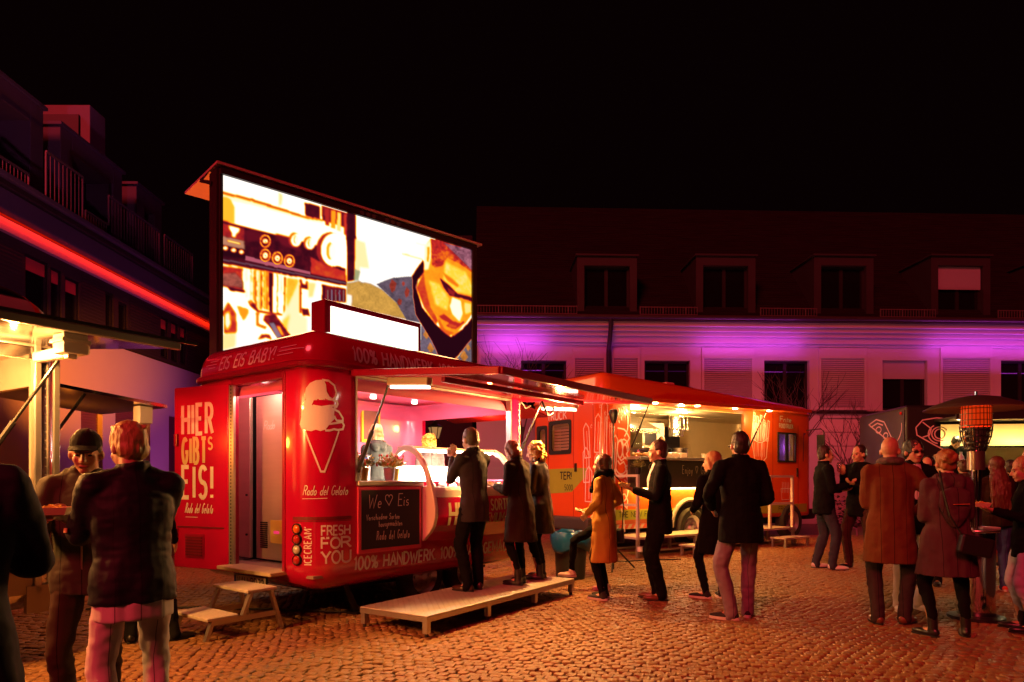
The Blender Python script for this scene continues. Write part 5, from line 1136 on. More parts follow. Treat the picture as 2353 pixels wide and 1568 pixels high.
for k in range(10): x = fr.uniform(-.3, .3); z = fr.uniform(2.3, 2.75); ribbon(mb, arc(x, z, .02, .03, 0, 300, 6), .008, om, .004)
mb.build('fries_drawing', m_white, trk)
mb = MB()
def BB(pts): return [(.37 + .30 * a, 1.0 + 1.75 * b) for a, b in pts]
for ln in (arc(.25, .80, .62, .17, 75, -60, 14), [(.0, .74), (.55, .73), (.75, .70), (1.0, .64), (.82, .60), (.55, .625), (.1, .60)], [(.05, .59), (.3, .62), (.5, .56), (.8, .60), (.95, .52), (.75, .47), (.9, .43)], arc(.2, .52, .22, .09, 0, 360, 16), arc(.62, .50, .2, .07, 0, 300, 14),
           [(.02, .45), (.3, .40), (.6, .43), (.9, .40)], [(.0, .40), (.2, .36), (.5, .39), (.7, .34), (.95, .36)], arc(.3, .36, .62, .14, -10, -160, 14), arc(.3, .34, .45, .08, -10, -160, 12), [(.62, .34), (.95, .22), (.9, .16), (.55, .20)], arc(.4, .12, .5, .15, 60, -90, 12), [(.1, .03), (.6, .05), (.85, -.02), (.8, -.1), (.5, -.06)], [(.3, -.1), (.5, -.2), (.6, -.35)], [(.1, .95), (.2, .90)], [(.3, .86), (.34, .82)], [(.1, .82), (.15, .79)], [(.5, .93), (.58, .88)]):
    ribbon(mb, BB(ln), .027, om, .003 + fr.uniform(0, .003))
mb.build('burger_drawing', m_white, trk)
mb = MB()
def CB(x, z): return (4.22 + .72 * x, 1.74 + .98 * z)
ribbon(mb, [CB(.12, .55), CB(.28, .06), CB(.62, -.02), CB(.86, .10), CB(.95, .58)], .018, om, .003); ribbon(mb, [CB(.62, -.02), CB(.66, .45)], .014, om, .004); ribbon(mb, [CB(.12, .55)] + [CB(.12 + .83 * k / 8, .55 - .12 * math.sin(PI * k / 8)) for k in range(9)], .014, om, .005)
for k in range(11):
    x = .1 + .075 * k; l = fr.uniform(.35, .62); a = fr.uniform(-.15, .15); z0 = .48
    ribbon(mb, [CB(x, z0), CB(x + a, z0 + l), CB(x + a + .08, z0 + l - .02), CB(x + .08, z0 - .02)], .018, om, .006 + .0004 * k)
for k in range(6): x = .3 + .09 * k; ribbon(mb, [CB(x, .12), CB(x + fr.uniform(-.05, .08), .42)], .010, om, .0045)
ribbon(mb, [CB(.6, -.02), CB(.6, -.5)], .010, om, .004)
mb.build('carton_drawing', m_white, trk)
mb = MB()
for k in range(5): ribbon(mb, [(5.45 + k * .06, 1.05), (5.43 + k * .06, 1.3)], .012, om, .004)
ribbon(mb, [(5.38, 1.15), (5.42, .9), (5.70, .9), (5.74, 1.15), (5.38, 1.15)], .014, om, .005); mb.build('cab_drawing', m_white, trk)
# kitchen seen through the hatch
mb = MB(); mb.add([(.7, .75, 2.30), (2.3, .75, 2.30), (2.3, 2.05, 2.55), (.7, 2.05, 2.55), (.7, .75, 2.40), (2.3, .75, 2.40), (2.1, 1.4, 2.77), (.9, 1.4, 2.77)], [(0, 3, 2, 1), (0, 1, 5, 4), (4, 5, 6, 7), (1, 2, 6, 5), (0, 4, 7, 3)]); mb.build('extractor_hood', m_steel, trk)
mb = MB(); mb.box((.75, 1.9, 1.75), (2.4, 2.1, 2.42)); mb.build('back_panel', mat('dark_panel', (.02, .016, .014), .5), trk)  # panel behind the hood in one even near-black colour
mb = MB(); mb.box((2.55, 1.5, 2.05), (3.25, 2.05, 2.62)); ov = mb.build('oven', mat('oven_cream', (.72, .60, .38), .4, metal=.2), trk, bevel=.02)
mb = MB(); mb.box((2.62, 1.49, 2.12), (2.98, 1.496, 2.45)); mb.build('oven_window', m_blackgloss, ov)
mb = MB(); mb.box((2.5, 1.35, .7), (4.0, 2.1, 1.65)); mb.build('kitchen_unit', m_steel, trk); mb = MB(); mb.box((3.35, 1.8, 1.65), (3.45, 2.1, 2.7)); mb.build('steel_column', m_steel, trk)
mb = MB(); mb.box((3.6, 1.98, 1.7), (4.3, 2.1, 2.6)); mb.build('dark_doorway', m_blackgloss, trk)
mb = MB(); mb.lathe([(.0, 0), (.15, 0), (.16, .2), (.165, .22), (.15, .22), (.14, .02), (0, .02)], (2.45, .35, 1.776), 24); o = mb.build('stock_pot', m_steel, None, True); o.location = OC; o.rotation_euler[2] = OR_; tag(o, 'shiny steel stock pot standing on the food truck counter', 'pot')
dm = thing('cake_dome', 'clear food dome over buns on the food truck counter', 'food dome', O2W(1.05, .1, 1.776), OR_)
mb = MB(); mb.lathe([(.26, 0), (.26, .08), (.23, .18), (.14, .25), (.0, .27)], n=24); mb.build('dome', glass('case_glass', (.93, .93, .93), .06), dm, 'all'); mb = MB(); mb.lathe([(0, 0), (.28, 0), (.28, .012), (0, .015)], n=24); mb.build('tray', m_steel, dm, True)
mb = MB(); [mb.ell((.12 * math.cos(k * 1.25), .12 * math.sin(k * 1.25), .05), (.055, .055, .04), 10, 6) for k in range(5)]; mb.build('buns', mat('bun', (.6, .36, .12), .5, var=.2), dm, True)
gr = thing('glass_guard', 'clear sneeze guard with food tubs on the truck counter', 'counter guard', O2W(1.9, .1, 1.776), OR_)
mb = MB(); mb.add([(-.35, -.25, 0), (.35, -.25, 0), (.35, -.18, .28), (-.35, -.18, .28), (.35, .1, .3), (-.35, .1, .3)], [(0, 1, 2, 3), (3, 2, 4, 5)]); mb.build('guard_pane', glass('case_glass', (.93, .93, .93), .06), gr)
for k in range(3): mb = MB(); mb.box((-.32 + k * .22, -.15, .002), (-.14 + k * .22, .1, .1)); mb.build('food_tub', m_cream, gr, bevel=.01)
for k, x in enumerate((2.95, 3.1, 3.3)):
    mb = MB(); mb.lathe([(0, 0), (.05, 0), (.06, .11), (.05, .11), (0, .02)], n=16); o = mb.build('sauce_tub', m_cream, None, True); o.location = O2W(x, .15 + .05 * k, 1.776); tag(o, ('cream sauce tub standing nearest the steel pot on the truck counter', 'cream sauce tub in the middle of the three on the truck counter', 'cream sauce tub nearest the fries carton drawing on the truck counter')[k], 'tub', 'sauce tubs on the truck counter')
mb = MB(); mb.cyl((3.45, 1.35, 2.32), (3.45, 1.35, 2.77), .17, n=20); mb.build('exhaust_duct', m_steel, trk, True)
mb = MB(); mb.box((2.45, 1.86, 2.02), (3.3, 2.12, 2.04)); mb.box((.8, 1.78, 2.18), (2.3, 1.88, 2.20)); sf_ = mb.build('wall_shelf', m_steel, trk)
rk = random.Random(6); km = (m_cream, m_blackgloss, m_steel, mat('red_tin', (.5, .05, .03), .4), mat('green_tin', (.12, .25, .08), .4), m_white)
for k in range(13):
    x = (.86 + k * .19) if k < 8 else (2.5 + (k - 8) * .15); z0 = 2.202 if k < 8 else 1.66; y = 1.80 if k < 8 else 1.45; r_ = rk.uniform(.035, .06); h_ = rk.uniform(.09, .2)
    mb = MB(); mb.lathe([(0, 0), (r_, 0), (r_, h_), (r_ * .8, h_ + .02), (0, h_ + .02)], (x, y, z0), 14); mb.build('kitchen_container', km[rk.randrange(6)], trk, True)
for k in range(6):
    x = 2.55 + k * .11; mb = MB(); mb.cyl((x, .72, 2.70), (x, .72, 2.46), .006, n=6); mb.ell((x, .72, 2.43), (.035, .012, .045), 10, 6); mb.build('hanging_ladle', m_steel, trk)
mb = MB(); mb.box((.66, .65, 2.69), (4.05, .67, 2.71)); mb.build('utensil_rail', m_steel, trk)
# under side: arch, wheels, skirt, bumper
mb = MB(); mb.tube([(2.32 + .54 * math.cos(a), -.02, .42 + .54 * math.sin(a)) for a in [R(x) for x in range(0, 181, 12)]], .045, 8); mb.build('wheel_arch', mat('grey_arch', (.30, .28, .26), .5), trk, True)
mb = MB(); mb.add([(2.32 + .52 * math.cos(R(a)), -.004, .42 + .52 * math.sin(R(a))) for a in range(0, 181, 12)], [tuple(range(16))]); mb.build('arch_shade', m_blk, trk)  # flat black sheet stands for the shaded hollow behind the wheel
wheel(trk, (2.32, .02, .40), .40, .22); wheel(trk, (2.32, 2.1, .40), .40, .22); wheel(trk, (5.75, .05, .40), .40, .22); wheel(trk, (5.75, 2.1, .40), .40, .22)
m_stripe = mat('hazard_red', (.65, .10, .05), .5); mb = MB(); mb.box((.35, .01, .44), (1.8, .03, .53)); mb.build('skirt_panel', mat('skirt_white', (.6, .5, .42), .5), trk)
mb = MB()
for k in range(9): x = .38 + k * .16; mb.add([(x, .008, .442), (x + .08, .008, .442), (x + .14, .008, .528), (x + .06, .008, .528)], [(0, 1, 2, 3)])
mb.build('skirt_stripes', m_stripe, trk)
mb = MB(); mb.box((-.22, .15, .42), (.0, 2.05, .66)); mb.build('rear_bumper', mat('bumper_grey', (.06, .05, .05), .5), trk, bevel=.04); mb = MB(); mb.box((.3, .3, .35), (6.3, 1.9, .52)); mb.build('chassis', m_black, trk)
mb = MB(); mb.box((6.5, .1, .42), (6.95, 2.1, .66)); mb.build('front_bumper', m_blk, trk, bevel=.05)
# platform with railing in front of the hatch
tp = thing('truck_platform', 'metal platform with white railing and steps in front of the orange truck', 'platform', O2W(.15, -.06), OR_)
z = .36; wdt = .68; m_bar = mat('white_rail', (.62, .58, .50), .45, metal=.2)
mb = MB(); mb.box((0, -wdt, z - .04), (4.6, 0, z)); mb.build('deck', m_tread, tp)
for x in (.02, 1.5, 3.0, 4.58):
    for y in (-.03, -wdt + .03): mb = MB(); mb.box((x - .025, y - .025, 0), (x + .025, y + .025, z - .041)); mb.build('leg', m_alu, tp)
mb = MB(); mb.box((.0, -wdt + .01, .1), (4.6, -wdt + .03, .13)); mb.box((.0, -.03, .1), (4.6, -.01, .13)); mb.build('brace', m_alu, tp)
for x0, x1 in ((.0, .0), (4.56, 3.75)):
    mb = MB(); y = -wdt + .03
    if x0 == 0:
        mb.bar((.02, y, z), (.02, y, z + 1.08), .045, .045); mb.bar((.02, -.05, z), (.02, -.05, z + 1.08), .045, .045); mb.bar((.02, -.05, z + 1.06), (.02, y, z + 1.06), .04, .04); mb.bar((.02, -.05, z + .55), (.02, y, z + .55), .04, .04)
    else:
        mb.bar((4.56, y, z), (4.56, y, z + 1.08), .05, .05); mb.bar((3.78, y, z), (3.78, y, z + 1.08), .05, .05); mb.bar((3.78, y, z + 1.06), (4.56, y, z + 1.06), .05, .05, ); mb.bar((3.78, y, z + .50), (4.56, y, z + .50), .05, .05)
    mb.build('railing', m_bar, tp)
mb = MB(); mb.cyl((.02, -wdt - .02, .12), (.02, -wdt - .02, .2), .045, n=10); mb.build('cable_plug', m_white, tp)
for x, nm in ((.95, ''), (3.65, '')):
    mb = MB(); mb.box((x, -wdt - .42, .17), (x + .85, -wdt - .06, .20)); sp = mb.build('step', m_tread, tp)
    mb = MB()
    for xx in (x + .04, x + .81):
        for yy in (-wdt - .38, -wdt - .10): mb.box((xx - .02, yy - .02, 0), (xx + .02, yy + .02, .169))
    mb.build('step_legs', m_alu, sp)
# work lamp on a stand, pot plant on the rail corner
ws = thing('stand_lamp', 'black work lamp on a thin stand before the burger drawing', 'lamp', (1.53, 10.1, 0))
mb = MB(); mb.cyl((0, 0, 0), (0, 0, 2.25), .012, n=8)
for k in range(3): a = k * 2.1 + .3; mb.bar((0, 0, .35), (.35 * math.cos(a), .35 * math.sin(a), .01), .02, .02)
mb.build('stand', m_blackgloss, ws); mb = MB(); mb.lathe([(.03, 2.2), (.05, 2.26), (.075, 2.36), (.06, 2.40), (0, 2.41)], n=14); mb.build('lamp_head', m_blackgloss, ws, True); mb = MB(); mb.ell((0, -.03, 2.40), (.05, .03, .02), 10, 6); mb.build('lamp_reflector', m_lensc, ws, True)
pot(O2W(.19, -.70, 1.44), 'small green herb in a pot on the corner of the truck railing', m_blackgloss, m_leafg, 9, h=.12, fol=.13, fruit=False)

# ================================================================= silver trailer (left edge)
AU = Vector((.53, .848, 0)).normalized(); AV = Vector((-AU.y, AU.x, 0)); AE = Vector((-3.42, 5.18, 0)); AR = math.atan2(AU.y, AU.x)
def A2W(x, y, z=0): return AE + AU * x + AV * y + Vector((0, 0, z))
sv = thing('silver_trailer', 'rounded silver food trailer with raised mirror flaps and warm lamps', 'food trailer', AE, AR)
m_sil = mat('polished_aluminium', (.60, .57, .58), .2, metal=1, var=.08, scale=5, stretch=(12, 12, .4), rvar=.06)
m_sflap = mat('mirror_flap', (.72, .66, .60), .08, metal=.95, var=.05)
SL_, SWd = 4.6, 2.1
# local x runs from the visible end backwards to the viewer: body occupies x in [-SL, 0]
ls = [((x - SL_, y), nr, sd, c) for (x, y), nr, sd, c in perim(SL_, SWd, .20, (1.1, 4.36), (.55, 1.5), (), ())]
SH = [('side', 1.1, 4.36, 1.12, 2.24), ('front', .55, 1.5, 1.2, 2.1)]
mb = MB(); shell(mb, ls, [(.38, .12), (.45, .02), (.52, 0), (1.12, 0), (1.2, 0), (2.1, 0), (2.24, 0), (2.36, .01)], SH, bot=True); mb.build('body', m_sil, sv, True)
RZL = [(2.36 + .42 * math.sin(R(a)), .01 + .42 * (1 - math.cos(R(a)))) for a in range(0, 91, 9)]
mb = MB(); shell(mb, ls, RZL, [('front', -1, 9, 0, 9)], top=True); mb.build('roof', mat('satin_roof', (.42, .37, .38), .42, metal=.35, var=.1), sv, True)
mb = MB(); shell(mb, ls, RZL, [('side', -1, 9, 0, 9), ('far', -1, 9, 0, 9), ('rear', -1, 9, 0, 9)]); mb.v = [(x + .004, y, z + .003) for x, y, z in mb.v]; mb.build('red_roof_end', mat('red_band', (.55, .02, .02), .35), sv, True)
mb = MB(); shell(mb, ls, [(.55, 0), (1.12, 0), (1.2, 0), (2.1, 0), (2.24, 0), (2.36, 0)], SH, off=-.05, flip=True, top=True); mb.build('interior_lining', mat('warm_lining', (.55, .45, .36), .4, metal=.3), sv, True)
mb = MB(); shell(mb, ls, [(2.33, -.01), (2.36, -.02), (2.39, -.01)], []); mb.build('roof_rib', m_alu, sv, True)
mb = MB(); pts = [(-.55, .01 + .42 * (1 - math.cos(R(a))) - .012, 2.36 + .42 * math.sin(R(a)) + .004) for a in range(0, 91, 9)]; mb.tube([(p[0], p[1], p[2]) for p in pts] + [(-.55, 1.2, 2.785)], .014, 6); mb.build('roof_seam', m_alu, sv, True)
mb = MB(); sm = lambda a, b, o: (a, .01 + .42 * (1 - math.cos(math.asin(min(1, (b - 2.36) / .42)))) - .006 - o, b + .006); text(mb, 'DISCO', -2.05, 2.48, .20, .035, sm, fit=1.1, off=.002); mb.build('roof_lettering', m_blk, sv)
for x in (-.225, -.10): mb = MB(); mb.box((x - .022, -.03, .5), (x + .022, -.002, 2.36)); mb.build('vertical_trim', m_alu, sv, bevel=.006)
rv = MB()
for x in (-.16,):
    for k in range(26): rv.ell((x, -.002, .6 + k * .065), (.005, .003, .005), 6, 4)
o = rv.build('rivets', m_alu, sv); o['kind'] = 'stuff'
# flap over the serving hatch
def SF(x, y, o=0.): return (x, -y, 2.34 - .04 * y + o)
mb = MB(); a0, a1, fdp = -3.7, .28, 1.0
mb.add([SF(a0, 0), SF(a1 - .35, 0), SF(a1, fdp), SF(a0, fdp), SF(a0, 0, .03), SF(a1 - .35, 0, .03), SF(a1, fdp, .03), SF(a0, fdp, .03)], [(0, 1, 2, 3), (7, 6, 5, 4), (0, 4, 5, 1), (1, 5, 6, 2), (2, 6, 7, 3), (3, 7, 4, 0)]); sf = mb.build('serving_flap', m_sflap, sv)
mb = MB(); mb.bar(Vector(SF(a0, fdp, .012)), Vector(SF(a1, fdp, .012)), .04, .05); mb.build('flap_rim', m_alu, sf, bevel=.006)
mb = MB(); mb.bar(Vector(SF(a0, fdp + .02, .05)), Vector(SF(a1 + .12, fdp + .02, .05)), .03, .02); mb.build('flap_gutter', m_blackgloss, sf)
mb = MB(); mb.bar(Vector((-.23, -.02, 2.25)), Vector((-.23, -.72, 2.24)), .08, .075); mb.build('flap_arm', m_cream, sv, bevel=.02)
mb = MB(); a, b = Vector((-.23, -.34, 2.20)), Vector((-.66, -.03, 1.30)); mid = a.lerp(b, .5); mb.cyl(a, mid, .012, n=8); mb.cyl(mid, b, .020, n=8); mb.build('gas_strut', m_blackgloss, sv, True)
for k, (x, y) in enumerate(((-.35, .78),)):
    c = Vector(SF(x, y)); mb = MB(); mb.box((c.x - .075, c.y - .075, c.z - .13), (c.x + .075, c.y + .075, c.z - .002)); mb.box((c.x - .09, c.y - .09, c.z - .06), (c.x + .09, c.y + .09, c.z - .035)); mb.box((c.x - .03, c.y - .03, c.z - .16), (c.x + .03, c.y + .03, c.z - .13)); mb.build('junction_box', mat('box_white', (.7, .66, .66), .5), sf, bevel=.005)
# end flap
mb = MB(); q = [(.02, .45, 2.12), (.02, 1.65, 2.12), (1.05, 1.65, 2.02), (1.05, .45, 2.02)]; mb.add(q + [(a, b, c + .03) for a, b, c in q], [(3, 2, 1, 0), (4, 5, 6, 7), (0, 1, 5, 4), (1, 2, 6, 5), (2, 3, 7, 6), (3, 0, 4, 7)]); ef2 = mb.build('end_flap', m_sflap, sv)
mb = MB(); mb.box((.85, .55, 1.87), (.97, .67, 2.03)); mb.box((.89, .59, 1.84), (.93, .63, 1.87)); mb.build('junction_box', mat('box_white', (.7, .66, .66), .5), ef2, bevel=.005)
mb = MB(); a, b = Vector((.35, .5, 2.08)), Vector((.04, .5, 1.6)); mb.cyl(a, b, .014, n=8); mb.build('gas_strut', m_blackgloss, ef2)
# counter, lamp, plant, stool shelf
mb = MB(); mb.box((-3.5, -.25, 1.08), (-.26, .3, 1.12)); mb.build('counter', m_alu, sv, bevel=.008)
mb = MB(); mb.box((-3.5, -.02, .5), (-.26, -.004, 1.07)); mb.build('counter_front', mat('tan_front', (.45, .36, .27), .5), sv)
for k, x in enumerate((-3.0, -2.0, -1.5)):
    c = Vector(SF(x, .45)); mb = MB(); mb.cyl(c + Vector((0, 0, -.001)), c + Vector((0, 0, -.03)), .06, n=14); mb.build('led_spot', glow('silver_led', (1, .70, .30), 18, False), sf)
lamp('POINT', (-2.0, -.45, 2.12), 230, (1, .40, .09), sv, .06); lamp('POINT', (-1.2, -.45, 2.12), 150, (1, .36, .07), sv, .06); lamp('POINT', (-.70, .7, 2.15), 40, (1, .48, .13), sv, .03); lamp('POINT', (-.50, -.32, 2.22), 95, (1, .42, .10), sv, .015); lamp('POINT', (.5, 1.2, 1.80), 25, (1, .22, .02), sv, .06)
lamp('POINT', (-2.2, 1.0, 2.2), 22, (1, .62, .26), sv, .05)
mb = MB(); mb.box((-.75, .9, 1.35), (-.45, .92, 1.85)); mb.build('inner_board', mat('brown_board', (.06, .04, .03), .6), sv)
pot(A2W(-.45, .08, 1.12), 'leafy green herb in a yellow box on the silver trailer counter', mat('yellow_box', (.7, .42, .05), .5), m_leafg, 12, h=.17, fol=.13, fruit=False, r=.08)
for k in range(2): wheel(sv, (-2.6 + k * .75, .2, .32), .32, .2)
mb = MB(); mb.box((-.30, -.03, .36), (-.02, .02, .56)); mb.build('corner_skirt', mat('tan_front', (.45, .36, .27), .5), sv)

# ================================================================= dark pizza truck (right edge)
pz = thing('pizza_truck', 'dark grey pizza truck with chalk white slice drawings and bright kitchen', 'food truck', (7.34, 12.5, 0), R(-5.7))
m_dk = mat('anthracite_paint', (.022, .021, .022), .4, var=.12, coat=.3); m_dk2 = mat('violet_paint', (.035, .025, .05), .45, var=.15)
PZL, PZW = 5.4, 2.05; pl_ = perim(PZL, PZW, .06, (.62, 4.9), (), (), ()); ph = [('side', .62, 4.9, 1.62, 2.38)]
mb = MB(); shell(mb, pl_, [(.45, 0), (1.62, 0), (2.38, 0), (2.70, 0), (2.74, .05)], ph, top=True, bot=True); mb.build('body', m_dk, pz, True)
mb = MB(); shell(mb, pl_, [(.6, 0), (1.62, 0), (2.38, 0), (2.55, 0)], ph, off=-.05, flip=True, top=True); mb.build('interior_lining', mat('pizza_lining', (.74, .60, .36), .4), pz, True)
mb = MB(); mb.box((-.012, .03, .5), (-.003, PZW - .03, 2.66)); mb.build('rear_panel', m_dk2, pz)
PM = perim_map(PZL, PZW, .06)
mb = MB(); pm = lambda a, b, o: PM(a, b, o)
for ln in ([(-1.55, 2.50), (-1.2, 2.58), (-.85, 2.50), (-.35, 1.98), (-1.55, 2.50)], [(-1.45, 2.44), (-1.15, 2.50), (-.9, 2.44)], arc(-1.1, 2.36, .12, .06, 0, 360, 12), arc(-.78, 2.22, .10, .06, 0, 360, 12), arc(-.62, 2.36, .5, .35, -70, 10, 10), [(-.9, 1.75), (-.75, 1.45), (-.95, 1.2), (-.7, 1.0)], [(-1.05, 1.7), (-1.2, 1.5), (-1.0, 1.3), (-1.15, 1.1)], [(-.6, 1.7), (-.5, 1.4), (-.65, 1.1)]): ribbon(mb, ln, .026, pm, .014 + fr.uniform(0, .003))
mb.build('rear_drawing', mat('violet_print', (.55, .28, .42), .6), pz)
mb = MB()
for ln in ([(.18, 2.32), (.30, 2.46), (.55, 2.50), (.85, 2.46), (1.1, 2.38)], [(.18, 2.32), (.20, 2.18), (.5, 2.0), (.9, 1.78)], [(.30, 2.42), (.45, 2.3), (.42, 2.18), (.3, 2.14)], arc(.60, 2.20, .09, .09, 0, 360, 16), arc(.60, 2.20, .14, .13, 30, 300, 16), arc(.60, 2.2, .2, .18, 120, 260, 10)): ribbon(mb, ln, .022, pm, .004 + fr.uniform(0, .003))
mb.build('side_drawing', m_white, pz)
mb = MB(); mb.cyl((-.02, .12, 2.60), (-.04, .12, 2.60), .03, n=10); mb.build('marker_light', mat('red_lens', (.5, .015, .01), .12, coat=1), pz)
mb = MB(); mb.box((.5, -.75, 2.42), (5.0, .0, 2.47)); mb.build('awning', m_dk, pz, bevel=.01); mb = MB(); mb.box((.48, -.78, 2.40), (5.0, -.755, 2.50)); mb.build('awning_rim', m_dk, pz)
mb = MB(); mb.box((.62, -.3, 1.58), (4.9, .2, 1.615)); mb.build('counter', m_alu, pz)
mb = MB(); mb.add([(.7, .9, 2.02), (4.8, .9, 2.02), (4.8, 1.95, 2.12), (.7, 1.95, 2.12), (.7, .9, 2.1), (4.8, .9, 2.1), (4.8, 1.6, 2.5), (.7, 1.6, 2.5)], [(0, 3, 2, 1), (0, 1, 5, 4), (4, 5, 6, 7)]); hd_ = mb.build('extractor_hood', m_cream2, pz)
mb = MB()
for k in range(44): x = .72 + k * .093; mb.bar((x, .93, 2.0), (x, 1.9, 2.09), .02, .03)
o = mb.build('filter_grid', m_blackgloss, hd_); o['kind'] = 'stuff'
for x in (.95, 2.2, 3.1, 4.1):
    mb = MB(); mb.box((x, .45, 2.46), (x + .55, .62, 2.485)); mb.build('tube_light', glow('kitchen_tube', (1, .90, .62), 7, False), pz); lamp('POINT', (x + .25, .5, 2.38), 62, (1, .74, .34), pz, .05)
mb = MB(); mb.box((.75, 1.6, .6), (4.8, 1.98, 1.6)); mb.build('kitchen_unit', m_cream2, pz)
for k, (x, m_) in enumerate(((1.0, mat('blue_cap_bottle', (.5, .55, .7), .3)), (1.2, mat('blue_cap_bottle', (.5, .55, .7), .3)), (2.6, m_leafy), (3.4, m_leafy))):
    mb = MB()
    if k < 2: mb.lathe([(0, 0), (.05, 0), (.05, .16), (.02, .21), (.02, .25), (0, .25)], n=14)
    else: mb.ell((0, 0, .06), (.14, .11, .06), 12, 6); mb.v = [(a + .015 * math.sin(40 * b), b, c + .02 * math.sin(55 * a)) for a, b, c in mb.v]
    o = mb.build('sauce_bottle' if k < 2 else 'salad_heap', m_, None, True); o.location = Vector((7.34, 12.5, 1.616)) + Matrix.Rotation(R(-5.7), 3, 'Z') @ Vector((x, .05, 0)); tag(o, ('pale sauce bottle at the corner of the pizza truck counter', 'pale sauce bottle standing further along the pizza truck counter', 'yellow salad heap on the pizza counter beside the heater pole', 'yellow salad heap further along the pizza truck counter')[k], 'bottle' if k < 2 else 'food')
wheel(pz, (1.2, .05, .36), .36, .22); wheel(pz, (4.4, .05, .36), .36, .22)

# ================================================================= patio heater
ht = thing('patio_heater', 'steel patio heater with glowing red burner under a wide dark hat', 'heater', (4.50, 6.50, 0))
m_hat = mat('heater_hat', (.28, .22, .18), .32, metal=.8); m_chr = mat('chrome_tube', (.70, .66, .66), .12, metal=1)
mb = MB(); mb.lathe([(.0, 2.165), (.05, 2.163), (.20, 2.135), (.36, 2.075), (.44, 2.035), (.445, 2.025), (.43, 2.028), (.35, 2.06), (.18, 2.11), (0, 2.13)], n=40); mb.build('hat', m_hat, ht, True)
mb = MB(); mb.cyl((0, 0, 2.165), (0, 0, 2.20), .012, n=8); mb.build('hat_knob', m_chr, ht)
mb = MB(); mb.lathe([(.125, 1.86), (.13, 1.88), (.13, 2.05), (.115, 2.06)], n=32); mb.build('burner_screen', mat('hot_mesh', (.20, .03, .01), .6, emit=(1, .045, .003), estr=.55, var=.3, scale=9), ht, True)
cg = MB()
for k in range(26): a = k * 2 * PI / 26; cg.bar((.134 * math.cos(a), .134 * math.sin(a), 1.86), (.130 * math.cos(a), .130 * math.sin(a), 2.06), .005, .005)
for z in (1.92, 1.98, 2.03): cg.lathe([(.133, z - .003), (.137, z - .003), (.137, z + .003), (.133, z + .003), (.133, z - .003)], n=30)
for k in range(22):
    a = k * 2 * PI / 22; cg.tube([(.135 * math.cos(a), .135 * math.sin(a), 1.86), (.125 * math.cos(a), .125 * math.sin(a), 1.76), (.075 * math.cos(a), .075 * math.sin(a), 1.62)], .004, 5)
for r_, z in ((.138, 1.865), (.135, 1.82), (.125, 1.76), (.108, 1.70), (.09, 1.65)): cg.lathe([(r_ - .004, z - .006), (r_ + .004, z - .006), (r_ + .004, z + .006), (r_ - .004, z + .006), (r_ - .004, z - .006)], n=30)
o = cg.build('burner_cage', m_blackgloss, ht); o['kind'] = 'stuff'
mb = MB(); mb.lathe([(0, 1.62), (.06, 1.62), (.10, 1.74), (.115, 1.85), (0, 1.87)], n=24); mb.build('burner_cup', m_chr, ht, True)
mb = MB(); mb.lathe([(.0, 1.44), (.075, 1.44), (.075, 1.62), (.0, 1.62)], n=24); mb.build('valve_housing', m_hat, ht, True)
mb = MB(); mb.cyl((0, 0, .8), (0, 0, 1.44), .048, n=24); mb.build('pole', m_chr, ht, True)
mb = MB(); mb.lathe([(.0, .845), (.19, .845), (.195, .85), (.195, .862), (.19, .868), (0, .868)], n=36); mb.build('shelf', mat('heater_shelf', (.7, .66, .6), .25, metal=.8), ht, True)
mb = MB(); mb.lathe([(.155, .04), (.16, .05), (.16, .80), (.15, .84)], n=36); mb.build('tank_cover', m_chr, ht, True)
mb = MB(); mb.lathe([(0, 0), (.24, 0), (.24, .03), (.17, .045), (0, .045)], n=36); mb.build('base', m_blackgloss, ht, True)
mb = MB(); mb.cyl((-.1, -.13, .62), (-.11, -.155, .62), .04, n=14); mb.build('door_latch', m_blackgloss, ht)
lamp('POINT', (0, 0, 2.085), 14, (1, .10, .02), ht, .02)
bx_ = MB(); bx_.box((-.06, -.10, 0), (.11, .05, .022)); o = bx_.build('paper_tray', m_white, None, bevel=.004); o.location = (4.56, 6.5, .869); tag(o, 'flat white paper tray lying on the heater shelf', 'paper tray')

# ================================================================= purple and orange floodlight on the facades
PUR = (.85, .07, 1.)
for px, ln_ in ((1155, 1.7), (1690, 3.2), (2250, 4.2), (1760, 17.)):
    s, z_ = FB(px, 760); c = BO + Vector((bx, by, 0)) * s
    for dz, e in ((4.80, 6 if px > 1200 else 10), (5.24, 14 if px > 1200 else 24)):
        o = lamp('AREA', (c.x + .4, c.y - (.5 if dz < 5 else .42), dz), e * ln_ / (3.2 if ln_ < 10 else 24.), PUR, None, ln_, sy=.05, name='facade_light'); o.rotation_euler = Matrix((Vector((bx, by, 0)), Vector((0, -.93, .36)).normalized(), Vector((0, -.36, -.93)).normalized())).transposed().to_euler()
    s, z_ = FB(px, 760); c = BO + Vector((bx, by, 0)) * s; lamp('SPOT', (c.x, c.y - 3.6, .25), 300, (1, .13, .15), None, .12, aim=(c.x, c.y, 3.6), angle=112, blend=1., name='facade_light')
lamp('SPOT', (-5.2, 17.6, .4), 230, (.85, .12, .75), None, .1, aim=(LX, 16.5, 3.2), angle=80, blend=.8, name='facade_light')
p_ = A2W(.6, 1.2, 1.78); lamp('SPOT', p_, 9000, (1, .20, .004), None, .08, aim=(LX, 14.6, 3.6), angle=21, blend=1., name='wall_splash_light')  # narrow spot added for the orange patch on the low wall
lamp('SPOT', (-5.6, 5.5, 4.0), 700, (.62, .14, .42), None, .1, aim=(-11, 14, 8.4), angle=72, blend=1., name='facade_light')  # unseen fill spot added in mid-air for the terrace blocks

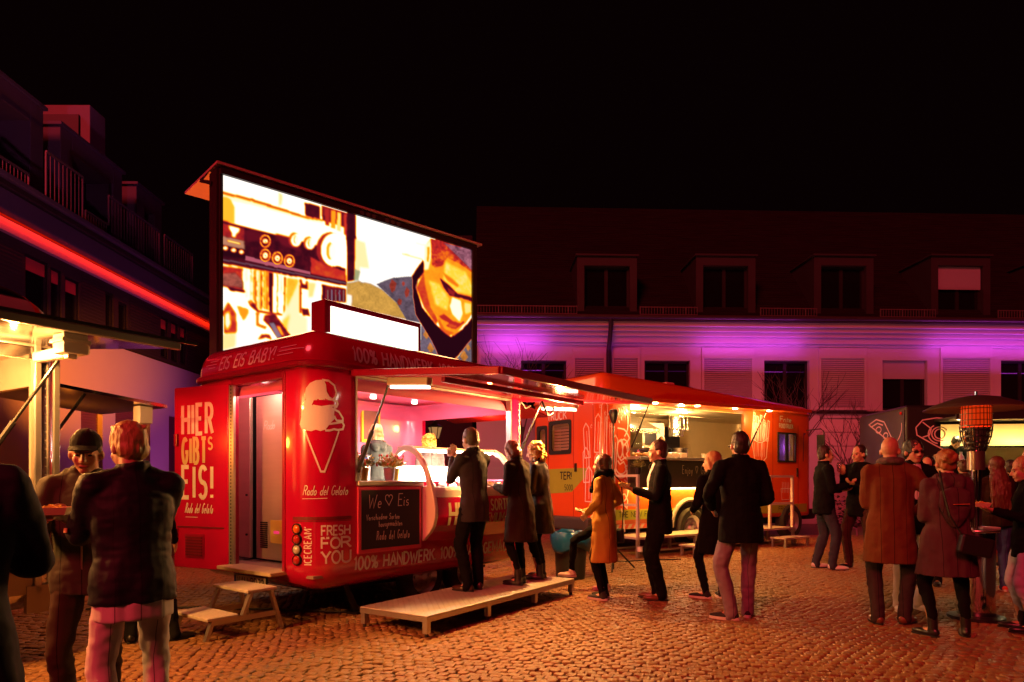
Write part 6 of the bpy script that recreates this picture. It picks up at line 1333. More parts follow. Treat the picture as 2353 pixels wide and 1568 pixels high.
# ================================================================= cables and small litter on the stones
m_cab = mat('cable_rubber', (.012, .011, .011), .6)
def cable(label, pts, r=.012):
    out = []
    for (x0, y0), (x1, y1) in zip(pts, pts[1:]): out += [(x0 + (x1 - x0) * k / 8 + .02 * math.sin(7 * (x0 + k)), y0 + (y1 - y0) * k / 8 + .025 * math.sin(5 * (y0 + k * .9)), .014) for k in range(8)]
    mb = MB(); mb.tube(out, r, 6); tag(mb.build('power_cable', m_cab, None, True), label, 'cable', 'power cables on the paving')
cable('black power cable running over the stones behind the step stool', [(-4.4, 6.9), (-3.4, 7.0), (-2.6, 6.9), (-1.6, 6.75), (-.9, 7.1)])
cable('black cable lying from the platform railing towards the waste bin', [(1.4, 10.9), (1.9, 11.0), (2.3, 11.15), (2.9, 11.3)], .01)
# ================================================================= people
def remesh(mb, name, vox, smooth=2, disp=None):
    me0 = mb.mesh(name + '_src'); o = bpy.data.objects.new('tmp', me0); COL.objects.link(o)
    m = o.modifiers.new('r', 'REMESH'); m.mode = 'VOXEL'; m.voxel_size = vox; m.use_smooth_shade = True
    if smooth: s_ = o.modifiers.new('s', 'SMOOTH'); s_.factor = .5; s_.iterations = smooth
    dg = bpy.context.evaluated_depsgraph_get(); ev = o.evaluated_get(dg); me = bpy.data.meshes.new_from_object(ev)
    bpy.data.objects.remove(o); bpy.data.meshes.remove(me0); me.name = name
    if disp:
        n = len(me.vertices); co = np.empty(n * 3); no = np.empty(n * 3); me.vertices.foreach_get('co', co); me.vertex_normals.foreach_get('vector', no) if hasattr(me, 'vertex_normals') else me.vertices.foreach_get('normal', no)
        co = co.reshape(-1, 3); no = no.reshape(-1, 3); d = np.zeros(n)
        for sc, amp, sd in disp:
            v = vnoise(co / np.array(sc) + 31.7, sd); d += amp * v
        co = co + no * d[:, None]; me.vertices.foreach_set('co', co.ravel()); me.update()
    me.polygons.foreach_set('use_smooth', [True] * len(me.polygons)); return me
def put(me, name, m, parent=None):
    me.materials.clear(); me.materials.append(m); o = bpy.data.objects.new(name, me); COL.objects.link(o)
    if parent is not None: o.parent = parent
    return o
def cloth(name, col, rough=.9, bump=.13, bs=520, sheen=0., var=.08):
    if name in MATS: return MATS[name]
    m = _cloth(name, col, rough, bump, bs, sheen, var); t = m.node_tree; b = t.nodes['Principled BSDF']      # stitched seams down the middle and the side panels
    sx = _n(t, 'ShaderNodeSeparateXYZ'); t.links.new([n for n in t.nodes if n.type == 'TEX_COORD'][0].outputs['Object'], sx.inputs[0])
    ab = _n(t, 'ShaderNodeMath', operation='ABSOLUTE'); t.links.new(sx.outputs[0], ab.inputs[0]); last = None
    for c_, e_ in ((0., .0028), (.105, .0022)):
        q = _n(t, 'ShaderNodeMath', operation='COMPARE'); q.inputs[1].default_value = c_; q.inputs[2].default_value = e_; t.links.new(ab.outputs[0], q.inputs[0])
        if last is None: last = q
        else: ad = _n(t, 'ShaderNodeMath', operation='MAXIMUM'); t.links.new(last.outputs[0], ad.inputs[0]); t.links.new(q.outputs[0], ad.inputs[1]); last = ad
    src = b.inputs['Base Color'].links[0].from_socket; mx = _n(t, 'ShaderNodeMix', data_type='RGBA'); mx.inputs[7].default_value = tuple(x * .3 for x in col) + (1,)
    t.links.new(last.outputs[0], mx.inputs[0]); t.links.new(src, mx.inputs[6]); t.links.new(mx.outputs[2], b.inputs['Base Color']); return m
def _cloth(name, col, rough, bump, bs, sheen, var): return mat(name, col, rough, var=var, scale=14, bump=bump, bscale=bs, sheen=sheen, spec=.12 if rough > .65 else .3)
def skin(c=(.52, .27, .17)): return mat('skin_%d' % int(c[0] * 100), c, .5, var=.10, scale=22, bump=.06, bscale=160)
def hairm(c, rough=.5): return mat('hair_%d_%d' % (int(c[0] * 100), int(c[1] * 1000)), c, rough, var=.55, scale=26, stretch=(1, 1, .25), bump=.7, bscale=60)
def ik(a, b, l1, l2, pole):
    d = b - a; L_ = d.length
    if L_ > (l1 + l2) * .999: b = a + d * ((l1 + l2) * .999 / L_); d = b - a; L_ = d.length
    dn_ = d.normalized(); x = (l1 * l1 - l2 * l2 + L_ * L_) / (2 * L_); h = math.sqrt(max(0, l1 * l1 - x * x))
    p = (pole - dn_ * pole.dot(dn_)); p = p.normalized() if p.length > 1e-4 else Vector((0, 0, -1))
    return a + dn_ * x + p * h, b
FOLD = [((.07, .07, .10), .0055, 3), ((.05, .05, .018), .0035, 5), ((.018, .018, .02), .0012, 15)]
DRAPE = [((.05, .05, .22), .010, 7), ((.06, .06, .05), .005, 9), ((.02, .02, .02), .0015, 4)]
TROU = [((.05, .05, .16), .006, 6), ((.045, .045, .035), .0065, 8)]
ARMS = {'hang': ((.27, .03, .02), (.25, -.9, 0)), 'pocket': ((.22, .12, .09), (.7, -.8, 0)), 'hold': ((.09, .28, .25), (.30, -.5, -1)), 'holdhigh': ((.07, .29, .38), (.30, -.4, -1)),
        'eat': ((.05, .25, .48), (.35, -.1, -1)), 'behind': ((.12, -.17, .10), (.9, -.3, 0)), 'front': ((.06, .25, .17), (.45, -.7, -.6)), 'hip': ((.15, .19, .10), (.55, -1, -.2)), 'ahead': ((.2, .42, .22), (.5, -.3, -.8))}
def person(label, pos, face, h=1.75, z0=0, sex='m', lean=0, head=(0, 0, 0), arms=('hang', 'hang'), feet=None, top='jacket', topc=None, hem=-.12, flare=0., trc=None, shc=None,
           hair='short', hc=(.05, .03, .02), sk=(.52, .27, .17), vox=.011, bulk=1., slim=1., sole=None, collar=True, twist=0, hat=None, scarf=None, hood=False, extra=None, crouch=0, drape=None, boots=False, skirt_out=0, slimleg=1., shirt=None):
    s = h / 1.765; W_ = .185 if sex == 'm' else .163
    hip = Vector((0, 0, (.925 - crouch) * s)); Tq = Matrix.Translation(hip) @ Matrix.Rotation(R(-twist), 4, 'Z') @ Matrix.Rotation(R(-lean), 4, 'X') @ Matrix.Scale(s, 4)
    def T(x, y, z): return Tq @ Vector((x, y, z))
    def TH(x, y, z):                                     # below the hips the garment hangs straight
        if z >= 0: return T(x, y, z)
        v = Matrix.Rotation(R(-twist), 4, 'Z') @ Vector((x, y, z)); return hip + v * s
    X3 = (Tq.to_3x3() @ Vector((1, 0, 0))).normalized(); Y3 = (Tq.to_3x3() @ Vector((0, 1, 0))).normalized(); YF = (Matrix.Rotation(R(-twist), 3, 'Z') @ Vector((0, 1, 0)))
    piv = T(0, .014, .566); yaw, pit, rol = head
    HM = Matrix.Translation(piv) @ (Tq.to_3x3().normalized() @ Matrix.Rotation(R(-yaw), 3, 'Z') @ Matrix.Rotation(R(-pit), 3, 'X') @ Matrix.Rotation(R(rol), 3, 'Y')).to_4x4() @ Matrix.Scale(s * .98, 4)
    def HD(x, y, z): return HM @ Vector((x, y, z))
    H3 = HM.to_3x3()
    feet = feet or ((.10, .02, 8), (-.10, -.02, -8))     # person's right foot first (local +x)
    ank = []; kn = []; hp = []
    for i, f in enumerate(feet):
        sg = 1 if i == 0 else -1; fz = f[3] if len(f) > 3 else 0
        a = Vector((f[0] * s, f[1] * s, (.075 + fz) * s)); hj = hip + Matrix.Rotation(R(-twist), 3, 'Z') @ Vector((.085 * sg * s, 0, -.02 * s)); fw = Vector((math.sin(R(f[2])), math.cos(R(f[2])), 0))
        k, a2 = ik(hj, a, .43 * s, .425 * s, fw + Vector((.12 * sg, 0, 0))); ank.append((a2, fw)); kn.append(k); hp.append(hj)
    aj = []
    for i, nm in enumerate(arms):
        sg = 1 if i == 0 else -1
        w_, p_ = ARMS[nm] if isinstance(nm, str) else nm
        sh = T(W_ * .97 * sg, 0, .462); wr = T(w_[0] * sg, w_[1], w_[2]); e, w2 = ik(sh, wr, .29 * s, .255 * s, Tq.to_3x3() @ Vector((p_[0] * sg, p_[1], p_[2])))
        aj.append((sh, e, w2, nm))
    # ---- body
    b = MB()
    ring = lambda z, rx, ry, y=0.: (TH(0, y, z), rx * s, ry * s, X3, Y3 if z >= 0 else YF)
    wk = 1. if sex == 'm' else .90
    b.loft([ring(-.09, .10, .085), ring(-.02, .150, .105), ring(.10, .130 * wk, .092), ring(.20, .130 * wk, .092, .004), ring(.34, .150 * wk, .100, .006), ring(.44, .150 * wk, .085), ring(.50, .10, .06), ring(.535, .05, .05)], 20)
    b.cap(T(0, -.01, .49), .058 * s, HD(0, -.012, .06), .054 * s, 14)
    HB = lambda c, r_: b.ell(HM @ Vector(c), [q * 1. for q in r_], 16, 10, H3)
    HB((0, -.005, .125), (.075, .094, .100)); HB((0, .032, .062), (.059, .066, .085)); HB((0, .068, .004), (.032, .030, .022)); HB((0, .045, .04), (.050, .045, .05))
    b.cap(HD(0, .093, .105), .010 * s, HD(0, .116, .066), .0145 * s, 8); b.cap(HD(-.012, .10, .060), .010 * s, HD(.012, .10, .060), .010 * s, 8)
    b.cap(HD(-.036, .080, .114), .0125 * s, HD(.036, .080, .114), .0125 * s, 8); b.cap(HD(-.018, .094, .031), .0085 * s, HD(.018, .094, .031), .0085 * s, 8)
    for sg in (1, -1): HB((.077 * sg, -.004, .082), (.014, .021, .031)); b.cap(HD(.040 * sg, .066, .07), .022 * s, HD(.03 * sg, .075, .045), .018 * s, 8)
    for i, (sh, e, w2, nm) in enumerate(aj):
        sg = 1 if i == 0 else -1
        b.cap(T(W_ * .6 * sg, 0, .45), .06 * s, sh, .045 * s); b.cap(sh, .045 * s, e, .036 * s); b.cap(e, .036 * s, w2, .026 * s)
        d = (w2 - e).normalized(); palm = Vector((0, 0, 0))
        inw = Tq.to_3x3() @ Vector((-sg, 0, 0)); inw = (inw - d * inw.dot(d)); inw = inw.normalized() if inw.length > .05 else Vector((0, 0, 1))
        hold = isinstance(nm, str) and nm in ('hold', 'holdhigh', 'eat', 'front', 'ahead')
        pn = Vector((0, 0, 1)) if hold else inw; pn = pn - d * pn.dot(d); pn = pn.normalized() if pn.length > .05 else inw; sd = d.cross(pn).normalized()
        thumb = sd if sd.dot(Vector((0, 0, 1)) if not hold else Tq.to_3x3() @ Vector((sg, 0, 0))) > 0 else -sd
        pc = w2 + d * .05 * s
        Mx = Matrix((sd, pn, d)).transposed(); b.ell(pc, (.041 * s, .016 * s, .052 * s), 12, 8, Mx); b.cap(w2, .025 * s, pc, .022 * s, 8)
        curl = 55 if hold else 30
        for k, (of, ln) in enumerate(((.031, .070), (.011, .080), (-.010, .075), (-.029, .058))):
            p = pc + d * .040 * s + thumb * of * s; dd_ = d.copy(); ax = d.cross(pn)
            for seg in range(3):
                dd_ = (dd_ * math.cos(R(curl * .5 + seg * 6)) + pn * math.sin(R(curl * .5 + seg * 6))).normalized() if seg else (d * math.cos(R(curl * .35)) + pn * math.sin(R(curl * .35))).normalized()
                q = p + dd_ * ln * s * (.42, .32, .26)[seg]; b.cap(p, (.0098 - .0012 * seg) * s, q, (.0090 - .0012 * seg) * s, 7); p = q
        p = pc + thumb * .030 * s - d * .02 * s; q = p + (thumb * .8 + d * .7 + pn * .35).normalized() * .045 * s; b.cap(p, .0135 * s, q, .011 * s, 8); b.cap(q, .011 * s, q + (d * .9 + pn * .5).normalized() * .032 * s, .009 * s, 8)
    for i in range(2):
        a, fw = ank[i]; lk = min(1, slimleg) ** 2.2; b.cap(hp[i], .078 * s, kn[i], .050 * s * lk); b.cap(kn[i], .050 * s * lk, a, .034 * s); b.cap(a - Vector((0, 0, .02 * s)), .038 * s, a + fw * .11 * s - Vector((0, 0, .045 * s)), .028 * s)
    me = remesh(b, 'person', vox * .8, 1); o = put(me, 'person', skin(sk)); o.location = (pos[0], pos[1], z0); o.rotation_euler = (0, 0, math.atan2(face[1], face[0]) - PI / 2); tag(o, label, 'person', 'people around the food trucks')
    # ---- eyes, brows, mouth
    ey = MB(); [ey.ell(HD(.031 * g_, .0855, .0945), (.0115, .006, .0062), 10, 6, H3) for g_ in (1, -1)]; ey.build('eyes', mat('eye_dark', (.05, .03, .025), .25, spec=.6), o, True)
    br = MB(); [br.cap(HD(.016 * g_, .096, .113), .0048 * s, HD(.047 * g_, .084, .116), .0038 * s, 6) for g_ in (1, -1)]; br.build('eyebrows', hairm(tuple(q * .7 for q in hc)), o, True)
    lp2 = MB(); lp2.cap(HD(-.021, .099, .032), .0048 * s, HD(.021, .099, .032), .0048 * s, 6); lp2.build('lips', mat('lip', (.38, .11, .09), .5), o, True)
    # ---- trousers
    t = MB(); kx = slimleg; 
    t.loft([ring(-.12, .12, .10), ring(-.05, .158, .112), ring(.03, .152, .105), ring(.13, .140 * wk, .098)], 20)
    for i in range(2):
        a, fw = ank[i]; ce = a + Vector((0, 0, (.10 if boots else .0) * s)); t.cap(hp[i], .090 * s * min(1, slimleg + .02), kn[i], .070 * s * kx, 14); t.cap(kn[i], .069 * s * kx, ce, (.056 if kx >= 1 else .046) * s * (kx if kx < 1 else 1), 14)
        if kx >= 1: t.cap(ce, .056 * s, ce - Vector((0, 0, .03 * s)) + fw * .012 * s, .060 * s, 12)
    put(remesh(t, 'trousers', vox, 1, TROU), 'trousers', trc or cloth('black_trousers', (.012, .011, .012)), o)
    # ---- shoes
    for i in range(2):
        a, fw = ank[i]; sx = fw.cross(Vector((0, 0, 1))); g0 = a - Vector((0, 0, .075 * s)); Mx = Matrix((sx, fw, Vector((0, 0, 1)))).transposed()
        sh_ = MB(); sh_.ell(g0 + fw * .075 * s + Vector((0, 0, .030 * s)), (.046 * s, .135 * s, .034 * s), 16, 8, Mx); sh_.ell(g0 + fw * .0 * s + Vector((0, 0, .042 * s)), (.042 * s, .062 * s, .048 * s), 14, 8, Mx); sh_.cap(g0 + Vector((0, 0, .05 * s)), .042 * s, a + fw * .005 + Vector((0, 0, (.11 if boots else .015) * s)), (.045 if boots else .043) * s, 12)
        so = put(remesh(sh_, 'shoe', .008, 1), 'shoe', shc or mat('black_shoe', (.012, .010, .010), .35, coat=.3), o)
        if sole:
            sl = MB(); pl2 = [(.043 * math.cos(R(q)) * (1 if math.sin(R(q)) < 0 else 1.05) * s, (.07 + .137 * math.sin(R(q))) * s) for q in range(0, 360, 18)]
            sl.prism(pl2, lambda x, y: g0 + sx * x + fw * y + Vector((0, 0, .002)), lambda x, y: g0 + sx * x * 1.03 + fw * y + Vector((0, 0, .028 * s))); sl.build('sole', sole, so)
        else:
            sl = MB(); pl2 = [(.046 * math.cos(R(q)) * s, (.07 + .136 * math.sin(R(q))) * s) for q in range(0, 360, 18)]; sl.prism(pl2, lambda x, y: g0 + sx * x + fw * y + Vector((0, 0, .001)), lambda x, y: g0 + sx * x + fw * y + Vector((0, 0, .012 * s))); sl.build('sole', m_black, so)
    # ---- top garment
    if top:
        c = MB(); k = bulk; rings = []
        z = hem; below = []
        while z < -.01: below.append(z); z += .09
        for z in below: q = min(1, -z / .5); rings.append(ring(z, (.182 + flare * q) * k * (1 if sex == 'm' else .97), (.134 + flare * q * .8) * k, skirt_out * q))
        rings += [ring(0, .180 * k, .132 * k), ring(.10, .160 * k * wk, .118 * k), ring(.20, .162 * k * wk, .118 * k, .004), ring(.34, .182 * k * wk, .124 * k, .004), ring(.42, .176 * k * wk, .110 * k), ring(.485, .132 * wk, .086), ring(.54, .074, .068), ring(.57 if collar else .55, .068, .066)]
        c.loft(rings, 24); ws_ = (.066 if sex == 'm' else .058) * k
        for i, (sh, e, w2, nm) in enumerate(aj):
            sg = 1 if i == 0 else -1; c.cap(T(W_ * .5 * sg, 0, .45), .07 * s, sh, ws_ * s, 14); c.cap(T(.055 * sg, -.012, .515), .05 * s, sh, ws_ * .85 * s, 12); c.cap(sh, ws_ * s, e, .054 * k * s, 14); c.cap(e, .054 * k * s, e.lerp(w2, .93), .041 * k * s, 14)
        if hood: c.cap(T(-.07, -.085, .50), .05 * s, T(.07, -.085, .50), .05 * s); c.cap(T(-.10, -.02, .53), .035 * s, T(-.05, -.10, .46), .05 * s); c.cap(T(.10, -.02, .53), .035 * s, T(.05, -.10, .46), .05 * s)
        if collar:
            for q in range(8): a0 = R(40 + q * 35 + 0); a1 = R(40 + q * 35 + 35); c.cap(T(.066 * math.sin(a0) * -1, .062 * math.cos(a0), .555), .017 * s, T(-.066 * math.sin(a1), .062 * math.cos(a1), .565), .017 * s, 7)
        co_ = put(remesh(c, 'jacket' if hem > -.3 else 'coat', vox, 2, drape or (DRAPE if hem < -.3 else FOLD + [((.07, .07, .12), .006, 2)])), 'coat' if hem < -.3 else 'jacket', topc, o)
        if shirt is not None:
            for_ = MB()
            for q in range(10): a0 = R(36 * q); a1 = R(36 * q + 36); for_.cap(T(.060 * math.sin(a0), .058 * math.cos(a0), .572 - .012 * math.cos(a0)), .012 * s, T(.060 * math.sin(a1), .058 * math.cos(a1), .572 - .012 * math.cos(a1)), .012 * s, 7)
            put(remesh(for_, 'shirt_collar', .006, 1), 'shirt_collar', shirt, o)
            v_ = MB(); v_.loft([ring(.18, .03, .02, .106 * k), ring(.36, .055, .028, .108 * k), ring(.48, .06, .035, .062), ring(.565, .062, .05, .012)], 14); put(remesh(v_, 'shirt', .009, 1), 'shirt', shirt, o)
    else: co_ = None
    # ---- hair
    hm = hairm(tuple(q * (.55 if hair == 'crop' else .85) for q in hc)); hb = MB()
    def HE(c_, r_): hb.ell(HM @ Vector(c_), r_, 16, 10, H3)
    HD_ = [((.012, .012, .04), .0035, 3), ((.03, .03, .03), .003, 6)]
    rr = random.Random(int(h * 1000) + int(pos[0] * 100))
    if hair in ('short', 'crop', 'receding'):
        g = .007 if hair != 'short' else .014
        HE((0, -.018 if hair != 'receding' else -.034, .132), (.075 + g, .088 + g, .096 + g)); HE((0, -.045, .08), (.070 + g, .05 + g, .075))
        if hair == 'short':
            for q in range(26): a = rr.uniform(-1.2, 1.2); hb.cap(HD(.055 * math.sin(a), .035 * math.cos(a) + rr.uniform(-.06, .02), .205 + rr.uniform(-.02, .012)), .014 * s, HD(.070 * math.sin(a), rr.uniform(-.1, .02), .185), .012 * s, 6)
        put(remesh(hb, 'hair', .007, 0, HD_), 'hair', hm, o)
    elif hair in ('bob', 'curly', 'long', 'bun', 'pony'):
        HE((0, -.020, .130), (.088, .100, .105))
        if hair == 'bun': HE((0, -.052, .07), (.072, .05, .06)); [hb.ell(HD(.03 * math.cos(q), -.12 + .02 * math.sin(q * 2), .14 + .03 * math.sin(q)), (.034,) * 3, 10, 7) for q in (0, 1.6, 3.1, 4.7)]; [hb.cap(HD(.07 * g_, .02, .17), .02 * s, HD(.05 * g_, -.11, .11), .022 * s, 8) for g_ in (1, -1)]
        elif hair == 'pony': HE((0, -.052, .08), (.074, .055, .07)); hb.cap(HD(0, -.11, .12), .032 * s, HD(0, -.15, -.06), .018 * s)
        elif hair == 'long':
            HE((0, -.045, .05), (.086, .062, .11)); hb.loft([(HD(0, -.05, .06), .085 * s, .05 * s, X3, Y3), (T(0, -.075, .50), .11 * s, .055 * s, X3, Y3), (T(0, -.12, .30), .12 * s, .045 * s, X3, Y3), (T(0, -.125, .12), .09 * s, .03 * s, X3, Y3)], 16)
            for q in range(18): x = rr.uniform(-.1, .1); hb.cap(T(x, -.12, .45), .02 * s, T(x * 1.1, -.14, rr.uniform(.05, .2)), .010 * s, 7)
        else:
            HE((0, -.045, .06), (.088, .065, .095))
            for g_ in (1, -1): hb.cap(HD(.072 * g_, .015, .14), .025 * s, HD(.074 * g_, -.01, .01), .026 * s, 8)
            if hair == 'curly':
                for q in range(110):
                    a = rr.uniform(.5, 5.78) ; zz = rr.uniform(-.03, .22); rad = .098 * math.sqrt(max(.05, 1 - ((zz - .10) / .17) ** 2)); c0 = Vector((rad * math.sin(a), -.02 + rad * 1.08 * math.cos(a), zz)); r0 = rr.uniform(.012, .02)
                    if c0.y > .045 and zz < .15: continue
                    pts = [HM @ (c0 + Vector((r0 * math.cos(w_), r0 * math.sin(w_) * .8, -.013 * w_ * .5))) for w_ in (0, 1.2, 2.4, 3.6, 4.8, 6.)]
                    for i_ in range(5): hb.cap(pts[i_], .0075 * s, pts[i_ + 1], .0070 * s, 6)
        put(remesh(hb, 'hair', .006 if hair == 'curly' else .008, 0 if hair == 'curly' else 1, HD_ if hair != 'curly' else None), 'hair', hm, o)
    if hat:
        hb = MB()
        if hat[0] == 'cap':
            HE((0, -.010, .146), (.0835, .100, .083)); me_ = remesh(hb, 'cap', .006, 1); hc_ = put(me_, 'cap', hat[1], o)
            pk = MB(); k = 14; top_ = []; 
            for q in range(k + 1): a = R(-62 + 124 * q / k); top_.append((.083 * math.sin(a), .062 + .05 * math.cos(a), .078 * math.sin(a), .075 + .125 * math.cos(a)))
            vs = []
            for x0_, y0_, x1_, y1_ in top_: z1_ = .138 - x1_ * x1_ * 2.0; vs += [HD(x0_ * .92, y0_, .156 - x0_ * x0_ * 1.5), HD(x1_, y1_, z1_ + .006)]
            pk.add(vs + [v + H3 @ Vector((0, 0, -.006)) for v in vs], [(2 * q, 2 * q + 1, 2 * q + 3, 2 * q + 2) for q in range(k)] + [(2 * k + 2 + 2 * q + 2, 2 * k + 2 + 2 * q + 3, 2 * k + 2 + 2 * q + 1, 2 * k + 2 + 2 * q) for q in range(k)] + [(2 * q + 1, 2 * k + 2 + 2 * q + 1, 2 * k + 2 + 2 * q + 3, 2 * q + 3) for q in range(k)]); pk.build('cap_peak', hat[1], hc_, True)
        else:
            HE((0, -.012, .145), (.089, .102, .098)); hb.cap(HD(-.08, .0, .11), .018, HD(.08, 0, .11), .018); put(remesh(hb, 'beanie', .007, 1, [((.008, .008, .2), .0015, 2)]), 'beanie', hat[1], o)
    if scarf:
        sb = MB()
        for q in range(12):
            a0, a1 = R(30 * q), R(30 * q + 30); zz = lambda a: .555 + .014 * math.cos(a) * -1
            sb.cap(T(.082 * math.sin(a0), .078 * math.cos(a0), zz(a0)), .036 * s * scarf[1], T(.082 * math.sin(a1), .078 * math.cos(a1), zz(a1)), .036 * s * scarf[1], 9)
        if scarf[1] > 1.1: sb.cap(T(-.09, .03, .56), .05 * s, T(-.12, .10, .36), .035 * s); sb.cap(T(.07, -.05, .56), .05 * s, T(.12, .0, .48), .05 * s)
        put(remesh(sb, 'scarf', .008, 1, [((.03, .03, .02), .005, 3)]), 'scarf', scarf[0], o)
    o['_d'] = 1; del o['_d']
    ctx = dict(T=T, TH=TH, HD=HD, aj=aj, s=s, o=o, H3=H3, coat=co_, X3=X3, Y3=Y3)
    if extra: extra(ctx)
    return o, ctx
def world(ctx, v): bpy.context.view_layer.update(); return ctx['o'].matrix_world @ v
def tray(ctx, label, kind='tray', off=.10):
    """paper food tray resting on the hands: a thing of its own"""
    a = [j[2] for j in ctx['aj']]; p = a[0].lerp(a[1], .5); fw = ((a[0] - ctx['aj'][0][1]).normalized() + (a[1] - ctx['aj'][1][1]).normalized()); fw.z = 0; fw.normalize()
    M_ = ctx['o'].rotation_euler.to_matrix(); loc = Vector(ctx['o'].location) + M_ @ (p + fw * off + Vector((0, 0, .035)))
    t = thing('paper_food_tray', label, 'food tray', loc, ctx['o'].rotation_euler[2], 'food trays held by visitors')
    mb = MB(); mb.add([(-.07, -.05, 0), (.07, -.05, 0), (.07, .05, 0), (-.07, .05, 0), (-.085, -.065, .035), (.085, -.065, .035), (.085, .065, .035), (-.085, .065, .035)], [(3, 2, 1, 0), (0, 1, 5, 4), (1, 2, 6, 5), (2, 3, 7, 6), (3, 0, 4, 7)]); q = mb.build('tray', mat('tray_card', (.70, .55, .32), .7), t); q.modifiers.new('sol', 'SOLIDIFY').thickness = .003
    mb = MB(); rr = random.Random(3)
    for k in range(14): x, y = rr.uniform(-.05, .05), rr.uniform(-.04, .04); mb.bar((x, y, .012 + k * .0012), (x + rr.uniform(-.05, .05), y + rr.uniform(-.03, .03), .03 + rr.uniform(0, .02)), .010, .010)
    mb.build('fries', mat('fries', (.72, .42, .07), .5), t)
    return t
def V2(a, b): return Vector((b[0] - a[0], b[1] - a[1]))
c_blk = cloth('black_wool', (.004, .0035, .004)); c_char = cloth('charcoal_wool', (.040, .036, .038)); c_navy = cloth('navy_jacket', (.011, .010, .020), .6, bump=.15); c_olive = cloth('olive_softshell', (.060, .052, .034), .7)
c_brown = cloth('brown_wool', (.026, .013, .008)); c_must = cloth('mustard_wool', (.46, .215, .045), .95); c_camel = cloth('camel_wool', (.55, .28, .10)); c_mauve = cloth('mauve_parka', (.085, .040, .050)); c_rust = cloth('rust_coat', (.13, .045, .020)); c_denim = cloth('dark_denim', (.035, .035, .055)); c_ldenim = cloth('light_denim', (.40, .34, .50)); c_pale = cloth('pale_check_trousers', (.72, .64, .66)); c_chino = cloth('grey_mauve_trousers', (.21, .15, .20)); c_white = cloth('white_trousers', (.62, .56, .58)); c_bluej = cloth('blue_jacket', (.05, .08, .22)); c_dkb = cloth('dark_brown_trousers', (.05, .028, .02))
s_brown = mat('brown_leather_shoe', (.16, .055, .025), .35, coat=.3); s_pink = mat('pale_trainer', (.62, .40, .38), .7); s_white = mat('white_trainer', (.62, .56, .58), .6); s_sole = mat('pale_sole', (.60, .50, .50), .7)
def gp(px, z, Y): return ((px - CX) / F * Y, Y)
# 1 man in dark coat at the very edge, cropped
person('person in dark navy coat with bent arm, cropped by the edge beside the cap man', (-1.765, 2.08), (-.45, .9), 1.68, arms=(((.02, .26, .20), (1, -.5, -.5)), 'front'), topc=cloth('dark_navy_coat', (.020, .020, .036), .7), hem=-.42, flare=.05, vox=.012, bulk=1.10, hair='crop', hc=(.12, .08, .05), twist=8)
# 2 man in cap, facing the viewer, eating
o2, c2 = person('man in black cap and olive hooded jacket looking down at his food', gp(205, 0, 3.62), (.32, -1), 1.66, lean=3, head=(-6, 9, 0), arms=(((.12, .33, .30), (.5, -.5, -1)), ((.02, .33, .31), (.5, -.5, -1))), topc=c_olive, hem=-.14, hood=True, hat=('cap', cloth('black_cap', (.014, .013, .013), .8)), hair='crop', hc=(.10, .08, .07), trc=c_dkb, vox=.0095, bulk=1.06, sk=(.50, .25, .15))
mb = MB(); mb.tube([c2['T'](0, .135, .0), c2['T'](0, .14, .2), c2['T'](0, .128, .36), c2['T'](0, .095, .48)], .005, 6); mb.build('zip', mat('zip_metal', (.4, .3, .2), .4, metal=.7), c2['coat'])
tray(c2, 'card tray with fries held by the man in the black cap', off=.09)
# 3 man from behind, navy bomber, pale trousers
def bomber(c):
    mb = MB(); T_, TH_ = c['T'], c['TH']
    sh, e, w, _ = c['aj'][1]; out = (e - sh).cross(Vector((0, 0, 1))).normalized() * -1; side = c['X3'] * -1
    p = e.lerp(sh, .12) + side * .062; q = (sh - e).normalized(); mb.bar(p - c['Y3'] * .03 + c['Y3'] * 0, p + c['Y3'] * .03, .004, .022, up=q); mb.build('sleeve_patch', mat('patch_tan', (.70, .40, .16), .7), c['coat'])
o3, c3 = person('grey haired man seen from behind in navy bomber jacket and pale check trousers', gp(306, 0, 3.25), (-.70, .72), 1.675, lean=3, head=(-12, 12, 0), arms=(((.02, .33, .22), (.4, -.6, -1)), ((.10, .38, .24), (.55, -.5, -1))), topc=c_navy, hem=-.13, trc=c_pale, hair='short', hc=(.58, .36, .13), vox=.0095, bulk=1.12, feet=((.13, .05, 12), (-.12, -.04, -10)), sole=s_sole, shc=s_white, extra=bomber, sk=(.52, .26, .15))
mb = MB(); mb.loft([(c3['TH'](0, -.004, z_), .172, .128, Vector((1, 0, 0)), Vector((0, 1, 0))) for z_ in (-.11, -.16, -.215)], 24); put(remesh(mb, 'shirt_tail', .011, 1, [((.04, .04, .2), .008, 3)]), 'shirt_tail', c_pale, o3)
tray(c3, 'card tray held by the man in the navy bomber jacket', off=.08)
# 4 hidden man behind him
person('man mostly hidden behind the navy bomber jacket, one polished black shoe showing', (-3.06, 5.55), (-.2, 1), 1.55, arms=('hang', 'hang'), topc=c_blk, hair='crop', vox=.013, feet=((.26, .03, 50), (-.10, 0, -8)))
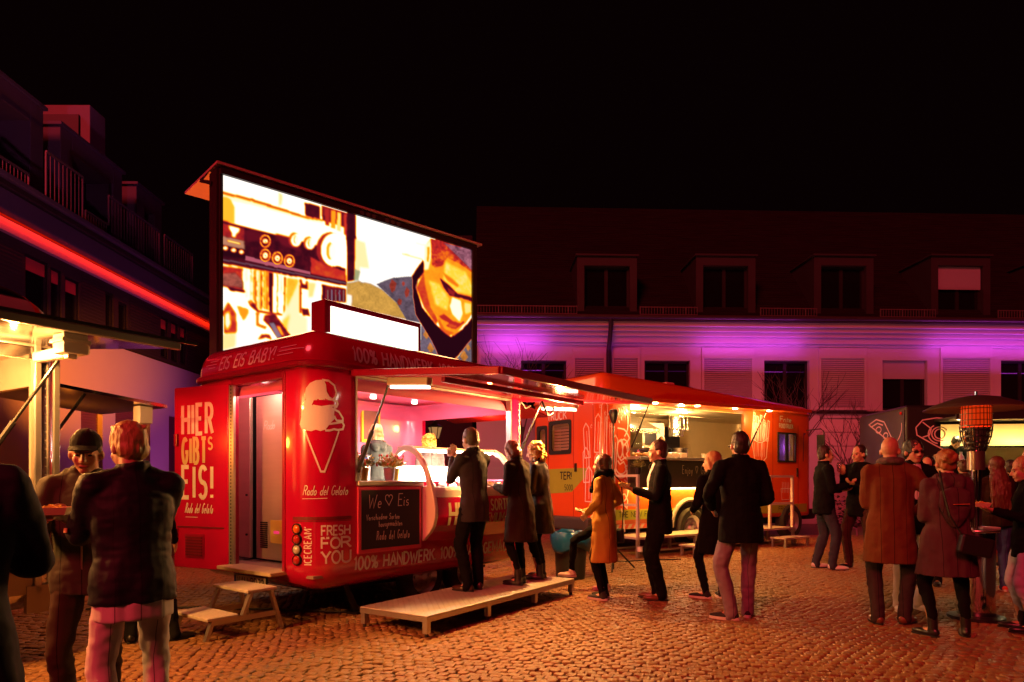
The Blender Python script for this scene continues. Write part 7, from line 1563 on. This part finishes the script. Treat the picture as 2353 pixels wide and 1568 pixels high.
# 5 man in grey suit on platform
o5, c5 = person('man in dark grey suit eating ice cream on the tread plate platform', gp(1090, 0, 7.0), (-.75, .62), 1.755, .19, lean=2, head=(8, 14, 0), arms=('holdhigh', 'eat'), topc=cloth('grey_suit', (.030, .025, .028), .75), hem=-.20, trc=c_blk, hair='crop', hc=(.16, .09, .04), shirt=s_white, feet=((.09, .02, 22), (-.09, 0, -10)), shc=mat('dark_oxford', (.05, .02, .014), .3, coat=.4), vox=.011)
cone = thing('ice_cream_cup', 'white paper ice cream cup held by the man in the grey suit', 'ice cream', Vector(o5.location) + o5.rotation_euler.to_matrix() @ (c5['aj'][1][2] + Vector((.03, .07, .02))))
mb = MB(); mb.lathe([(0, 0), (.028, 0), (.040, .06), (.036, .058), (0, .05)], n=16); mb.build('cup', s_white, cone, True); mb = MB(); mb.ell((0, 0, .065), (.035, .035, .03), 12, 8); mb.build('ice_cream', mat('ice_cream_a', fl[0], .6), cone, True)
# 6 woman brown coat, 7 blonde curls
o6, c6 = person('woman with short red brown hair in long dark brown coat on the platform', gp(1196, 0, 7.42), (-.80, .60), 1.66, .19, 'f', lean=6, head=(4, 26, 0), arms=('hold', 'hold'), topc=c_brown, hem=-.42, flare=.05, hair='bob', hc=(.24, .085, .025), trc=c_blk, slimleg=.85, boots=True, vox=.011, bulk=1.06, feet=((.09, .04, 15), (-.09, -.03, -8)))
o7, c7 = person('woman with curly blonde hair in glossy dark coat at the platform end', gp(1243, 0, 7.85), (-.92, .40), 1.665, .19, 'f', lean=4, head=(-6, 12, 0), arms=('hold', 'hold'), topc=cloth('plum_leather', (.012, .007, .009), .42, bump=.1), hem=-.36, flare=.04, hair='curly', hc=(.62, .34, .06), trc=c_blk, slimleg=.85, boots=True, vox=.011, bulk=1.05)
# 8 mustard coat and her hidden companion
o8, c8 = person('woman in mustard wool coat with big black scarf waiting in the queue', gp(1388, 0, 7.55), (-.86, .52), 1.685, 0, 'f', head=(-10, 4, 0), arms=('pocket', 'pocket'), topc=c_must, hem=-.48, flare=.02, hair='bob', hc=(.10, .03, .016), scarf=(c_blk, 1.35), trc=c_blk, slimleg=.85, shc=mat('black_canvas', (.014, .013, .014), .8), sole=s_sole, vox=.011, feet=((.08, .02, 14), (-.08, -.02, 6)))
hb_ = thing('shoulder_bag', 'small black shoulder bag hanging from the mustard coat', 'handbag', Vector(o8.location) + o8.rotation_euler.to_matrix() @ Vector((.215, -.05, .72)), o8.rotation_euler[2])
mb = MB(); mb.box((-.035, -.10, -.10), (.035, .10, .07)); mb.build('bag_body', mat('black_leather', (.012, .011, .011), .45), hb_, bevel=.02); mb = MB(); mb.tube([(.0, .08, .06), (-.02, .09, .3), (-.10, .06, .62), (-.2, -.02, .71)], .007, 6); mb.tube([(.0, -.08, .06), (.0, -.10, .3), (-.08, -.10, .6), (-.2, -.04, .71)], .007, 6); mb.build('strap', mat('black_leather', (.012, .011, .011), .45), hb_)
person('woman in camel coat behind the mustard coat, one pale trainer up on the platform', gp(1384, 0, 8.05), (-.90, .42), 1.56, 0, 'f', arms=('front', 'front'), topc=c_camel, hem=-.34, flare=.02, hair='bob', hc=(.12, .05, .02), trc=c_blk, slimleg=.85, shc=s_pink, sole=s_sole, vox=.013, feet=((.12, -.02, 6), (-.10, .40, 0, .19)))
# 9 man in suit, profile
o9, c9 = person('tall man in dark suit and open white collar standing in profile', gp(1516, 0, 7.55), (-1, .12), 1.85, 0, head=(0, 2, 0), arms=('hold', 'hold'), topc=c_blk, hem=-.22, trc=c_blk, hair='crop', hc=(.06, .025, .018), shirt=c_white, shc=s_brown, vox=.011, feet=((.08, .02, 8), (-.08, -.02, -4)), sk=(.50, .24, .15))
tray(c9, 'card tray with food held by the tall man in the dark suit', off=.10)
# 10 woman behind the blazer man
o10, c10 = person('fair haired woman in black coat half hidden by the man in the blazer', gp(1640, 0, 7.6), (-.35, .95), 1.72, 0, 'f', head=(-30, 4, 0), arms=('pocket', 'hip'), topc=c_blk, hem=-.40, flare=.03, hair='bob', hc=(.32, .13, .05), trc=c_blk, slimleg=.85, shc=mat('black_canvas', (.014, .013, .014), .8), sole=s_sole, vox=.011, feet=((.10, -.02, 20), (-.09, .02, -40)))
# 11 blazer man, back
o11, c11 = person('broad man seen from behind in black blazer and mauve trousers', gp(1702, 0, 6.45), (-.10, 1), 1.865, 0, head=(6, 2, 0), arms=('hip', 'pocket'), topc=cloth('black_blazer', (.004, .004, .0045)), hem=-.22, flare=.02, trc=c_chino, hair='crop', hc=(.035, .015, .012), shc=mat('black_canvas', (.014, .013, .014), .8), sole=s_sole, vox=.010, bulk=1.10, feet=((.11, .10, 20), (-.09, -.02, -52)), sk=(.46, .2, .13))
mb = MB(); mb.cap(c11['HD'](-.082, .09, .10), .005, c11['HD'](-.085, -.01, .095), .004, 6); mb.cap(c11['HD'](.082, .09, .10), .005, c11['HD'](.085, -.01, .095), .004, 6); mb.cap(c11['HD'](-.07, .10, .098), .006, c11['HD'](.07, .10, .098), .006, 6); mb.build('glasses', m_blackgloss, o11, True)
# 12 and 13 two men talking
person('man in black jacket and torn jeans facing the man with the wine glass', gp(1893, 0, 10.15), (.92, -.12), 1.92, 0, head=(0, 4, 0), arms=('hold', 'front'), topc=c_blk, hem=-.16, trc=c_denim, hair='crop', hc=(.05, .02, .015), shc=s_white, vox=.012, bulk=1.05, feet=((.10, .08, 10), (-.10, -.08, -14)))
o13, c13 = person('man in black cardigan and tee holding a glass', gp(1976, 0, 10.15), (-.82, -.52), 1.93, 0, head=(12, 2, 0), arms=('holdhigh', 'hold'), topc=c_blk, hem=-.20, trc=c_dkb, hair='crop', hc=(.05, .022, .015), vox=.012, bulk=1.04, feet=((.14, .02, 14), (-.15, .02, -30)), collar=False)
wg = thing('wine_glass', 'wine glass held by the man in the black cardigan', 'glass', Vector(o13.location) + o13.rotation_euler.to_matrix() @ (c13['aj'][0][2] + Vector((0, .09, -.02))))
mb = MB(); mb.lathe([(.035, 0), (.005, .006), (.005, .085), (.034, .11), (.042, .15), (.032, .20), (.030, .20), (.038, .15), (.03, .112), (0, .095)], n=18); mb.build('glass', glass('drink_glass', (.9, .88, .85), .18), wg, 'all')
# 14 bald man, 15 glasses, 16 dark haired woman
o14, c14 = person('bald man in rust brown coat with patterned scarf seen from behind', gp(2046, 0, 6.25), (.30, .95), 1.80, 0, head=(24, 4, 0), arms=('pocket', 'front'), topc=c_rust, hem=-.36, flare=.03, trc=cloth('dark_grey_trousers', (.045, .035, .038)), hair=None, scarf=(mat('patterned_scarf', (.10, .07, .07), .9, var=.95, scale=30), 1.0), shc=s_brown, vox=.010, bulk=1.12, feet=((.12, .04, 40), (-.10, -.02, -10)), sk=(.50, .19, .11))
def specs(c):
    mb = MB(); HD = c['HD']
    for g_ in (1, -1): mb.box((-.021, -.003, -.012), (.021, .003, .012), Matrix.Translation(HD(.033 * g_, .104, .095)) @ c['H3'].to_4x4()); mb.cap(HD(.062 * g_, .098, .10), .003, HD(.080 * g_, .0, .098), .003, 6)
    mb.cap(HD(-.01, .108, .10), .003, HD(.01, .108, .10), .003, 6); mb.build('glasses', m_blackgloss, c['o'])
person('dark haired man with black glasses, white shirt and white trousers', gp(2098, 0, 6.95), (-.25, -.95), 1.82, 0, head=(-14, 2, 0), arms=('hang', 'front'), topc=c_blk, hem=-.16, trc=c_white, shirt=c_white, hair='short', hc=(.012, .009, .009), shc=s_white, sole=s_sole, vox=.011, extra=specs, sk=(.42, .16, .11), feet=((.14, .06, 10), (-.06, -.02, -30)))
person('dark haired woman looking out between the man in glasses and the mauve parka', gp(2132, 0, 8.6), (-.60, -.8), 1.70, 0, 'f', head=(6, 0, 0), arms=('front', 'front'), topc=c_blk, hem=-.30, hair='bun', hc=(.014, .009, .009), vox=.013, sk=(.5, .22, .14))
# 17 mauve parka
def pack(c):
    T_ = c['T']; mb = MB(); mb.loft([(T_(0, -.15, z_), rx, ry, c['X3'], c['Y3']) for z_, rx, ry in ((.44, .05, .02), (.40, .13, .04), (.28, .13, .05), (.16, .09, .045), (.08, .03, .02))], 18); put(remesh(mb, 'hood_panel', .011, 1, FOLD), 'hood_panel', c_mauve, c['coat'])
    mb = MB(); mb.bar(T_(-.05, -.215, .29), T_(.08, -.215, .295), .004, .014, up=c['Y3']); mb.build('back_print', mat('orange_print', (.65, .15, .03), .7), c['coat'])
o17, c17 = person('woman with pinned up fair hair in long mauve parka beside the patio heater', gp(2176, 0, 5.75), (.12, 1), 1.655, 0, 'f', head=(4, 8, 0), arms=('front', 'front'), topc=c_mauve, hem=-.36, flare=.05, hair='bun', hc=(.34, .13, .04), hood=True, trc=c_blk, slimleg=.9, boots=True, vox=.010, bulk=1.22, extra=pack, feet=((.17, .02, 20), (-.13, -.02, -30)))
cb = thing('crossbody_bag', 'black crossbody bag hanging at the back of the mauve parka', 'handbag', Vector(o17.location) + o17.rotation_euler.to_matrix() @ Vector((.10, -.245, .80)), o17.rotation_euler[2])
mb = MB(); mb.box((-.13, -.03, -.08), (.13, .04, .08), Matrix.Rotation(R(12), 4, 'Y')); mb.build('bag_body', mat('black_leather', (.012, .011, .011), .45), cb, bevel=.02); mb = MB(); mb.tube([(-.10, .0, .08), (-.19, .02, .25), (-.22, .06, .45), (-.20, .16, .62)], .008, 6); mb.build('strap', mat('black_leather', (.012, .011, .011), .45), cb)
# 18 long hair, 19 profile woman at the edge, 20 man behind her
person('woman with long chestnut hair and blue skirt behind the patio heater', gp(2290, 0, 8.1), (.25, .95), 1.68, 0, 'f', arms=('front', 'front'), topc=c_brown, hem=-.10, hair='long', hc=(.12, .035, .015), trc=c_bluej, vox=.012, feet=((.10, .02, 8), (-.10, -.02, -8)), sole=s_sole, shc=mat('red_trainer', (.5, .04, .03), .6))
o19, c19 = person('fair haired woman in black coat and light jeans holding a red food box', gp(2362, 0, 5.95), (-.88, .42), 1.60, 0, 'f', head=(0, 12, 0), arms=('hold', 'hold'), topc=c_blk, hem=-.20, hair='pony', hc=(.40, .15, .06), trc=c_ldenim, slimleg=.92, boots=True, vox=.010)
tr19 = tray(c19, 'red lit food box held by the woman in light jeans', off=.09)
person('man with shaved head standing behind the woman in light jeans', gp(2372, 0, 7.9), (-.5, .8), 1.78, 0, arms=('front', 'front'), topc=c_blk, hair='crop', hc=(.05, .02, .015), vox=.013)
person('person in black waiting at the pizza truck counter beside the chestnut hair', gp(2322, 0, 10.4), (.1, 1), 1.70, 0, arms=('front', 'front'), topc=c_blk, hair='short', hc=(.03, .02, .015), vox=.014)
person('dark figure ordering at the pizza counter beside the heater pole', gp(2215, 0, 10.8), (.1, 1), 1.72, 0, arms=('front', 'front'), topc=c_olive, hair='short', hc=(.06, .03, .015), vox=.014)
# staff inside the trucks
w = T2W(1.75, 1.15); person('blonde server in dark hooded jacket turned away inside the ice cream trailer', (w.x, w.y), (-.5, .85), 1.60, .466, 'f', arms=('front', 'front'), head=(0, 10, 0), topc=cloth('grey_green_hoodie', (.05, .052, .042)), hood=True, hair='bob', hc=(.70, .50, .20), vox=.012)
w = T2W(2.62, 1.10); person('second server with yellow hair bending over inside the ice cream trailer', (w.x, w.y), (-.3, .9), 1.56, .466, 'f', lean=12, head=(0, 20, 0), arms=('front', 'front'), topc=cloth('checked_jacket', (.16, .12, .10), var=.8), hood=True, hair='curly', hc=(.70, .42, .05), vox=.012)
w = O2W(2.55, .95); person('cook in black apron working inside the orange food truck', (w.x, w.y), (-.1, -1), 1.62, .70, head=(0, 22, 0), arms=('front', 'hold'), topc=c_blk, hair='crop', hc=(.20, .09, .03), vox=.013, sk=(.6, .36, .2))
w = Vector((7.34, 12.5, 0)) + Matrix.Rotation(R(-5.7), 3, 'Z') @ Vector((1.25, .85, 0)); person('dark haired cook leaning over the bright pizza truck kitchen', (w.x, w.y), (-.2, -1), 1.70, .60, head=(0, 35, 0), lean=14, arms=('front', 'front'), topc=c_blk, hair='short', hc=(.02, .015, .012), vox=.014)
